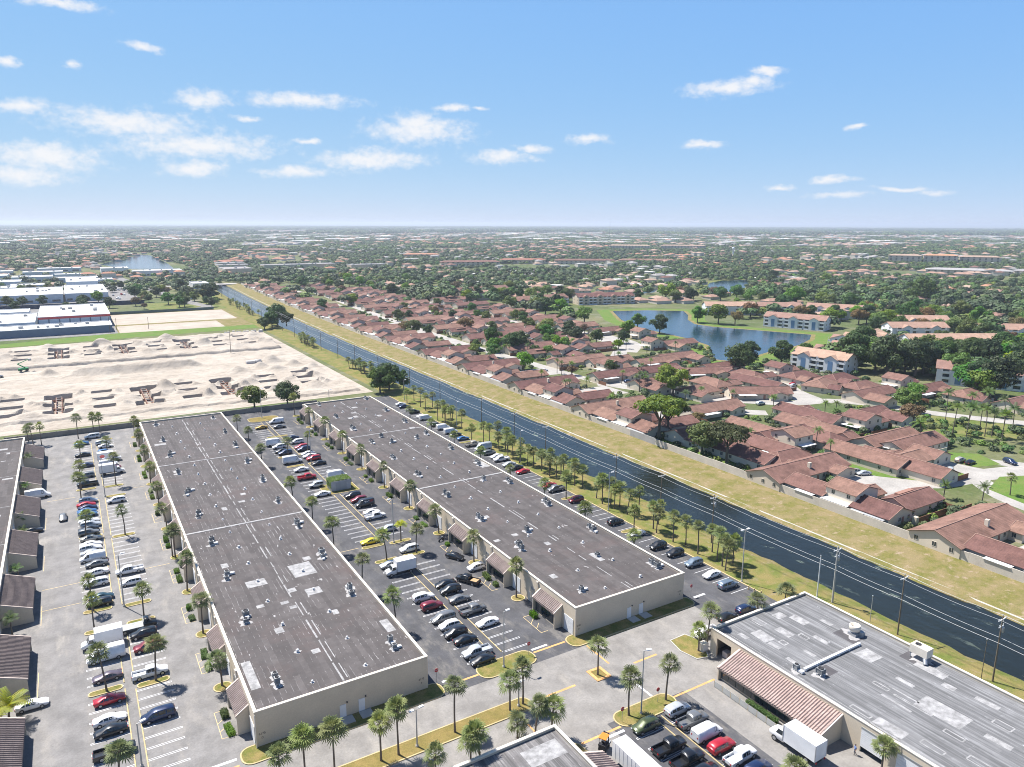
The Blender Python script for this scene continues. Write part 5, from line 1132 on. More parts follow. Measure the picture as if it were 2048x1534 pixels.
# ------------------------------------------------------------------ commercial buildings left
ROOF_WH = mat('roof_white', (0.66, 0.65, 0.63), 0.85, var=.12, scale=.1, fine=.06); SLATE = mat('wall_bluegrey', (0.13, 0.18, 0.25), 0.8, var=.08, scale=.1); PANEL = mat('wall_paleblue', (0.50, 0.55, 0.60), 0.8, var=.08, scale=.2); STRIPE = mat('stripe_red', (0.50, 0.06, 0.06), 0.6, var=.05)
FLATS = []
def flat_building(label, x0, x1, y0, y1, h, wallm, roofm=ROOF_WH, units=3, wins=0, stripe=False, pil=0, cat='building'):
    FLATS.append((x0, x1, y0, y1)); ox, oy = (x0+x1)/2, (y0+y1)/2; o = thing('flat_roof_building', label, cat, (ox, oy, 0)); hx, hy = (x1-x0)/2, (y1-y0)/2
    w = MB(); w.box(-hx, hx, -hy, hy, 0, h, top=False); mesh_obj('wall', w, wallm, o)
    r = MB(); rect(r, -hx, hx, -hy, hy, h - .3); mesh_obj('roof', r, roofm, o)
    c = MB()
    for a in ((-hx-.15, hx+.15, -hy-.15, -hy+.3), (-hx-.15, hx+.15, hy-.3, hy+.15), (-hx-.15, -hx+.3, -hy+.3, hy-.3), (hx-.3, hx+.15, -hy+.3, hy-.3)): c.box(*a, h - .1, h + .25, bottom=True)
    mesh_obj('parapet', c, METAL_W, o)
    if stripe: ubox('red_stripe', STRIPE, o, (0, -hy, h - 1.7), (2*hx + .1, .3, 1.6)); ubox('red_stripe', STRIPE, o, (hx, 0, h - 1.7), (.3, 2*hy, 1.6))
    for i in range(pil): ubox('pilaster', SLATE, o, (-hx + 2*hx*i/max(1, pil-1), -hy, 0), (.8, .4, h - 1.8))
    for i in range(wins): ubox('window', GLASS, o, (-hx + 2*hx*(i+.5)/wins, -hy, 1.2), (2*hx/wins*.6, .15, 2.0))
    for i in range(units):
        ux, uy = ru(-hx*.8, hx*.8), ru(-hy*.7, hy*.7); ubox('roof_unit', METAL_D, o, (ux, uy, h - .3), (ru(1.5, 3), ru(1.5, 3), ru(1, 1.8)))
    return o
flat_building('low dark blue-fronted building with pale roof behind the green strip', -60, 24, 602, 630, 5.2, SLATE, units=9, wins=0)
flat_building('taller white hall with a red stripe along its roof edge', -22, 25, 640, 728, 9.2, PANEL, units=7, stripe=True, pil=8)
flat_building('pale store wing left of the red-striped hall', -75, -24, 634, 700, 6.5, PANEL, units=5)
flat_building('grey shed roof far left behind store wing', -75, -30, 712, 740, 6.5, PANEL, units=2)
flat_building('long white-roofed shopping block behind the dark fence', -75, -6, 852, 950, 8.5, PANEL, units=7, wins=6); flat_building('white-roofed shopping block with grey front, right part', -4, 34, 858, 975, 8.0, PANEL, units=8, wins=5); flat_building('raised grey box on the shopping block', -2, 30, 985, 1075, 11, PANEL, units=2)
flat_building('small white shop by the road bridge', 128, 146, 952, 985, 6.5, APW, units=2, wins=3); flat_building('blue and white two-storey block at the lagoon, left part', 46, 84, 1310, 1350, 8.0, APW, units=3, wins=7); flat_building('blue and white two-storey block at the lagoon, right part', 84, 150, 1215, 1250, 8.0, APW, units=4, wins=12)
CONDO_R = mat('roof_condo_grey', (0.30, 0.27, 0.255), 0.9, var=.2, scale=.1)
for i, (x0, x1, y0, y1) in enumerate(((205, 245, 1180, 1235), (215, 262, 1290, 1320), (225, 270, 1360, 1390), (280, 400, 1255, 1285), (410, 470, 1200, 1225))): flat_building('grey-brown flat-roofed condominium beyond the canal end, %s from left' % nth(i), x0, x1, y0, y1, 9.5, APC, CONDO_R, 4, 8)
for i, (x, y, w, d, h) in enumerate(((-60, 1010, 40, 30, 6), (-95, 900, 30, 60, 7), (-40, 1040, 36, 26, 6), (-80, 1100, 60, 40, 7), (10, 1150, 50, 30, 6), (-40, 1180, 46, 36, 7), (-100, 1230, 60, 40, 7), (5, 1230, 40, 24, 6), (-30, 1290, 50, 30, 7), (-95, 1350, 50, 30, 6), (-10, 1400, 60, 26, 6), (40, 1100, 20, 30, 6))):
    flat_building('low white-roofed commercial building left of the lagoon, %s from the front' % nth(i), x - w/2, x + w/2, y - d/2, y + d/2, h, PANEL, units=3, wins=4)
for i, (x0, x1, y0, y1, m, l) in enumerate(((2050, 2130, 2480, 2520, ROOF_S, 'a'),)): pass
NAVY = mat('screen_navy', (0.025, 0.04, 0.075), 0.8, var=.1)
mb = MB(); mb.box(-75, 62, -.1, .1, 0, 4.0, bottom=True); fo = tag(mesh_obj('screen_fence', mb, NAVY, loc=(0, 800, 0)), 'dark navy screened fence across the lot behind the red-striped hall', 'fence')
mb = MB(); mb.box(28, 112, -.08, .08, 0, 2.4, bottom=True); tag(mesh_obj('screen_fence', mb, mat('screen_green', (0.08, 0.13, 0.12), 0.85, var=.1), loc=(0, 716, 0)), 'grey-green screened fence behind the empty sandy lot', 'fence')
# ground patches left
mb = MB(); rect(mb, -80, 27, 590, 800, .01); struct('parking_lot', mb, ASPH_L); mb = MB(); rect(mb, 27.5, 118, 640, 712, .012); struct('sand_lot', mb, SAND); mb = MB(); rect(mb, 28, 100, 592, 632, .012); struct('sand_lot', mb, SAND)
mb = MB(); mb.poly([(-50, 557), (121, 572), (121, 592), (20, 592), (-42, 574)], .03); struct('grass_strip', mb, GRASS_GREEN); mb = MB(); rect(mb, 27, 121, 592.2, 716, .006); struct('grass_verge', mb, GRASS_BANK); mb = MB(); rect(mb, 60, 125, 718, 800, .006); struct('grass_verge', mb, GRASS_LAWN)
mb = MB(); rect(mb, -90, 62, 802, 1100, .008); struct('parking_lot', mb, ASPH_L)
street([(62, 1200), (80, 1000), (95, 860), (104, 780), (112, 745), (95, 726)], 12, .015, 'street', ASPH_L); street([(-60, 990), (60, 1005), (180, 1015), (420, 1030), (700, 1010), (1000, 980)], 18, .02, 'street', ROAD_H)
street([(-300, 1500), (-40, 2050), (-10, 3000)], 22, .02); street([(-60, 1700), (10, 2300)], 18, .024); street([(320, 890), (480, 890), (700, 830), (900, 760)], 12, .02); street([(430, 610), (560, 560), (640, 520)], 14, .02)
mb = MB(); mb.box(118, 186, 1000, 1022, -.3, .35); struct('bridge_deck', mb, ROAD_H)
# ------------------------------------------------------------------ palms
def sabal_crown(seed, n=34, rs=1.0):
    random.seed(seed); mb = MB()
    for i in range(n):
        az = i * 2.39996 + ru(-.2, .2); t = (i + .5) / n
        el = R(82 - 125 * t + ru(-10, 10)); pl = ru(.75, 1.15) * rs * (0.8 + .35 * t)
        d = Vector((cos(az) * cos(el), sin(az) * cos(el), sin(el))); side = Vector((-sin(az), cos(az), 0))
        base = d * .12; tip = d * pl + Vector((0, 0, -.12 * pl))
        mb.tube(base, tip, .022, .016, 3, caps=False)
        up = side.cross(d).normalized(); nb = 9; fr = ru(.85, 1.1) * rs
        for k in range(nb):
            a = R(-98 + 196 * k / (nb - 1)); bd = (d * cos(a) + side * sin(a)).normalized(); l = fr * (0.72 + .28 * cos(a)) * ru(.9, 1.1)
            m1 = tip + bd * l * .55 + up * .05; e1 = tip + bd * l + Vector((0, 0, -.30 * l)) ; w = (bd.cross(up)).normalized() * .085
            mb.add([tuple(tip), tuple(m1 + w), tuple(e1), tuple(m1 - w)], [(0, 1, 2, 3)])
    # a few dead hanging fans below
    for i in range(5):
        az = ru(0, 6.28); tip = Vector((cos(az) * .35, sin(az) * .35, -.55)); 
        for k in range(5):
            a = az + ru(-.7, .7); e1 = tip + Vector((cos(a) * .35, sin(a) * .35, -.7)); w = Vector((-sin(a), cos(a), 0)) * .06; m1 = (tip + e1) / 2
            mb.add([tuple(tip), tuple(m1 + w), tuple(e1), tuple(m1 - w)], [(0, 1, 2, 3)], 1)
    return mb.mesh('crown', [LEAF_S, DEADF])
DEADF = mat('dead_frond', (0.20, 0.16, 0.10), .9, var=.2)
SAB = [sabal_crown(100 + i, 30 + 3 * i, 1.0 + .06 * (i % 3)) for i in range(6)]
def trunk_mesh(seed, h, r0, r1, lean=0.0, seg=7, boots=True):
    random.seed(seed); mb = MB(); P = []; Rr = []
    for i in range(seg + 1):
        t = i / seg; P.append((lean * t * t, .15 * lean * sin(3 * t), h * t)); Rr.append((r0 * (1.35 - .35 * min(1, t * 4))) * (1 - t) + r1 * t)
    mb.path(P, Rr, 8)
    if boots:
        for i in range(14):
            a = i * 2.4; z = h - .05 - .05 * i; mb.add([(r1 * cos(a) + lean, r1 * sin(a), z - .2), (r1 * 2.1 * cos(a + .15) + lean, r1 * 2.1 * sin(a + .15), z + .1), (r1 * 2.1 * cos(a - .15) + lean, r1 * 2.1 * sin(a - .15), z + .1)], [(0, 1, 2)])
    return mb.mesh('trunk', [TRUNK_P])
TRK = {}
def palm(x, y, h, label, z0=0.1, crown=None, group='sabal palms of the car parks', sc=1.0, name='sabal_palm'):
    random.seed(int(x * 131 + y * 17)); lean = random.choice((0, .1, .2, .4, -.25, .6, .9)) * (h / 7); h += random.choice((-.9, -.4, 0, 0, .4, .8))
    key = (round(h * 2) / 2, round(lean, 1))
    if key not in TRK: TRK[key] = trunk_mesh(int(h * 10), key[0], .15, .13, key[1])
    a = ru(0, 6.28); o = thing(name, label, 'palm tree', (x, y, z0), a, group)
    link('trunk', TRK[key], o); link('crown', crown or random.choice(SAB), o, (key[1], 0, key[0] + .1), ru(0, 6), (sc * ru(.88, 1.22), sc * ru(.88, 1.22), sc * ru(.85, 1.25))); return o
PALMS = [
 ('in the left car park', [(-2.9,161.2,7.1),(-2.9,151.4,7.5),(5.8,152.2,6.4),(-1.9,129.9,6.8),(5.6,128.8,6.3),(-1.6,102.5,7.5),(5.5,199.8,5.8),(5.8,241.7,8.0),(-3.5,233.0,6.5),(-3.3,242.6,6.7),(-2.7,272.5,5.9),(5.2,273.9,5.5),(-3.1,203.4,5.5)]),
 ('against the west wall of left warehouse', [(15.2,121.4,6.0),(15.1,140.6,6.9),(14.9,160.2,7.0),(14.8,179.2,7.2),(14.3,180.1,5.6),(15.1,198.8,6.4),(15.2,218.2,5.4),(15.0,238.0,5.6),(15.4,257.2,5.7),(15.4,276.8,5.3),(15.0,296.5,6.0),(16.6,298.5,4.6)]),
 ('by the back wall of left car park', [(-3.0,304.0,7.6),(2.2,307.5,6.4),(4.2,309.6,5.5),(-17.0,304.1,6.1),(-14.4,301.5,5.8),(-18.6,309.3,4.6)]),
 ('along the east wall of left warehouse', [(47.7,275.3,7),(48,256.7,7),(47.8,236.6,7),(47.5,197.5,7),(47.9,179.4,7),(48.1,162.4,7),(47.1,139.8,7),(47.7,122.3,7)]),
 ('against the west wall of right warehouse', [(75.0,276.5,7.0),(75.0,256.0,6.4),(75.0,236.9,6.6),(75.0,217.8,6.2),(75,198.3,5.8),(75,179.3,6.3),(74.7,159.7,6.4),(74.8,140.8,7.3),(74.6,121.3,7.4)]),
 ('in the middle car park', [(74.5,297.1,7.3),(58,243.4,5),(64.8,243.8,6.2),(57.5,152.2,6.1),(65.1,152.1,5.9)]),
 ('on the drive in front of the warehouses', [(17.5,90.0,7.6),(21.2,91.4,6.8),(25.2,90.6,6.8),(32.1,90.3,6.4),(34.8,90.1,7.7),(44.3,90.2,7.9),(54.4,90.3,5.4),(57.1,90.6,6.8),(72.7,90.6,6.5),(54.4,82.7,5.2),(56.4,81.0,5.2),(52,84.0,3.4),(41.5,79.6,6.4),(43.3,79.8,6.4),(36,79.6,6.6)]),
 ('around the grey-roofed warehouse', [(70.3,79.3,7),(78.2,79.2,6.6),(93.4,86.8,4.6),(96,87.2,6.6),(109.8,87.4,5.6),(118.0,87.4,5.4),(77.9,53.3,6.0),(93.6,50.6,4.4)]),
 ('along the canal side of right warehouse', [(110.6,261.1,6),(110.2,240.4,6),(108.9,218.6,6),(120.4,227.5,4.2),(107.9,197.8,6),(108.2,179,6),(108.9,162.3,6),(116.9,162.8,6.5),(108.6,142.6,6.5),(119.4,135.8,4.2),(107.6,122.1,6)]),
 ('in the grove beside the canal', [(127.6,296.2,5.5),(125.3,284,7.0),(124.6,277.3,6.5),(129.8,281.3,5.0),(122.2,260.1,6.5),(125.5,262.3,6.5),(123.6,255.5,5.9),(126.9,256.1,5.6),(122.0,253.1,5.2),(123.0,249.6,5.4),(124.8,244,6.2),(123.3,294.1,4.6),(123.4,224.1,6.4),(123.6,219.9,6.4),(127.9,221.5,5.2),(124,213.8,5.4),(125.9,212.6,6.5),(124.8,209.4,5.4),(122.2,204.6,6.5),(123.4,203.2,6.2),(123.9,199,6.5),(122.3,197.3,5.2),(123.6,194.3,5.6),(124.8,192.6,5.4),(127.3,186.2,6.5),(124.4,187.2,5.5),(126.3,189.7,4.8),(123.7,181.4,5.8),(124.8,179.2,5.2),(124.4,176.2,6.5),(128.2,180.2,5.0),(128,175.7,5.0),(127.6,173.3,6.5),(125.6,170.6,5.6),(127.2,168.6,5.2),(124.8,158.7,5.2),(123.6,154.4,6.6),(125.3,152.7,5.6),(124.2,149.7,6.3),(126.5,150.2,6.3),(124.7,144.7,6.2),(127.3,143.1,5.8),(124.3,133.8,7.2),(123.2,131.3,6.2),(127.4,135.3,5.2),(123,125,6.1),(124.5,122.1,5.6),(123.3,116.8,7.0),(127.2,115.9,5.0),(125,112.2,6.1),(123.6,109.3,6.4),(122.6,107.4,6.3),(127.2,109.3,5.4)])]
for row, L_ in PALMS:
    S_ = sorted(L_, key=lambda p: p[1])
    for i, (x, y, h) in enumerate(S_): palm(x, y, h + .3, 'sabal palm %s, %s from near end' % (row, nth(i)), -.05 if x > 121.5 else .1)
# canal-side palm clumps past the warehouses, dense and with dry skirts
random.seed(31)
CL = [(129.5 + ru(-2, 2.5), 385 - 2.1 * i + ru(-1, 1), ru(3.6, 5.6)) for i in range(16)] + [(130 + ru(-2, 2), 494 - 2.8 * i, ru(3.5, 5)) for i in range(13)] + [(135 + ru(-3, 3), 760 - 6 * i, ru(3.5, 5)) for i in range(20)]
for i, (x, y, h) in enumerate(CL): palm(x, y, h, 'bushy palm in the canal-bank row beside the sand site, %s from the near end' % nth(i), -.1, group='bank palms beside the site')
# small courtyard palms by the left building, the yellowed palm and the coconut palm
def feather_frond(l, droop, w=.32, n=12):
    mb = MB(); P = []
    for i in range(n + 1):
        t = i / n; P.append(Vector((l * t * (1 - .12 * t), 0, l * (.45 * t - droop * t * t))))
    for i in range(n):
        mb.tube(P[i], P[i+1], .03 * (1 - i / n) + .008, .03 * (1 - (i+1) / n) + .006, 3, caps=False)
        t = (i + .5) / n; lw = w * (1 - abs(t - .45) * 1.1) + .12; d = (P[i+1] - P[i])
        for s in (-1, 1):
            q = P[i] + Vector((lw * .45, s * lw * 1.5, -.38 * lw)); mb.add([tuple(P[i]), tuple(P[i] + d * .8), tuple(q + d * .35), tuple(q)], [(0, 1, 2, 3)])
    return mb
def feather_crown(seed, n=17, l=2.6, m=None):
    random.seed(seed); mb = MB()
    for i in range(n):
        f = feather_frond(l * ru(.85, 1.1), ru(.35, .85) if i > n * .3 else ru(.1, .35)); a = i * 2.4; el = R(55 - 75 * i / n); ca, sa, ce, se = cos(a), sin(a), cos(el), sin(el)
        vs = []
        for (x, y, z) in f.v:
            x, z = x * ce - z * se * .6, x * se * .6 + z * ce; vs.append((x * ca - y * sa, x * sa + y * ca, z))
        mb.add(vs, f.f)
    return mb.mesh('crown', [m or LEAF_F])
FEA = [feather_crown(300 + i, 15 + i, 2.4 + .25 * i) for i in range(4)]; FEAY = feather_crown(310, 13, 1.6, LEAF_Y); FEAS = feather_crown(311, 12, 1.7)
C_S = [(-17.0,272.0,4.0),(-17.2,252.2,3.6),(-17.0,243.4,4.0),(-17.2,224.7,3.2),(-17.2,217.3,3.6),(-16.9,209.2,4.0),(-16.6,186.1,4.0),(-16.6,158.9,4.2)]
for i, (x, y, h) in enumerate(sorted(C_S, key=lambda p: p[1])): palm(x, y, h - .4, 'small bright courtyard palm between brown tiled roofs at left, %s from near end' % nth(i), 0, FEAS, 'courtyard palms', name='courtyard_palm')
palm(64.5, 160.3, 4.7, 'small yellowed palm on the island beside the tall lamp post', .1, FEAY, 'yellow palm', name='yellow_palm')
random.seed(77); o = thing('coconut_palm', 'bushy yellow-green coconut palm at the left edge beside the white car', 'palm tree', (-15.6, 128.5, 0))
mb = MB(); mb.path([(0, 0, 0), (.1, 0, 1.5), (.3, 0, 3.0)], [.22, .17, .14], 8); mesh_obj('trunk', mb, TRUNK_P, o)
FR = [feather_frond(l, d, .42, 14).mesh('frond', [LEAF_Y]) for l, d in ((3.6, .55), (3.2, .75), (3.8, .4), (2.8, .9))]
for i in range(22): link('frond', FR[i % 4], o, (.3, 0, 2.95), rot=(ru(-.2, .2), -ru(-.25, .75), i * 2.4))
# feather palms of the estate
ROY = [(294.9,152.0,12.4),(283.1,142.6,10.6),(279.7,135.9,11.5),(300.5,141.5,8.6),(289.6,134.3,10.8),(291.9,133.0,10.4),(289.2,128.2,10.6),(258.3,141.3,7.7),(309,150,10),(316,140,9),(322,150,10),(305,132,9)]
for i, (x, y, h) in enumerate(ROY):
    palm(x, y, h, 'tall royal palm by the avenue at right, %s in order of distance' % nth(sorted((q[1], q[0]) for q in ROY).index((y, x))), .05, FEA[i % 4], 'royal palms by the avenue', 1.15, 'royal_palm')
EST = [(213.7,146,6),(219.3,155.6,7.3),(211.5,106.6,4.4),(217,98.8,5.8),(231.3,98.1,5.5),(252.9,201.7,5.3),(265.1,185.4,6),(269.2,182.9,6),(260.7,177.2,4.6),(197.2,241.7,5.1),(249.8,199.4,6.2),(207.4,174.4,4.8),(241.3,232.3,6),(247.9,220,6),(197.1,297.4,4.6),(194.9,239.2,5),(217.9,313.9,6.9),(217.7,309.7,7.6),(222.2,307,5.6),(224.6,380.1,5.6),(224.3,374.6,6.1),(231.4,364.9,6),(200.4,356.7,4.5),(210.8,278.2,4.6),(198.7,275.6,6),(191.5,268.9,6),(226.8,258.2,7.6),(229.1,256.8,6.9),(249.1,282.8,6),(231.1,276.3,6),(263.2,318.4,6),(300.7,356.5,6),(243.8,440.6,6),(258.9,557.2,6),(229,230,5.4),(233,262,7),(228,262,6.5),(262,290,6),(270,330,6),(295,330,6),(240,330,5),(318,330,6)]
for i, (x, y, h) in enumerate(EST):
    if i == 4: palm(x, y, h, 'fan palm on the round lawn by the near cul-de-sac', .08, None, 'estate palms'); continue
    palm(x, y, h, 'feather palm among the brown-roofed houses, %s in order of distance' % nth(sorted((q[1], q[0]) for q in EST).index((y, x))), .05, FEA[i % 4], 'estate palms', .8, 'feather_palm')
# ------------------------------------------------------------------ broadleaf trees
def crown_mesh(seed, rx, rz, zc, nclump, per, leaf, m, flat=0.0, hole=.0):
    random.seed(seed); mb = MB(); C = []
    for i in range(nclump):
        a = ru(0, 2*pi); u = ru(-1, 1) if not flat else ru(-.25, 1); rr = math.sqrt(max(0, 1 - u*u)) * ru(.55, 1.0); k = ru(.62, 1.0)
        C.append((Vector((rx * rr * cos(a) * k, rx * rr * sin(a) * k, zc + rz * u * k * (0.5 if flat else .85))), ru(.26, .46) * rx * (0.8 if flat else 1)))
    for c, r in C:
        for j in range(per):
            a = ru(0, 2*pi); u = ru(-.6, 1); s = math.sqrt(1 - u*u); n = Vector((s * cos(a), s * sin(a), u)); p = c + Vector((n.x, n.y, n.z * (.55 if flat else .75))) * r * ru(.72, 1.05)
            d = (n + Vector((ru(-.6, .6), ru(-.6, .6), ru(-.2, .7)))).normalized(); t = d.orthogonal().normalized(); b = d.cross(t); q = ru(0, 6.28); t, b = t * cos(q) + b * sin(q), b * cos(q) - t * sin(q); l = leaf * ru(.6, 1.25)
            mb.add([tuple(p + t * l), tuple(p + b * l * .6), tuple(p - t * l), tuple(p - b * l * .6)], [(0, 1, 2, 3)])
    return mb.mesh('crown', [m])
def limbs(seed, h, rx, zc, r=.28, n=7, fork=.35):
    random.seed(seed); mb = MB(); f = h * fork
    mb.path([(0, 0, 0), (ru(-.1, .1), ru(-.1, .1), f * .5), (0, 0, f)], [r * 1.3, r, r * .85], 8)
    for i in range(n):
        a = i * 2.4 + ru(-.3, .3); d = ru(.45, .8) * rx; z2 = zc + ru(-.1, .35) * (h - zc)
        mb.path([(0, 0, f * ru(.85, 1)), (d * .45 * cos(a), d * .45 * sin(a), f + (z2 - f) * .55), (d * cos(a), d * sin(a), z2)], [r * .55, r * .33, r * .1], 5)
    return mb.mesh('trunk', [TRUNK])
TK = {   # kind: (crown meshes, trunk mesh)
 'round': ([crown_mesh(500 + i, 4.3, 3.2, 5.2, 26, 120, .36, LEAF_T) for i in range(3)], limbs(1, 8, 4.3, 5.2)),
 'dark': ([crown_mesh(520 + i, 4.6, 3.9, 5.6, 30, 120, .38, LEAF_D) for i in range(2)], limbs(2, 9, 4.6, 5.6)),
 'bright': ([crown_mesh(540 + i, 4.2, 3.0, 5.0, 24, 120, .36, LEAF_B) for i in range(2)], limbs(3, 8, 4.2, 5.0)),
 'spread': ([crown_mesh(560 + i, 5.6, 2.3, 7.2, 30, 120, .34, LEAF_T, flat=1) for i in range(2)], limbs(4, 9, 5.6, 7.4, .32, 9, .45)),
 'russet': ([crown_mesh(580, 3.9, 2.8, 4.8, 20, 85, .34, LEAF_R)], limbs(5, 7.5, 3.9, 4.8)),
 'tall': ([crown_mesh(590 + i, 3.2, 4.4, 6.6, 26, 110, .36, LEAF_D) for i in range(2)], limbs(6, 11, 3.2, 6.6))}
def tree(kind, x, y, sc, label, group, z0=.0):
    cr, tr = TK[kind]; o = thing('broadleaf_tree', label, 'tree', (x, y, z0), ru(0, 6.28), group, (sc * ru(.95, 1.08), sc * ru(.95, 1.08), sc)); link('trunk', tr, o); link('crown', random.choice(cr), o, rz=ru(0, 6)); return o
random.seed(900)
HERO = [('round', 62.5, 316.5, 1.1, 'airy broadleaf tree behind the middle car park, left of the pair'), ('dark', 76, 314.5, 1.0, 'denser broadleaf tree behind the middle car park, right of the pair'), ('dark', 120, 318, 1.15, 'dark bushy tree at the far corner of the canal-side lot, left part'), ('dark', 126, 322, 1.2, 'dark bushy tree at the far corner of the canal-side lot, middle part'), ('tall', 131, 316, .85, 'dark bushy tree at the far corner of the canal-side lot, canal part'), ('dark', 128, 333, 1.0, 'dark bushy tree behind the corner trees of the canal-side lot'),
        ('dark', 129, 566, 1.2, 'big dark tree on the canal bank beyond the site, front'), ('dark', 136, 578, 1.55, 'tallest dark tree on the canal bank beyond the site'), ('round', 122, 560, 1.0, 'bushy tree at the far corner of the sand site'), ('round', 141, 570, 1.2, 'tree leaning over the canal beyond the site'), ('dark', 118, 790, 1.7, 'large dark tree by the road at the canal end'), ('dark', 128, 815, 1.6, 'large dark tree on the bank at the canal end'), ('round', 108, 830, 1.2, 'round tree beside the road at canal end'),
        ('spread', 181, 194, 1.6, 'flat-topped spreading tree overhanging the boundary wall, left'), ('spread', 188, 197, 1.35, 'flat-topped spreading tree behind the boundary wall, second'), ('bright', 181.5, 173, 1.25, 'airy light tree behind the boundary wall, third'), ('spread', 182, 162, 1.3, 'wide airy tree behind the boundary wall, fourth'), ('bright', 234, 243, 1.45, 'round bright green tree standing alone among brown roofs'), ('russet', 207, 200, .7, 'small russet tree behind the round spreading trees'),
        ('round', 441, 411, 1.5, 'round dark green tree on the lake point'), ('round', 432, 425, 1.2, 'left tree on the lake point'), ('russet', 450, 402, 1.2, 'brownish tree on the lake point, right'), ('dark', 365, 396, 1.15, 'lone dark tree in front of the lake'), ('dark', 327, 280, 1.1, 'dark tree mass at the lake tip, left'), ('dark', 342, 270, 1.15, 'dark tree mass at the lake tip, centre'), ('dark', 306, 268, 1.2, 'dark tree mass at the lake tip, front'), ('dark', 352, 262, 1.05, 'dark tree mass at the lake tip, right'), ('bright', 352, 470, 1.3, 'yellow-green spreading tree by the lake inlet'), ('round', 369, 425, 1.0, 'tree at the lake edge beside the yellow-green one'), ('round', 340, 402, 1.0, 'tree between houses at the lake edge'),
        ('dark', 363, 240, 1.7, 'big dark tree before the white apartments, left'), ('dark', 366, 222, 1.7, 'big dark tree before the white apartments, second'), ('dark', 377, 213, 1.6, 'big dark tree before the white apartments, third'), ('round', 412, 226, 1.6, 'green tree before the white apartments, fourth'), ('bright', 381, 195, 1.5, 'fresh green tree before the white apartments, fifth'), ('dark', 408, 198, 1.6, 'big dark tree before the white apartments, sixth'), ('round', 425, 190, 1.7, 'broad tree right of the white apartments'), ('bright', 352, 168, 1.3, 'bright green tree behind the royal palms'), ('bright', 408, 178, 1.5, 'bright spreading tree at the right edge'), ('dark', 395, 170, 1.5, 'dark tree at the right edge below the bright one'), ('bright', 300, 171, 1.0, 'low bright tree above the avenue'), ('russet', 281, 157, .95, 'yellowish tree beside the avenue'), ('bright', 318, 178, .9, 'small fresh tree by parked cars at the avenue'), ('bright', 282, 420, 1.25, 'bright round tree beside the clubhouse pool'), ('round', 277, 413, 1.0, 'darker tree beside the clubhouse pool'), ('russet', 245, 472, 1.2, 'brownish round tree among far brown roofs'), ('round', 241, 297, .75, 'small dark round tree between brown roofs'), ('dark', 716, 408, 2.2, 'very large dark round tree far right'), ('bright', 610, 470, 1.9, 'broad bright tree beyond the far lake shore'), ('bright', 532, 570, 1.8, 'bright tree at the head of the lake')]
HERO += [(random.choice(('dark', 'dark', 'round')), 356 + 74 * ((i * .618) % 1), 164 + 70 * ((i * .382 + .13) % 1), ru(1.35, 1.75), 'tree of the dark mass before the white apartments, number %s from the left' % nth(i)) for i in range(18)]
for k, x, y, s, l in HERO: tree(k, x, y, s * (1.28 if x > 225 else 1.12), l, 'notable trees', -.05 if 121 < x < 145 else .03)
def inpoly(x, y, P):
    c = False; n = len(P)
    for i in range(n):
        (x1, y1), (x2, y2) = P[i], P[i-1]
        if (y1 > y) != (y2 > y) and x < (x2 - x1) * (y - y1) / (y2 - y1) + x1: c = not c
    return c
def inlake(x, y): return any(inpoly(x, y, P) for P in LAKES)
def inview(x, y, m=0.06):
    a = math.atan2(x, y) - R(31.166); return abs(a) < R(35.6) + m
# estate and surroundings: individual trees
LKX = inset(LK1, 42)
OCC = [(q[1], q[2], 9.0) for q in HERO] + [(n[1], n[2], 12) for n in NEAR]
def clear(x, y, r=0.0): return all((x - a)**2 + (y - b)**2 > (c * .55 + r)**2 for a, b, c in OCC)
AREAS = [  # (count, x0,x1,y0,y1, kinds, scale, phrase)
 (52, 205, 345, 300, 640, ('round', 'round', 'bright', 'dark', 'russet'), (.75, 1.3), 'among the brown-roofed houses'),
 (30, 340, 470, 500, 760, ('dark', 'round', 'bright', 'tall'), (1.2, 1.8), 'around the brown flats beyond the lake'),
 (30, 470, 640, 300, 620, ('round', 'dark', 'bright', 'russet'), (1.2, 1.9), 'behind the far lake shore'),
 (52, 380, 640, 170, 400, ('round', 'dark', 'bright', 'russet'), (1.2, 1.9), 'in the suburb at right'),
 (24, 190, 420, 640, 1000, ('round', 'dark', 'bright', 'russet'), (1.1, 1.7), 'beyond the far brown roofs'),
 (44, -80, 130, 735, 1010, ('round', 'dark', 'russet'), (.8, 1.4), 'around the shopping blocks at left'),
 (8, 600, 900, 420, 800, ('round', 'dark', 'bright', 'tall'), (1.2, 1.9), 'in the far suburb to the right')]
for n, x0, x1, y0, y1, ks, (s0, s1), ph in AREAS:
    done = 0; tries = 0; pts = []
    while done < n and tries < 900:
        tries += 1; x, y = ru(x0, x1), ru(y0, y1)
        if not inview(x, y) or inlake(x, y) or not clear(x, y): continue
        if 117 < x - bend(y) < 178 or inpoly(x, y, LKX) or any(a - 4 < x < b_ + 4 and c - 4 < y < d + 4 for a, b_, c, d in FLATS): continue
        OCC.append((x, y, 9)); pts.append((x, y)); done += 1
    pts.sort(key=lambda p: p[1])
    for i, (x, y) in enumerate(pts): tree(random.choice(ks), x, y, ru(s0, s1), 'leafy tree %s, %s in order of distance' % (ph, nth(i)), 'suburb trees')
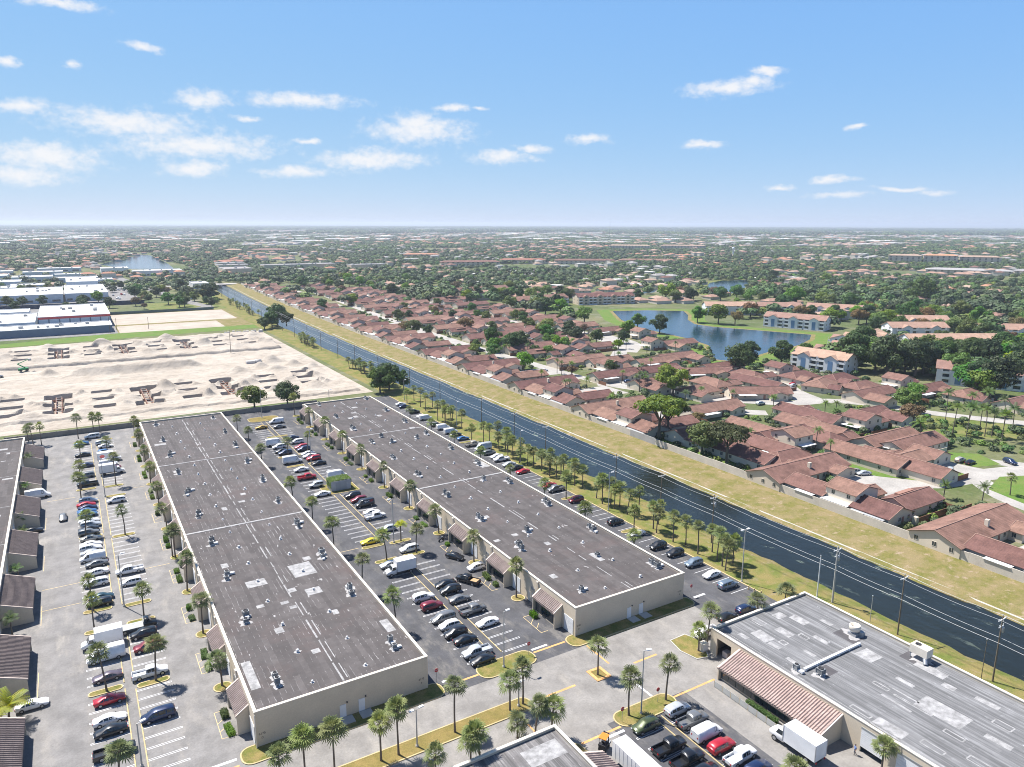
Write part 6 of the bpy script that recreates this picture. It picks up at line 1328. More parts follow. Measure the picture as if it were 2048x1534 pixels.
# ------------------------------------------------------------------ hedges and bushes at the entrance bays
def bush(n, sx, sy, sz, leaf=.12, m=None):
    mb = MB()
    for i in range(n):
        x, y = ru(-1, 1), ru(-1, 1); f = ru(-1, 1); x, y, z = (x, y, 1) if rnd() < .4 else ((math.copysign(1, f), y, ru(0, 1)) if rnd() < .5 else (x, math.copysign(1, f), ru(0, 1)))
        p = Vector((x * sx * ru(.85, 1.05), y * sy * ru(.85, 1.05), z * sz * ru(.85, 1.08))); a = Vector((ru(-1, 1), ru(-1, 1), ru(-1, 1))).normalized() * leaf; b = a.orthogonal().normalized() * leaf * .6
        mb.add([tuple(p + a), tuple(p + b), tuple(p - a), tuple(p - b)], [(0, 1, 2, 3)])
    mb.box(-sx*.82, sx*.82, -sy*.82, sy*.82, 0, sz*.82); return mb.mesh('hedge', [m or HEDGE])
BU = [bush(420, .55, 1.0, .9), bush(420, .55, 1.5, .85), bush(300, .5, .7, 1.0)]; HL = bush(1100, .45, 3.0, .8)
for k in range(10):
    for nm, x, side in (('left', 14.1, 'west'), ('right', 73.5, 'west')):
        for j, (dy, bi) in enumerate(((1.6, 1), (6.2, 0))):
            if rnd() < .12: continue
            o = link('hedge', BU[(bi + k) % 3], None, (x + ru(-.1, .1), BAYS[k] + dy + ru(-.3, .3), .0), ru(-.1, .1), (1, 1, ru(.6, 1.15))); tag(o, 'clipped hedge at the %s side of the %s entrance bay, %s warehouse' % (('near', 'far')[j], nth(k), nm), 'hedge', 'hedges at the entrance bays')
            mb = MB(); 
o = link('hedge', HL, None, (89.3, 68.6, 0), 0); tag(o, 'long bright green hedge behind the low fence of the grey warehouse', 'hedge')
# ------------------------------------------------------------------ vehicles
CARCOL = {'white': (.72,.72,.72), 'silver': (.50,.52,.54), 'grey': (.17,.175,.18), 'steel': (.16,.21,.27), 'black': (.012,.013,.016), 'charcoal': (.03,.033,.036), 'red': (.44,.018,.03), 'maroon': (.20,.018,.03), 'blue': (.05,.15,.34), 'navy': (.012,.025,.075), 'teal': (.02,.055,.07), 'beige': (.42,.39,.33), 'purplegrey': (.13,.10,.12), 'yellow': (.72,.56,.01), 'gold': (.45,.28,.04), 'green': (.06,.08,.03)}
def m_paint(n):
    m, nt, N, L, b = _nodes('paint_' + n); g = G_(nt); c = CARCOL[n]
    L.new(hsv(g, c, v=g.rng(g.noise(g.coord(), 1.2, 4, .6), .3, .7, .9, 1.08)), b.inputs['Base Color'])
    b.inputs['Roughness'].default_value = .32; b.inputs['Metallic'].default_value = .0 if n == 'white' else .25; b.inputs['Coat Weight'].default_value = .8; b.inputs['Coat Roughness'].default_value = .06; return m
PAINT = {k: m_paint(k) for k in CARCOL}
TYRE = mat('tyre', (.018, .018, .019), .85); RIM = mat('rim', (.42, .43, .44), .35, .7); LAMPW = mat('headlamp', (.75, .77, .8), .15); LAMPR = mat('taillamp', (.40, .015, .02), .25); TRIMB = mat('trim_black', (.02, .02, .022), .5)
PROF = {  # x, zbot, half width, belt z, roof half width, top z ; (first window station, last)
 'sedan': ([(-2.36,.45,.70,.78,.58,.84),(-2.26,.28,.85,.92,.70,1.01),(-1.55,.2,.90,.95,.72,1.07),(-.85,.2,.91,.95,.64,1.40),(-.05,.2,.91,.94,.66,1.45),(.5,.2,.91,.93,.64,1.40),(1.22,.22,.90,.92,.70,1.02),(1.95,.25,.88,.82,.68,.89),(2.28,.34,.80,.68,.60,.75),(2.36,.42,.68,.60,.52,.66)], 2, 6, .33, 1.40),
 'coupe': ([(-2.32,.45,.72,.82,.60,.88),(-2.2,.28,.88,.94,.72,1.02),(-1.5,.2,.93,.95,.70,1.08),(-.75,.2,.94,.94,.60,1.33),(-.2,.2,.94,.92,.62,1.37),(.2,.2,.94,.91,.60,1.32),(.95,.22,.93,.90,.70,1.0),(1.85,.24,.91,.82,.70,.89),(2.25,.34,.84,.68,.62,.74),(2.33,.42,.70,.60,.52,.66)], 2, 6, .34, 1.40),
 'hatch': ([(-2.02,.45,.72,.85,.60,1.0),(-1.95,.26,.86,1.0,.68,1.25),(-1.6,.2,.89,1.0,.68,1.50),(-.8,.2,.90,1.0,.68,1.56),(0,.2,.90,.98,.68,1.57),(.5,.2,.90,.97,.66,1.51),(1.2,.22,.89,.95,.70,1.06),(1.75,.25,.86,.86,.66,.94),(2.0,.34,.78,.72,.58,.78),(2.06,.42,.66,.62,.5,.68)], 1, 6, .32, 1.28),
 'suv': ([(-2.34,.5,.76,.95,.66,1.1),(-2.28,.32,.90,1.06,.72,1.35),(-1.95,.26,.94,1.08,.72,1.64),(-1.0,.25,.95,1.08,.72,1.72),(-.1,.25,.95,1.06,.72,1.73),(.5,.25,.95,1.05,.70,1.66),(1.15,.26,.94,1.04,.74,1.18),(1.9,.3,.92,.96,.72,1.05),(2.26,.4,.84,.82,.64,.9),(2.35,.5,.72,.72,.56,.8)], 1, 6, .37, 1.42),
 'jeep': ([(-2.15,.55,.86,1.0,.74,1.1),(-2.1,.4,.92,1.12,.78,1.7),(-2.0,.35,.93,1.12,.8,1.82),(-1.0,.35,.93,1.12,.8,1.85),(-.1,.35,.93,1.12,.8,1.85),(.45,.35,.93,1.12,.78,1.8),(.75,.35,.92,1.12,.76,1.2),(1.9,.4,.8,1.05,.66,1.14),(2.1,.5,.78,.98,.64,1.06),(2.14,.6,.7,.9,.6,1.0)], 1, 6, .42, 1.35),
 'minivan': ([(-2.5,.45,.78,.95,.66,1.1),(-2.44,.28,.94,1.06,.74,1.4),(-2.15,.22,.98,1.06,.74,1.68),(-1.1,.2,.99,1.04,.76,1.76),(.1,.2,.99,1.02,.76,1.76),(.8,.2,.98,1.0,.72,1.66),(1.65,.22,.97,.98,.76,1.1),(2.15,.26,.93,.88,.72,.96),(2.5,.36,.84,.72,.62,.8),(2.58,.44,.7,.64,.54,.7)], 1, 6, .34, 1.52),
 'panelvan': ([(-2.75,.5,.9,1.2,.8,1.9),(-2.7,.4,.98,1.2,.84,2.1),(-2.6,.35,1.0,1.2,.86,2.15),(-.6,.3,1.0,1.2,.86,2.18),(.6,.3,1.0,1.18,.84,2.15),(1.1,.3,1.0,1.15,.78,2.02),(1.75,.32,.98,1.12,.8,1.25),(2.3,.36,.94,1.0,.76,1.1),(2.6,.45,.86,.85,.66,.94),(2.68,.52,.74,.76,.58,.84)], 4, 6, .37, 1.75),
 'bigvan': ([(-3.2,.5,.92,1.3,.84,2.4),(-3.15,.4,1.0,1.3,.88,2.62),(-3.0,.35,1.02,1.3,.9,2.7),(-.8,.3,1.02,1.3,.9,2.74),(.9,.3,1.02,1.28,.88,2.7),(1.4,.3,1.02,1.25,.82,2.5),(2.2,.32,1.0,1.2,.84,1.35),(2.7,.36,.96,1.05,.8,1.15),(3.0,.45,.88,.9,.7,1.0),(3.08,.52,.76,.8,.6,.88)], 4, 6, .38, 2.0),
 'van': ([(-2.5,.45,.8,1.0,.7,1.3),(-2.44,.3,.95,1.1,.78,1.7),(-2.2,.25,.98,1.1,.8,1.85),(-1.1,.25,.98,1.08,.8,1.9),(.1,.25,.98,1.06,.8,1.9),(.7,.25,.98,1.05,.76,1.8),(1.5,.26,.96,1.02,.78,1.15),(2.1,.3,.93,.92,.74,1.02),(2.45,.4,.85,.78,.64,.86),(2.52,.48,.72,.7,.56,.76)], 1, 6, .35, 1.5),
 'pickup': ([(-.62,.5,.94,1.1,.78,1.6),(-.56,.36,.96,1.12,.78,1.82),(-.45,.34,.97,1.12,.78,1.86),(.2,.32,.97,1.12,.78,1.9),(.75,.32,.97,1.1,.78,1.88),(1.05,.32,.97,1.1,.76,1.82),(1.65,.34,.96,1.1,.8,1.26),(2.4,.4,.94,1.06,.78,1.16),(2.75,.5,.9,.95,.72,1.04),(2.82,.58,.8,.84,.64,.94)], 1, 6, .41, 1.9)}
CM = {}
def ring(s):
    x, zb, hw, zl, hr, zt = s
    r = [(x, 0, zb), (x, hw*.85, zb), (x, hw, zb + .18), (x, hw, zl - .06), (x, hw*.955, zl), (x, hr, zt - .07), (x, hr*.82, zt - .005), (x, 0, zt + .025)]
    return r + [(p[0], -p[1], p[2]) for p in r[6:0:-1]]
def car_meshes(kind, col):
    key = (kind, col)
    if key in CM: return CM[key]
    S_, w0, w1, wr, wb = PROF[kind]; b = MB(); n = 14; rings = [ring(s) for s in S_]
    for r in rings: b.v.extend(r)
    for i in range(len(rings) - 1):
        for k in range(n): b.f.append((i*n + k, (i+1)*n + k, (i+1)*n + (k+1) % n, i*n + (k+1) % n)); b.m.append(0); b.sm.append(True)
    for i, fl in ((0, False), (len(rings) - 1, True)): b.f.append(tuple(i*n + k for k in (range(n) if fl else reversed(range(n))))); b.m.append(0); b.sm.append(False)
    if kind == 'pickup':   # open bed behind the cab
        for (x0, x1, y0, y1, z0, z1) in ((-2.85, -.62, -.97, -.86, .42, 1.12), (-2.85, -.62, .86, .97, .42, 1.12), (-2.85, -2.76, -.86, .86, .42, 1.1), (-2.76, -.62, -.86, .86, .42, .72)): b.box(x0, x1, y0, y1, z0, z1, bottom=True)
        b.box(-2.95, -2.85, -.9, .9, .42, .62, 1, bottom=True)
    body = b.mesh('body', [PAINT[col], TRIMB])
    g = MB()
    def pane(a, bb, c, d, sh=.1):
        P = [Vector(q) for q in (a, bb, c, d)]; ce = sum(P, Vector()) / 4; nr = (P[1] - P[0]).cross(P[3] - P[0]); nr = nr.normalized() if nr.length > 1e-6 else Vector((0, 0, 1))
        if nr.dot(ce - Vector((ce.x, 0, .9))) < 0: nr = -nr
        P = [ce + (q - ce) * (1 - sh) + nr * .012 for q in P]; g.add([tuple(q) for q in P], [(0, 1, 2, 3)])
    for i in range(w0, w1):
        A, B = rings[i], rings[i+1]
        for (k, j) in ((4, 5), (10, 9)): pane(A[k], B[k], B[j], A[j], .14)
    A, B = rings[w1-1], rings[w1]   # windscreen
    pane(A[5], B[5], B[9], A[9], .10)
    for q in ((A[5], B[5], B[9], A[9]),): pass
    A, B = rings[w0] if kind not in ('panelvan', 'bigvan') else rings[0], rings[w0+1] if kind not in ('panelvan', 'bigvan') else rings[1]
    pane(A[5], B[5], B[9], A[9], .12)
    glass = g.mesh('windows', [GLASS_CAR])
    CM[key] = (body, glass); return CM[key]
def wheel_mesh(r, w):
    key = ('w', r, w)
    if key in CM: return CM[key]
    t = MB(); t.tube((0, -w/2, 0), (0, w/2, 0), r, n=16); m = MB(); m.tube((0, -w/2 - .012, 0), (0, w/2 + .012, 0), r * .62, n=12); CM[key] = (t.mesh('tyre', [TYRE]), m.mesh('rim', [RIM])); return CM[key]
mb = MB(); mb.box(-.05, .06, -.16, .16, -.06, .07, bottom=True); HEADL = mb.mesh('headlight', [LAMPW]); mb = MB(); mb.box(-.05, .05, -.11, .11, -.1, .12, bottom=True); TAILL = mb.mesh('taillight', [LAMPR]); mb = MB(); mb.box(-.06, .06, -.05, .05, 0, .13, bottom=True); MIRR = mb.mesh('mirror', [TRIMB])
def car(x, y, kind, col, deg, label, group, detail=2, z0=.012):
    names = {'sedan': ('sedan', 'car'), 'coupe': ('coupe', 'car'), 'hatch': ('hatchback', 'car'), 'suv': ('suv', 'car'), 'jeep': ('off_roader', 'car'), 'minivan': ('minivan', 'car'), 'van': ('van', 'van'), 'panelvan': ('panel_van', 'van'), 'bigvan': ('high_roof_van', 'van'), 'pickup': ('pickup_truck', 'pickup'), 'boxtruck': ('box_truck', 'truck'), 'flatbed': ('flatbed_truck', 'truck')}
    nm, cat = names[kind]
    o = thing(nm, label, cat, (x, y, z0), R(deg + ru(-1.5, 1.5)), group)
    if kind in ('boxtruck', 'flatbed'):
        S_, w0, w1, wr, wb = PROF['pickup']; body, glass = car_meshes('pickup_cab' if False else 'panelcab', col) if False else (None, None)
        c = MB(); rs = [ring(s) for s in ((1.1, .5, 1.0, 1.5, .85, 2.15), (1.2, .45, 1.02, 1.5, .88, 2.3), (1.9, .45, 1.02, 1.45, .86, 2.28), (2.45, .48, 1.0, 1.4, .86, 1.5), (3.2, .52, .95, 1.2, .8, 1.32), (3.35, .6, .85, 1.05, .7, 1.15))]
        for r in rs: c.v.extend(r)
        for i in range(5):
            for k in range(14): c.f.append((i*14+k, (i+1)*14+k, (i+1)*14+(k+1) % 14, i*14+(k+1) % 14)); c.m.append(0); c.sm.append(True)
        c.f.append(tuple(reversed(range(14)))); c.m.append(0); c.sm.append(False); c.f.append(tuple(70 + k for k in range(14))); c.m.append(0); c.sm.append(False)
        mesh_obj('cab', c, PAINT[col], o)
        g = MB()
        for (k, j, s) in ((4, 5, 1), (10, 9, -1)): g.add([(1.3, s*1.0, 1.52), (2.25, s*1.0, 1.46), (1.95, s*.9, 2.15), (1.3, s*.9, 2.15)], [(0, 1, 2, 3)])
        g.add([(2.44, -.84, 1.52), (2.44, .84, 1.52), (1.98, .74, 2.24), (1.98, -.74, 2.24)], [(0, 1, 2, 3)]); mesh_obj('windows', g, GLASS_CAR, o)
        if kind == 'boxtruck':
            bx = MB(); bx.box(-3.6, 1.05, -1.2, 1.2, 1.0, 3.45, bottom=True); b_ = mesh_obj('cargo_box', bx, METAL_W, o); tr = MB()
            for (xx, yy) in ((-3.6, -1.2), (-3.6, 1.2), (1.05, -1.2), (1.05, 1.2)): tr.box(xx - .04, xx + .04, yy - .04, yy + .04, 1.0, 3.47)
            mesh_obj('corner_trim', tr, METAL, b_)
        else:
            bx = MB(); bx.box(-3.6, 1.05, -1.2, 1.2, .95, 1.1, bottom=True); bx.box(.95, 1.05, -1.1, 1.1, 1.1, 2.0); mesh_obj('flat_deck', bx, METAL_D, o)
        ch = MB(); ch.box(-3.5, 3.2, -.5, .5, .55, .95, bottom=True); mesh_obj('chassis', ch, TRIMB, o); wr, hw, wx = .42, .92, (2.4, -2.3)
        lx, lz, tx, tz = 3.33, .9, -3.62, .8
    else:
        S_, w0, w1, wr, wb = PROF[kind]; body, glass = car_meshes(kind, col); link('body', body, o); link('windows', glass, o)
        hw = S_[4][2] - .09; wx = (wb, -wb if kind != 'pickup' else -1.75); lx, lz, tx, tz = S_[-1][0] - .04, S_[-1][3] - .02, S_[0][0] + .02, S_[0][3]
        if kind == 'pickup': tx, tz = -2.86, .85
    t, rm = wheel_mesh(wr, .24)
    for wxx in wx:
        for s in (-1, 1):
            wo = link('wheel', t, o, (wxx, s * hw, wr))
            if detail > 1: link('rim', rm, wo)
    if detail > 1:
        for s in (-1, 1):
            link('headlight', HEADL, o, (lx, s * .55, lz)); link('taillight', TAILL, o, (tx, s * (.62 if kind != 'boxtruck' else .9), tz))
            if kind not in ('boxtruck', 'flatbed'): link('mirror', MIRR, o, (S_[6][0] - .25, s * (hw + .16), S_[6][3] + .02))
    return o
KW = {'sedan': 'sedan', 'coupe': 'coupe', 'hatch': 'hatchback', 'suv': 'sport utility car', 'jeep': 'boxy off-roader', 'minivan': 'minivan', 'van': 'van', 'panelvan': 'panel van', 'bigvan': 'high-roof van', 'pickup': 'pickup truck', 'boxtruck': 'box truck', 'flatbed': 'flatbed truck'}
CN = {'purplegrey': 'purple-grey', 'steel': 'steel blue', 'teal': 'dark teal'}
random.seed(55)
ROWS = [
 ('left column of the left car park', [(1.4,302.1,'van','silver',180),(-2.2,294.3,'sedan','blue',180),(-2.1,279.0,'sedan','black',180),(-1.6,265.7,'sedan','navy',180),(-1.7,254.3,'suv','grey',180),(-1.6,245.4,'pickup','black',180),(-1.8,229.6,'suv','silver',0),(-2.4,226.7,'sedan','red',0),(-2.1,223.9,'sedan','navy',0),(-2.4,221.2,'sedan','blue',0),(-2.3,218.5,'suv','blue',0),(-2.1,213.4,'sedan','white',0),(-1.8,210.1,'suv','silver',0),(-2.4,207.2,'sedan','black',180),(-2.4,204.5,'suv','grey',0),(-2.1,200.4,'sedan','beige',0),(-2.2,196.4,'sedan','white',0),(-2.3,193.7,'suv','white',0),(-2.2,190.9,'sedan','silver',0),(-2.1,187.4,'panelvan','white',180),(-1.4,183.9,'sedan','grey',180),(-1.5,179.0,'sedan','white',180),(-1.9,173.2,'suv','white',180),(-1.2,165.6,'sedan','teal',0),(-1.6,162.9,'suv','black',180),(-1.9,145.8,'boxtruck','white',180),(-1.5,140.4,'bigvan','white',180),(-1.6,133.5,'coupe','purplegrey',180),(-1.6,126.2,'sedan','red',0),(-1.9,120.6,'sedan','white',0),(-1.9,117.5,'sedan','black',180),(-1.6,112.0,'pickup','black',0)]),
 ('right column of the left car park', [(4.4,291.1,'suv','silver',0),(5.1,286.6,'sedan','white',0),(4.6,278.5,'suv','blue',0),(5.2,274.8,'sedan','white',0),(5.6,268.6,'boxtruck','white',0),(5.0,263.4,'panelvan','white',0),(6.0,259.2,'sedan','maroon',0),(5.6,254.0,'boxtruck','white',0),(5.0,226.2,'suv','white',180),(4.9,176.0,'pickup','white',180),(4.8,169.9,'hatch','white',180),(4.4,148.6,'flatbed','black',0),(5.1,145.3,'suv','black',180),(5.3,140.1,'suv','maroon',180),(4.9,130.9,'pickup','white',0),(4.9,117.7,'minivan','navy',180)]),
 ('left column of the middle car park', [(58.0,283.4,'coupe','gold',180),(57.2,258.6,'bigvan','white',0),(57.6,254.3,'suv','white',180),(57.1,248.8,'sedan','black',180),(57.6,246.0,'suv','navy',180),(57.4,235.6,'bigvan','white',0),(57.6,226.0,'sedan','white',180),(57.1,217.8,'pickup','red',0),(57.4,209.2,'jeep','silver',180),(57.0,201.2,'sedan','white',180),(57.3,163.0,'coupe','yellow',180),(56.9,148.6,'sedan','silver',180),(57.6,144.4,'boxtruck','white',180),(57.2,130.6,'suv','white',0),(57.2,126.4,'suv','maroon',0),(57.2,121.0,'minivan','grey',180),(57.0,117.9,'hatch','white',180),(56.8,114.8,'suv','black',180),(57.4,111.9,'sedan','black',0),(57.3,107.0,'pickup','silver',180),(57.0,104.4,'sedan','black',180)]),
 ('right column of the middle car park', [(65.0,288.7,'panelvan','white',180),(64.4,281.2,'sedan','grey',0),(64.5,263.0,'sedan','navy',180),(64.6,257.2,'suv','white',180),(64.3,250.0,'suv','red',180),(64.3,247.2,'suv','navy',180),(64.2,241.6,'sedan','white',180),(64.0,238.6,'sedan','white',180),(64.3,235.3,'suv','red',180),(64.4,229.5,'sedan','black',180),(65.6,213.8,'bigvan','white',0),(64.1,195.4,'suv','black',180),(64.5,191.2,'suv','maroon',180),(64.7,187.2,'panelvan','charcoal',180),(64.4,180.6,'sedan','white',0),(64.2,177.4,'pickup','white',0),(64.2,168.0,'hatch','silver',180),(64.0,154.0,'suv','white',180),(63.8,133.6,'sedan','black',180),(63.5,130.6,'suv','black',180),(63.5,126.2,'sedan','grey',0),(63.8,120.7,'pickup','grey',0),(64.0,115.0,'sedan','white',180)]),
 ('aisles beside the warehouses', [(-8.0,219.6,'sedan','grey',270),(-14.1,241.4,'bigvan','white',0),(-14.7,213.3,'sedan','black',0),(-12.6,131.2,'sedan','white',0),(71.8,144.7,'sedan','black',300),(73.4,137.2,'hatch','white',180),(68.9,132.6,'pickup','black',120)]),
 ('canal-side row', [(119.0,290.8,'sedan','white',0),(118.6,286.2,'sedan','navy',0),(118.6,275.3,'suv','black',0),(118.4,267.1,'sedan','white',0),(118.4,263.5,'panelvan','white',0),(118.1,252.4,'sedan','black',0),(118.4,247.2,'panelvan','white',0),(118.4,240.6,'panelvan','white',0),(118.4,236.7,'sedan','black',0),(118.4,230.6,'sedan','blue',0),(118.0,222.2,'pickup','beige',0),(118.6,215.8,'bigvan','silver',180),(118.2,210.4,'suv','grey',0),(118.4,205.8,'sedan','white',180),(118.2,202.3,'pickup','white',180),(117.7,196.4,'sedan','silver',180),(118.2,192.6,'sedan','charcoal',180),(117.9,188.2,'coupe','red',180),(118.0,173.2,'sedan','red',180),(118.0,169.6,'pickup','grey',180),(118.0,159.5,'suv','maroon',180),(117.7,141.2,'suv','black',0),(117.7,132.6,'sedan','white',180),(117.2,124.2,'suv','black',180),(118.0,119.1,'suv','black',180),(118.0,112.9,'suv','steel',180),(117.5,106.7,'sedan','white',180),(116.9,101.4,'minivan','steel',0),(106.6,92.0,'sedan','black',0),(112.0,92.0,'suv','navy',0),(98.6,90.0,'pickup','white',180)]),
 ('lot before the grey warehouse', [(70.4,75.4,'suv','green',180),(77.6,75.8,'suv','silver',0),(77.8,72.6,'pickup','grey',0),(77.5,69.2,'panelvan','white',0),(70.4,70.0,'pickup','black',0),(77.3,66.0,'suv','red',0),(70.8,66.6,'pickup','black',0),(78.0,63.0,'pickup','white',0),(71.2,63.4,'suv','black',0),(78.2,59.9,'suv','navy',0),(87.0,60.4,'boxtruck','white',90)]),
 ('streets of the brown-roofed estate', [(252.1,135.5,'panelvan','white',200),(250.6,131.6,'sedan','red',200),(250.6,122.6,'suv','beige',0),(251.2,119.7,'sedan','black',0),(238.1,119.1,'sedan','silver',30),(263.0,113.0,'suv','navy',250),(208.3,133.6,'suv','beige',160),(210.4,131.2,'sedan','silver',160),(266.5,194.8,'sedan','maroon',20),(265.6,189.2,'sedan','navy',20),(307.7,185.4,'sedan','black',40),(316,187,'suv','white',40),(303.2,231.0,'coupe','red',0),(293.3,225.6,'sedan','white',0),(265.5,150.8,'sedan','black',0),(256.6,226.6,'sedan','white',0),(256.1,211.2,'suv','silver',0),(212.6,179.1,'suv','black',20),(235.4,276.4,'suv','navy',0),(306.4,244.5,'suv','white',0),(290.9,239.7,'sedan','silver',0),(300.4,228.8,'sedan','silver',0),(218,402,'sedan','black',90),(216,398,'suv','white',0),(216,394,'suv','navy',0),(224,352,'sedan','white',90),(215,322,'sedan','white',0),(212,377,'suv','navy',0)])]
for row, L_ in ROWS:
    S_ = sorted(L_, key=lambda q: q[1])
    for i, (x, y, k, c, d) in enumerate(S_):
        est = 'estate' in row
        o = car(x, y, k, c, d, '%s %s, %s from the near end, %s' % (CN.get(c, c), KW[k], nth(i), row), 'vehicles in the ' + row, 2 if y < 190 else 1, .085 if est else .014)
        if (x, y) == (87.0, 60.4): o.scale = (1.2, 1.12, 1.12)
        if c == 'charcoal' and k == 'panelvan':
            for s, rz in ((-1, 0), (1, pi)):
                mb = MB(); mb.box(-2.3, -1.2, -.012, .012, 0, .62, bottom=True); q = mesh_obj('side_lettering', mb, PAINT['maroon'], o, loc=(0, s * .955, 1.35)); mb = MB()
                for a, b_, z in ((-1.15, -.8, .28), (-.75, -.4, .18), (-.35, .3, .3), (-.3, .1, .05)): mb.box(a, b_, -.012, .012, z, z + .16, bottom=True)
                mesh_obj('side_lettering', mb, METAL_W, o, loc=(0, s * .945, 1.4))
        if k == 'boxtruck' and 268 < y < 269: 
            mb = MB(); mb.add([(.75 * cos(2*pi*t/16), 0, .55 * sin(2*pi*t/16)) for t in range(16)], [tuple(range(16))]); mesh_obj('red_emblem', mb, PAINT['red'], o, loc=(-2.2, -1.206, 2.3))
        if k == 'pickup' and c == 'black' and 132 < y < 133: mb = MB(); mb.box(-2.6, -1.0, -.7, .7, .74, 1.05); mesh_obj('wood_load', mb, mat('plywood', (.45, .30, .16), .85, var=.15), o)
# cars in the lots and on the roads by the shopping blocks, too small for detail
random.seed(61)
for i in range(40):
    x, y = (ru(-60, 24), ru(745, 790)) if i < 10 else ((ru(40, 60), ru(850, 990)) if i < 22 else (ru(64, 108), 0))
    if i >= 22: y = 1180 - (x - 64) * 8.6 + ru(-4, 4); x += random.choice((-3, 3))
    car(x, y, random.choice(('sedan', 'suv', 'pickup')), random.choice(('white', 'white', 'black', 'silver', 'grey', 'red', 'navy')), random.choice((0, 90, 100)), 'small distant car near the shopping blocks, %s in the group' % nth(i), 'distant cars near the shopping blocks', 0, .03)
for i, (x, y) in enumerate(((-41, 452), (-36, 449))): car(x, y, 'suv', ('silver', 'grey')[i], 10, ('silver', 'dark grey')[i] + ' sport utility car parked on the sand site', 'cars on the sand site', 1, site_h(x, y) + .05)
# ------------------------------------------------------------------ motorcycle
o = thing('motorcycle', 'dark motorcycle parked beside an entrance bay of the right warehouse', 'motorcycle', (73.2, 155.2, .01), .4)
for sx in (-.7, .7): mb = MB(); mb.tube((0, -.06, 0), (0, .06, 0), .31, n=14); mesh_obj('wheel', mb, TYRE, o, loc=(sx, 0, .31))
mb = MB(); mb.path([(-.7, 0, .35), (-.3, 0, .55), (.3, 0, .75), (.55, 0, .9)], [.08, .14, .16, .06], 8); mb.tube((.7, 0, .31), (.5, 0, 1.0), .05, n=6); mesh_obj('frame', mb, TRIMB, o)
mb = MB(); mb.box(-.65, .0, -.13, .13, .72, .84, bottom=True); mesh_obj('seat', mb, DARK, o); mb = MB(); mb.tube((.45, -.35, 1.05), (.45, .35, 1.05), .025, n=6); mesh_obj('handlebar', mb, METAL, o)
mb = MB(); mb.lathe([(.05, 0), (.17, .05), (.17, .16), (.06, .22)], n=10); mesh_obj('tank', mb, PAINT['navy'], o, loc=(.2, 0, .78))
# ------------------------------------------------------------------ person walking out of the roller door
def person(x, y, rz, label):
    o = thing('person', label, 'person', (x, y, .015), rz)
    J = {'pel': (0,0,.95,.14), 'wai': (0,0,1.08,.13), 'che': (0,0,1.32,.165), 'nec': (0,0,1.48,.06), 'hea': (.02,0,1.62,.095), 'top': (.02,0,1.73,.075), 'hl': (0,.1,.9,.10), 'kl': (.16,.1,.5,.07), 'al': (.08,.1,.09,.045), 'tl': (.24,.11,.03,.04), 'hr': (0,-.1,.9,.10), 'kr': (-.02,-.1,.5,.07), 'ar': (-.28,-.1,.14,.045), 'tr': (-.14,-.11,.03,.04), 'sl': (0,.19,1.42,.06), 'el': (-.08,.25,1.14,.045), 'wl': (.04,.26,.9,.033), 'sr': (0,-.19,1.42,.06), 'er': (.06,-.25,1.14,.045), 'wr': (.24,-.24,.98,.033)}
    E_ = [('pel','wai'),('wai','che'),('che','nec'),('nec','hea'),('hea','top'),('pel','hl'),('hl','kl'),('kl','al'),('al','tl'),('pel','hr'),('hr','kr'),('kr','ar'),('ar','tr'),('che','sl'),('sl','el'),('el','wl'),('che','sr'),('sr','er'),('er','wr')]
    for s, (bx, by, bz) in (('l', (.04,.26,.9)), ('r', (.24,-.24,.98))):
        J['p' + s] = (bx + .03, by, bz - .07, .028); E_.append(('w' + s, 'p' + s))
        for f, (dx, dy, dz) in enumerate(((.05, .035, -.04), (.03, .022, -.10), (.02, .006, -.11), (.01, -.01, -.10), (0, -.025, -.085))):
            J['f%s%d' % (s, f)] = (bx + .03 + dx, by + dy, bz - .07 + dz, .009); E_.append(('p' + s, 'f%s%d' % (s, f)))
    K = list(J); me = bpy.data.meshes.new('body'); me.from_pydata([J[k][:3] for k in K], [(K.index(a), K.index(b)) for a, b in E_], [])
    b = link('body', me, o); md = b.modifiers.new('skin', 'SKIN'); md.use_smooth_shade = True
    for i, k in enumerate(K): v = me.skin_vertices[0].data[i]; v.radius = (J[k][3],) * 2; v.use_root = (k == 'pel')
    sd = b.modifiers.new('sub', 'SUBSURF'); sd.levels = 1; sd.render_levels = 1
    m, nt, N, L, bs = _nodes('clothes'); g = G_(nt); xx, yy, z = g.sep(g.coord())
    c = g.mix(g.math('GREATER_THAN', z, .98), (.03, .035, .06), (.16, .24, .48)); c = g.mix(g.math('GREATER_THAN', z, 1.49), c, (.42, .26, .18)); c = g.mix(g.math('LESS_THAN', z, .08), c, (.02, .02, .02))
    arm = g.math('MULTIPLY', g.math('GREATER_THAN', g.math('ABSOLUTE', yy), .2), g.math('LESS_THAN', z, 1.2)); L.new(g.mix(arm, c, (.42, .26, .18)), bs.inputs['Base Color']); bs.inputs['Roughness'].default_value = .8; me.materials.append(m)
    h = MB(); h.lathe([(.098, 0), (.108, .05), (.095, .1), (.05, .135), (.01, .145)], (.0, 0, 1.645), 12); mesh_obj('hair', h, DARK, o); return o
person(93.7, 54.9, 2.6, 'person in a blue shirt walking out of the half-open roller door')
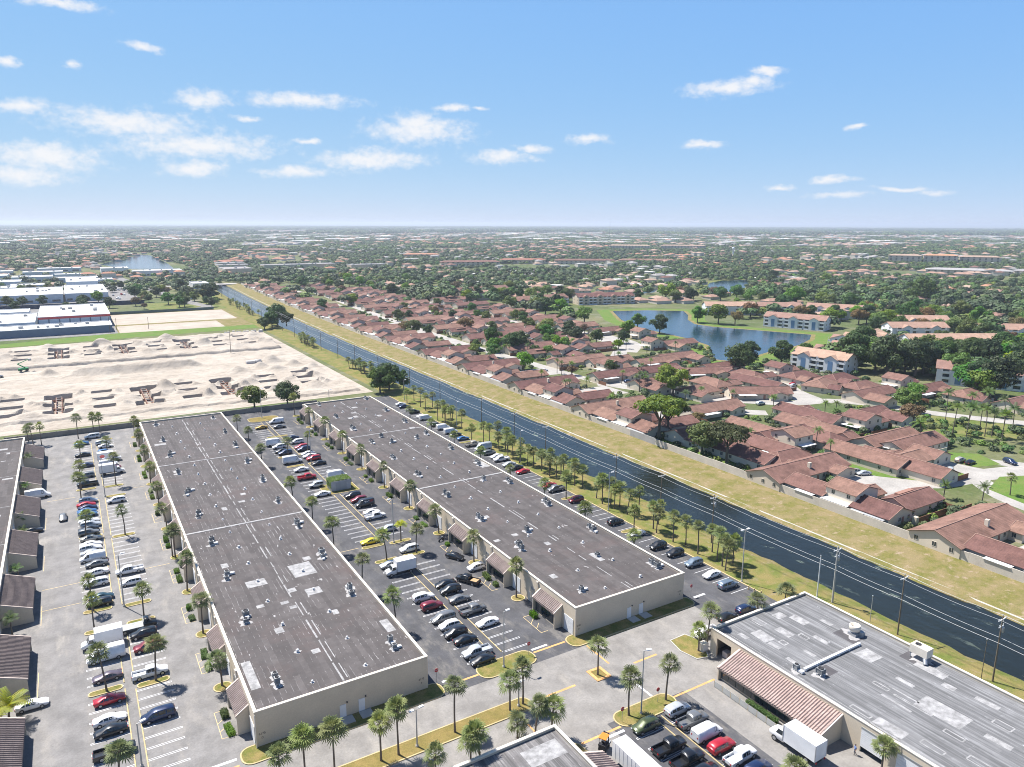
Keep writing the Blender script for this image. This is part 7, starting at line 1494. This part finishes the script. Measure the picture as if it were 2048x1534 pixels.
# ------------------------------------------------------------------ far suburb
random.seed(404)
FR_C = [ROOF_O, ROOF_S, ROOF_T, ROOF_H, ROOF_GREY]
FPRO = []
for i, rm in enumerate((ROOF_O, ROOF_S, ROOF_T, ROOF_H, ROOF_GREY)):
    FPRO.append(house('suburb_house', '', 'house', [(-8, 8, -5.5, 5.5, 3.0, 2.3, 'x', (4.5, 4.5)), (-8, -1, -10, -5.5, 2.9, 1.6, 'y', (0, 0))], rm, group='houses of the far suburb', wprob=.5, ridge=None))
FU = {}; FNAME = ('orange-roofed', 'salmon-roofed', 'tan-roofed', 'brown-roofed', 'grey-roofed')
FAREA = [(46, 620, 1000, 260, 640, 'in the right-hand suburb'), (26, 480, 760, 640, 980, 'beyond the lakes'), (18, 180, 480, 1040, 1300, 'past the end of the canal'), (12, -60, 60, 1420, 1750, 'left of the lagoon')]
FH = []
for n, x0, x1, y0, y1, ph in FAREA:
    pts = []; tries = 0
    while len(pts) < n and tries < 2000:
        tries += 1; x, y = ru(x0, x1), ru(y0, y1)
        if not inview(x, y) or inlake(x, y) or any((x-a)**2 + (y-b)**2 < 20**2 for a, b in FH): continue
        FH.append((x, y)); pts.append((x, y))
    pts.sort(key=lambda p: p[1])
    for i, (x, y) in enumerate(pts):
        k = random.choice((0, 0, 1, 1, 2, 3, 4)); place(FPRO[k], FU, (x, y, .03), random.choice((0, pi/2, pi, 3*pi/2)) + ru(-.2, .2), '%s low house %s, %s in order of distance' % (FNAME[k], ph, nth(i)))
for p in FPRO:
    if not FU.get(p.name): place(p, FU, (640 + 10 * FPRO.index(p), 500, .03), 0, 'low house in the right-hand suburb among trees ' + FNAME[FPRO.index(p)])
# distant landmark buildings
def big_roof(label, x, y, L_, Wd, h, rz, rm, wm, rise=4):
    o = thing('large_building', label, 'building', (x, y, 0), rz); w = MB(); w.box(-L_/2, L_/2, -Wd/2, Wd/2, 0, h, top=False); mesh_obj('wall', w, wm, o)
    r = MB(); gable(r, -L_/2, L_/2, -Wd/2, Wd/2, h, rise, 'x', ov=1.0, th=.4, hip=(Wd*.5, Wd*.5)); mesh_obj('roof', r, rm, o)
    n = int(L_ / 9)
    for s in (-1, 1):
        for i in range(n):
            for z in range(1, int(h) - 1, 3): ubox('window', GLASS, o, (-L_/2 + L_ * (i + .5) / n, s * Wd/2, z), (3.2, .3, 1.6))
APT = mat('apartment_beige', (.60, .50, .40), .9, var=.06)
for i, (l, x, y, L_, Wd, h, a, rm) in enumerate((('salmon-roofed school hall far left of centre', 470, 2020, 90, 40, 9, -20, ROOF_S), ('pale salmon-roofed hall next to the school hall', 380, 2050, 40, 34, 9, -20, ROOF_S), ('rust-red roof among trees left of centre', 270, 1480, 60, 40, 7, -10, ROOF_O), ('red-roofed block at mid distance', 700, 1560, 80, 30, 9, -25, ROOF_O), ('long beige five-storey block at centre distance, left', 1450, 1720, 120, 18, 15, -40, ROOF_T), ('long beige five-storey block at centre distance, right', 1590, 1640, 130, 18, 15, -40, ROOF_T),
        ('beige and red apartment complex at right distance, left wing', 1470, 880, 60, 18, 17, -58, ROOF_T), ('beige and red apartment complex at right distance, middle wing', 1510, 830, 60, 18, 18, -58, ROOF_O), ('beige and red apartment complex at right distance, right wing', 1560, 780, 70, 18, 16, -58, ROOF_T), ('rust-roofed row beyond the lakes', 990, 1120, 110, 16, 8, -35, ROOF_H), ('second rust-roofed row beyond the lakes', 870, 1180, 100, 16, 8, -30, ROOF_H), ('third rust-roofed row beyond the lakes', 780, 1250, 90, 16, 8, -30, ROOF_O), ('brown-roofed long flats past the lakes', 640, 1210, 110, 18, 9, -20, ROOF_H), ('pale grey school block at right distance', 1250, 640, 120, 30, 7, -60, ROOF_GREY), ('white-grey school wing at right distance', 1330, 560, 90, 26, 7, -60, ROOF_GREY))): big_roof(l, x, y, L_, Wd, h, R(a), rm, APT, 2.5)
o = thing('water_tower', 'slim white water tower rising right of centre on the far plain', 'water tower', (1420, 1290, 0), 0, None, .55); mb = MB(); mb.lathe([(3.5, 0), (3.2, 30), (5.5, 33), (5.8, 38), (3, 41), (.3, 42)], n=14); mesh_obj('shaft', mb, METAL_W, o)
o = thing('radio_mast', 'thin radio mast on the horizon', 'mast', (2060, 2580, 0)); mb = MB(); mb.tube((0, 0, 0), (0, 0, 104), .7, .35, 6); mesh_obj('mast', mb, METAL_D, o)
# ------------------------------------------------------------------ tree and roof masses of the far plain (past counting)
def far_crown(seed, R_, n, leaf, m, clumps):
    random.seed(seed); mb = MB()
    for c in range(clumps):
        cx, cy = (ru(-R_, R_) * .8, ru(-R_, R_) * .8) if clumps > 1 else (0, 0); r = ru(3.5, 6) if clumps > 1 else R_; zc = ru(3.5, 6.5)
        for i in range(n // clumps):
            a = ru(0, 6.28); u = ru(-.3, 1); s = math.sqrt(1 - u*u); nn = Vector((s * cos(a), s * sin(a), u)); p = Vector((cx, cy, zc)) + Vector((nn.x * r, nn.y * r, nn.z * r * .7)) * ru(.75, 1.1)
            d = (nn + Vector((ru(-.5, .5), ru(-.5, .5), ru(0, .6)))).normalized(); t = d.orthogonal().normalized(); b = d.cross(t); l = leaf * ru(.7, 1.3)
            mb.add([tuple(p + t * l), tuple(p + b * l * .8), tuple(p - t * l), tuple(p - b * l * .8)], [(0, 1, 2, 3)])
    me = mb.mesh('foliage', [m]); return bpy.data.objects.new('foliage_source', me)
LEAF_F1 = m_leaf('leaf_far_green', (.075, .12, .036), (.13, .175, .058), .04, .45, .25, 0); LEAF_F2 = m_leaf('leaf_far_dark', (.05, .085, .032), (.085, .125, .048), .02, .35, .2, 0)
SRC = [far_crown(1, 4.6, 170, .95, LEAF_F1, 1), far_crown(2, 5.2, 180, 1.0, LEAF_F2, 1), far_crown(3, 22, 420, 1.7, LEAF_F1, 11), far_crown(4, 24, 420, 1.8, LEAF_F2, 12)]
def scatter(name, pts, srcs, label):
    me = bpy.data.meshes.new(name); me.from_pydata([p[0] for p in pts], [], [])
    for nm, i in (('sc', 1), ('rot', 2)):
        a = me.attributes.new(nm, 'FLOAT', 'POINT'); a.data.foreach_set('value', [p[i] for p in pts])
    a = me.attributes.new('kind', 'INT', 'POINT'); a.data.foreach_set('value', [p[3] for p in pts])
    ng = bpy.data.node_groups.new(name, 'GeometryNodeTree'); ng.interface.new_socket('Geometry', in_out='INPUT', socket_type='NodeSocketGeometry'); ng.interface.new_socket('Geometry', in_out='OUTPUT', socket_type='NodeSocketGeometry')
    N = ng.nodes; L = ng.links; gi = N.new('NodeGroupInput'); go = N.new('NodeGroupOutput'); jn = N.new('GeometryNodeJoinGeometry'); L.new(jn.outputs[0], go.inputs[0])
    def att(nm, t):
        n = N.new('GeometryNodeInputNamedAttribute'); n.data_type = t; n.inputs['Name'].default_value = nm; return [q for q in n.outputs if q.enabled and q.name == 'Attribute'][0]
    k, s, r = att('kind', 'INT'), att('sc', 'FLOAT'), att('rot', 'FLOAT'); cx = N.new('ShaderNodeCombineXYZ'); L.new(r, cx.inputs[2])
    for i, so_ in enumerate(srcs):
        cm = N.new('FunctionNodeCompare'); cm.data_type = 'INT'; cm.operation = 'EQUAL'; L.new(k, cm.inputs[2]); cm.inputs[3].default_value = i
        oi = N.new('GeometryNodeObjectInfo'); oi.inputs['Object'].default_value = so_; oi.inputs['As Instance'].default_value = True
        ip = N.new('GeometryNodeInstanceOnPoints'); L.new(gi.outputs[0], ip.inputs['Points']); L.new(cm.outputs[0], ip.inputs['Selection']); L.new(oi.outputs['Geometry'], ip.inputs['Instance']); L.new(s, ip.inputs['Scale']); L.new(cx.outputs[0], ip.inputs['Rotation']); L.new(ip.outputs[0], jn.inputs[0])
    o = link(name, me); md = o.modifiers.new('scatter', 'NODES'); md.node_group = ng; o['kind'] = 'stuff'; o['label'] = label; o['category'] = 'trees'; return o
def region_density(x, y): return mnoise.fractal(Vector((x * .004, y * .004, 1.7)), 1.0, 2.0, 3)
def keepout(x, y):
    if inlake(x, y) or inpoly(x, y, LKX): return True
    if any(inpoly(x, y, P) for P in FARL): return True
    if x < 118 and y < 1000 and (y < 815 or rnd() < .45): return True
    if 117 < x - bend(y) < 177 and y < 1010: return True
    if x - bend(y) < 346 and y < 640: return True
    if x - bend(y) < 300 and y < 930 and rnd() < .93: return True
    if any(a - 6 < x < b_ + 6 and c - 6 < y < d + 6 for a, b_, c, d in FLATS): return True
    if -95 < x < 62 and y < 1430 and rnd() < .5: return True
    if 20 < x < 185 and 1255 < y < 1640: return True
    return False
random.seed(405); PT_ = []
def polar(r0, r1, n):
    for i in range(n):
        r = math.sqrt(ru(r0*r0, r1*r1)); a = R(31.166) + ru(-R(37.5), R(37.5)); yield r * sin(a), r * cos(a)
for x, y in polar(430, 2300, 36000):
    if keepout(x, y): continue
    d = math.hypot(x, y); dens = region_density(x, y)
    if dens < -.2 + ru(-.3, .3): continue
    if any((x-a)**2 + (y-b)**2 < 64 for a, b in FH) : continue
    if d < 700 and not clear(x, y): continue
    PT_.append(((x, y, ru(-.6, .2)), ru(.5, 1.2) * (1.15 if d < 900 else .85), ru(0, 6.28), 0 if rnd() < .6 else 1))
for x, y in polar(2200, 5200, 15000):
    if keepout(x, y) or region_density(x * .6, y * .6) < -.22 + ru(-.15, .15): continue
    PT_.append(((x, y, ru(-1, 0)), ru(.6, 1.1), ru(0, 6.28), 2 if rnd() < .55 else 3))
for x, y in polar(5200, 16000, 12000):
    if keepout(x, y) or region_density(x * .25, y * .25) < -.2: continue
    PT_.append(((x, y, ru(-1, 0)), ru(1.6, 2.6), ru(0, 6.28), 2 if rnd() < .45 else 3))
scatter('tree_canopy', PT_, SRC, 'green tree canopy covering the suburb plain to the horizon')
# low yard shrubs of the estate (past counting)
random.seed(407); SH = []
for i in range(5200):
    x, y = ru(178, 352), ru(84, 640); x += bend(y)
    if inlake(x, y) or not inview(x, y): continue
    if any(abs(x - q[0]) < w * .62 + 1.5 and abs(y - q[1]) < w * .62 + 6 for P, w in STREETS for q in P): continue
    if any(xa < x < xb and ya < y < yb for xa, xb, ya, yb in COURTS): continue
    SH.append(((x, y, ru(-.9, -.4)), ru(.16, .36), ru(0, 6.28), random.choice((0, 0, 1))))
scatter('yard_shrubs', SH, SRC[:2], 'low shrubs in the yards between the brown-roofed houses')
# roofs among the canopy
def roof_mass():
    random.seed(406); mb = MB()
    for x, y in polar(640, 9000, 40000):
        if keepout(x, y): continue
        d = math.hypot(x, y)
        if d > 2500 and rnd() < .5: continue
        c = mnoise.noise(Vector((x * .0021, y * .0021, 5))); b = rnd()
        if mnoise.noise(Vector((x * .005, y * .005, 9))) < -.12: continue
        if any((x-a)**2 + (y-b_)**2 < 400 for a, b_ in FH): continue
        if c > .2: mi = 0 if b < .7 else 1
        elif c > 0: mi = 1 if b < .6 else 2
        elif c > -.2: mi = 2 if b < .45 else (3 if b < .8 else 5)
        else: mi = 4 if b < .45 else (5 if b < .75 else 2)
        s = 1.0 if d < 2500 else ru(1, 1.8); lx, ly = ru(6, 10) * s, ru(5, 7) * s; a = random.choice((0, pi/2)) + .35 * mnoise.noise(Vector((x * .001, y * .001, 2))); h = ru(2.8, 3.4) if rnd() < .75 else ru(5.5, 8.5)
        if d > 3000 and rnd() < .08: lx, ly, h, mi = lx * 4, ly * 3, 9, 5
        ca, sa = cos(a), sin(a)
        def T(px, py, z): return (x + px * ca - py * sa, y + px * sa + py * ca, z)
        flat = mi == 5; rz_ = .05 if flat else ly * .36
        mb.add([T(-lx, -ly, 0), T(lx, -ly, 0), T(lx, ly, 0), T(-lx, ly, 0), T(-lx, -ly, h), T(lx, -ly, h), T(lx, ly, h), T(-lx, ly, h)], [(0,1,5,4), (1,2,6,5), (2,3,7,6), (3,0,4,7)], 6)
        o = .5; k = ly * .85
        mb.add([T(-lx-o, -ly-o, h), T(lx+o, -ly-o, h), T(lx+o, ly+o, h), T(-lx-o, ly+o, h), T(-lx + k, 0, h + rz_), T(lx - k, 0, h + rz_)], [(0,1,5,4), (2,3,4,5), (1,2,5), (3,0,4)], mi)
    o = struct('distant_roofs', mb, FR_C + [ROOF_WH, mat('far_wall', (.55, .50, .43), .9)], 'stuff'); o['label'] = 'roofs of the distant suburb among the trees'; o['category'] = 'houses'
roof_mass()
# ------------------------------------------------------------------ haze
HAZE_DENSITY = 0.00009
mb = MB(); mb.box(-42000, 42000, -20000, 60000, -4.0, 108.0, bottom=True); hz = mesh_obj('haze', mb, [])
m = bpy.data.materials.new('haze_air'); m.use_nodes = True; nt = m.node_tree; nt.nodes.clear(); out = nt.nodes.new('ShaderNodeOutputMaterial'); pv = nt.nodes.new('ShaderNodeVolumePrincipled'); nt.links.new(pv.outputs[0], out.inputs['Volume'])
pv.inputs['Color'].default_value = (.80, .88, 1.0, 1); pv.inputs['Density'].default_value = HAZE_DENSITY; pv.inputs['Anisotropy'].default_value = 0.2
hz.data.materials.append(m); hz['kind'] = 'stuff'
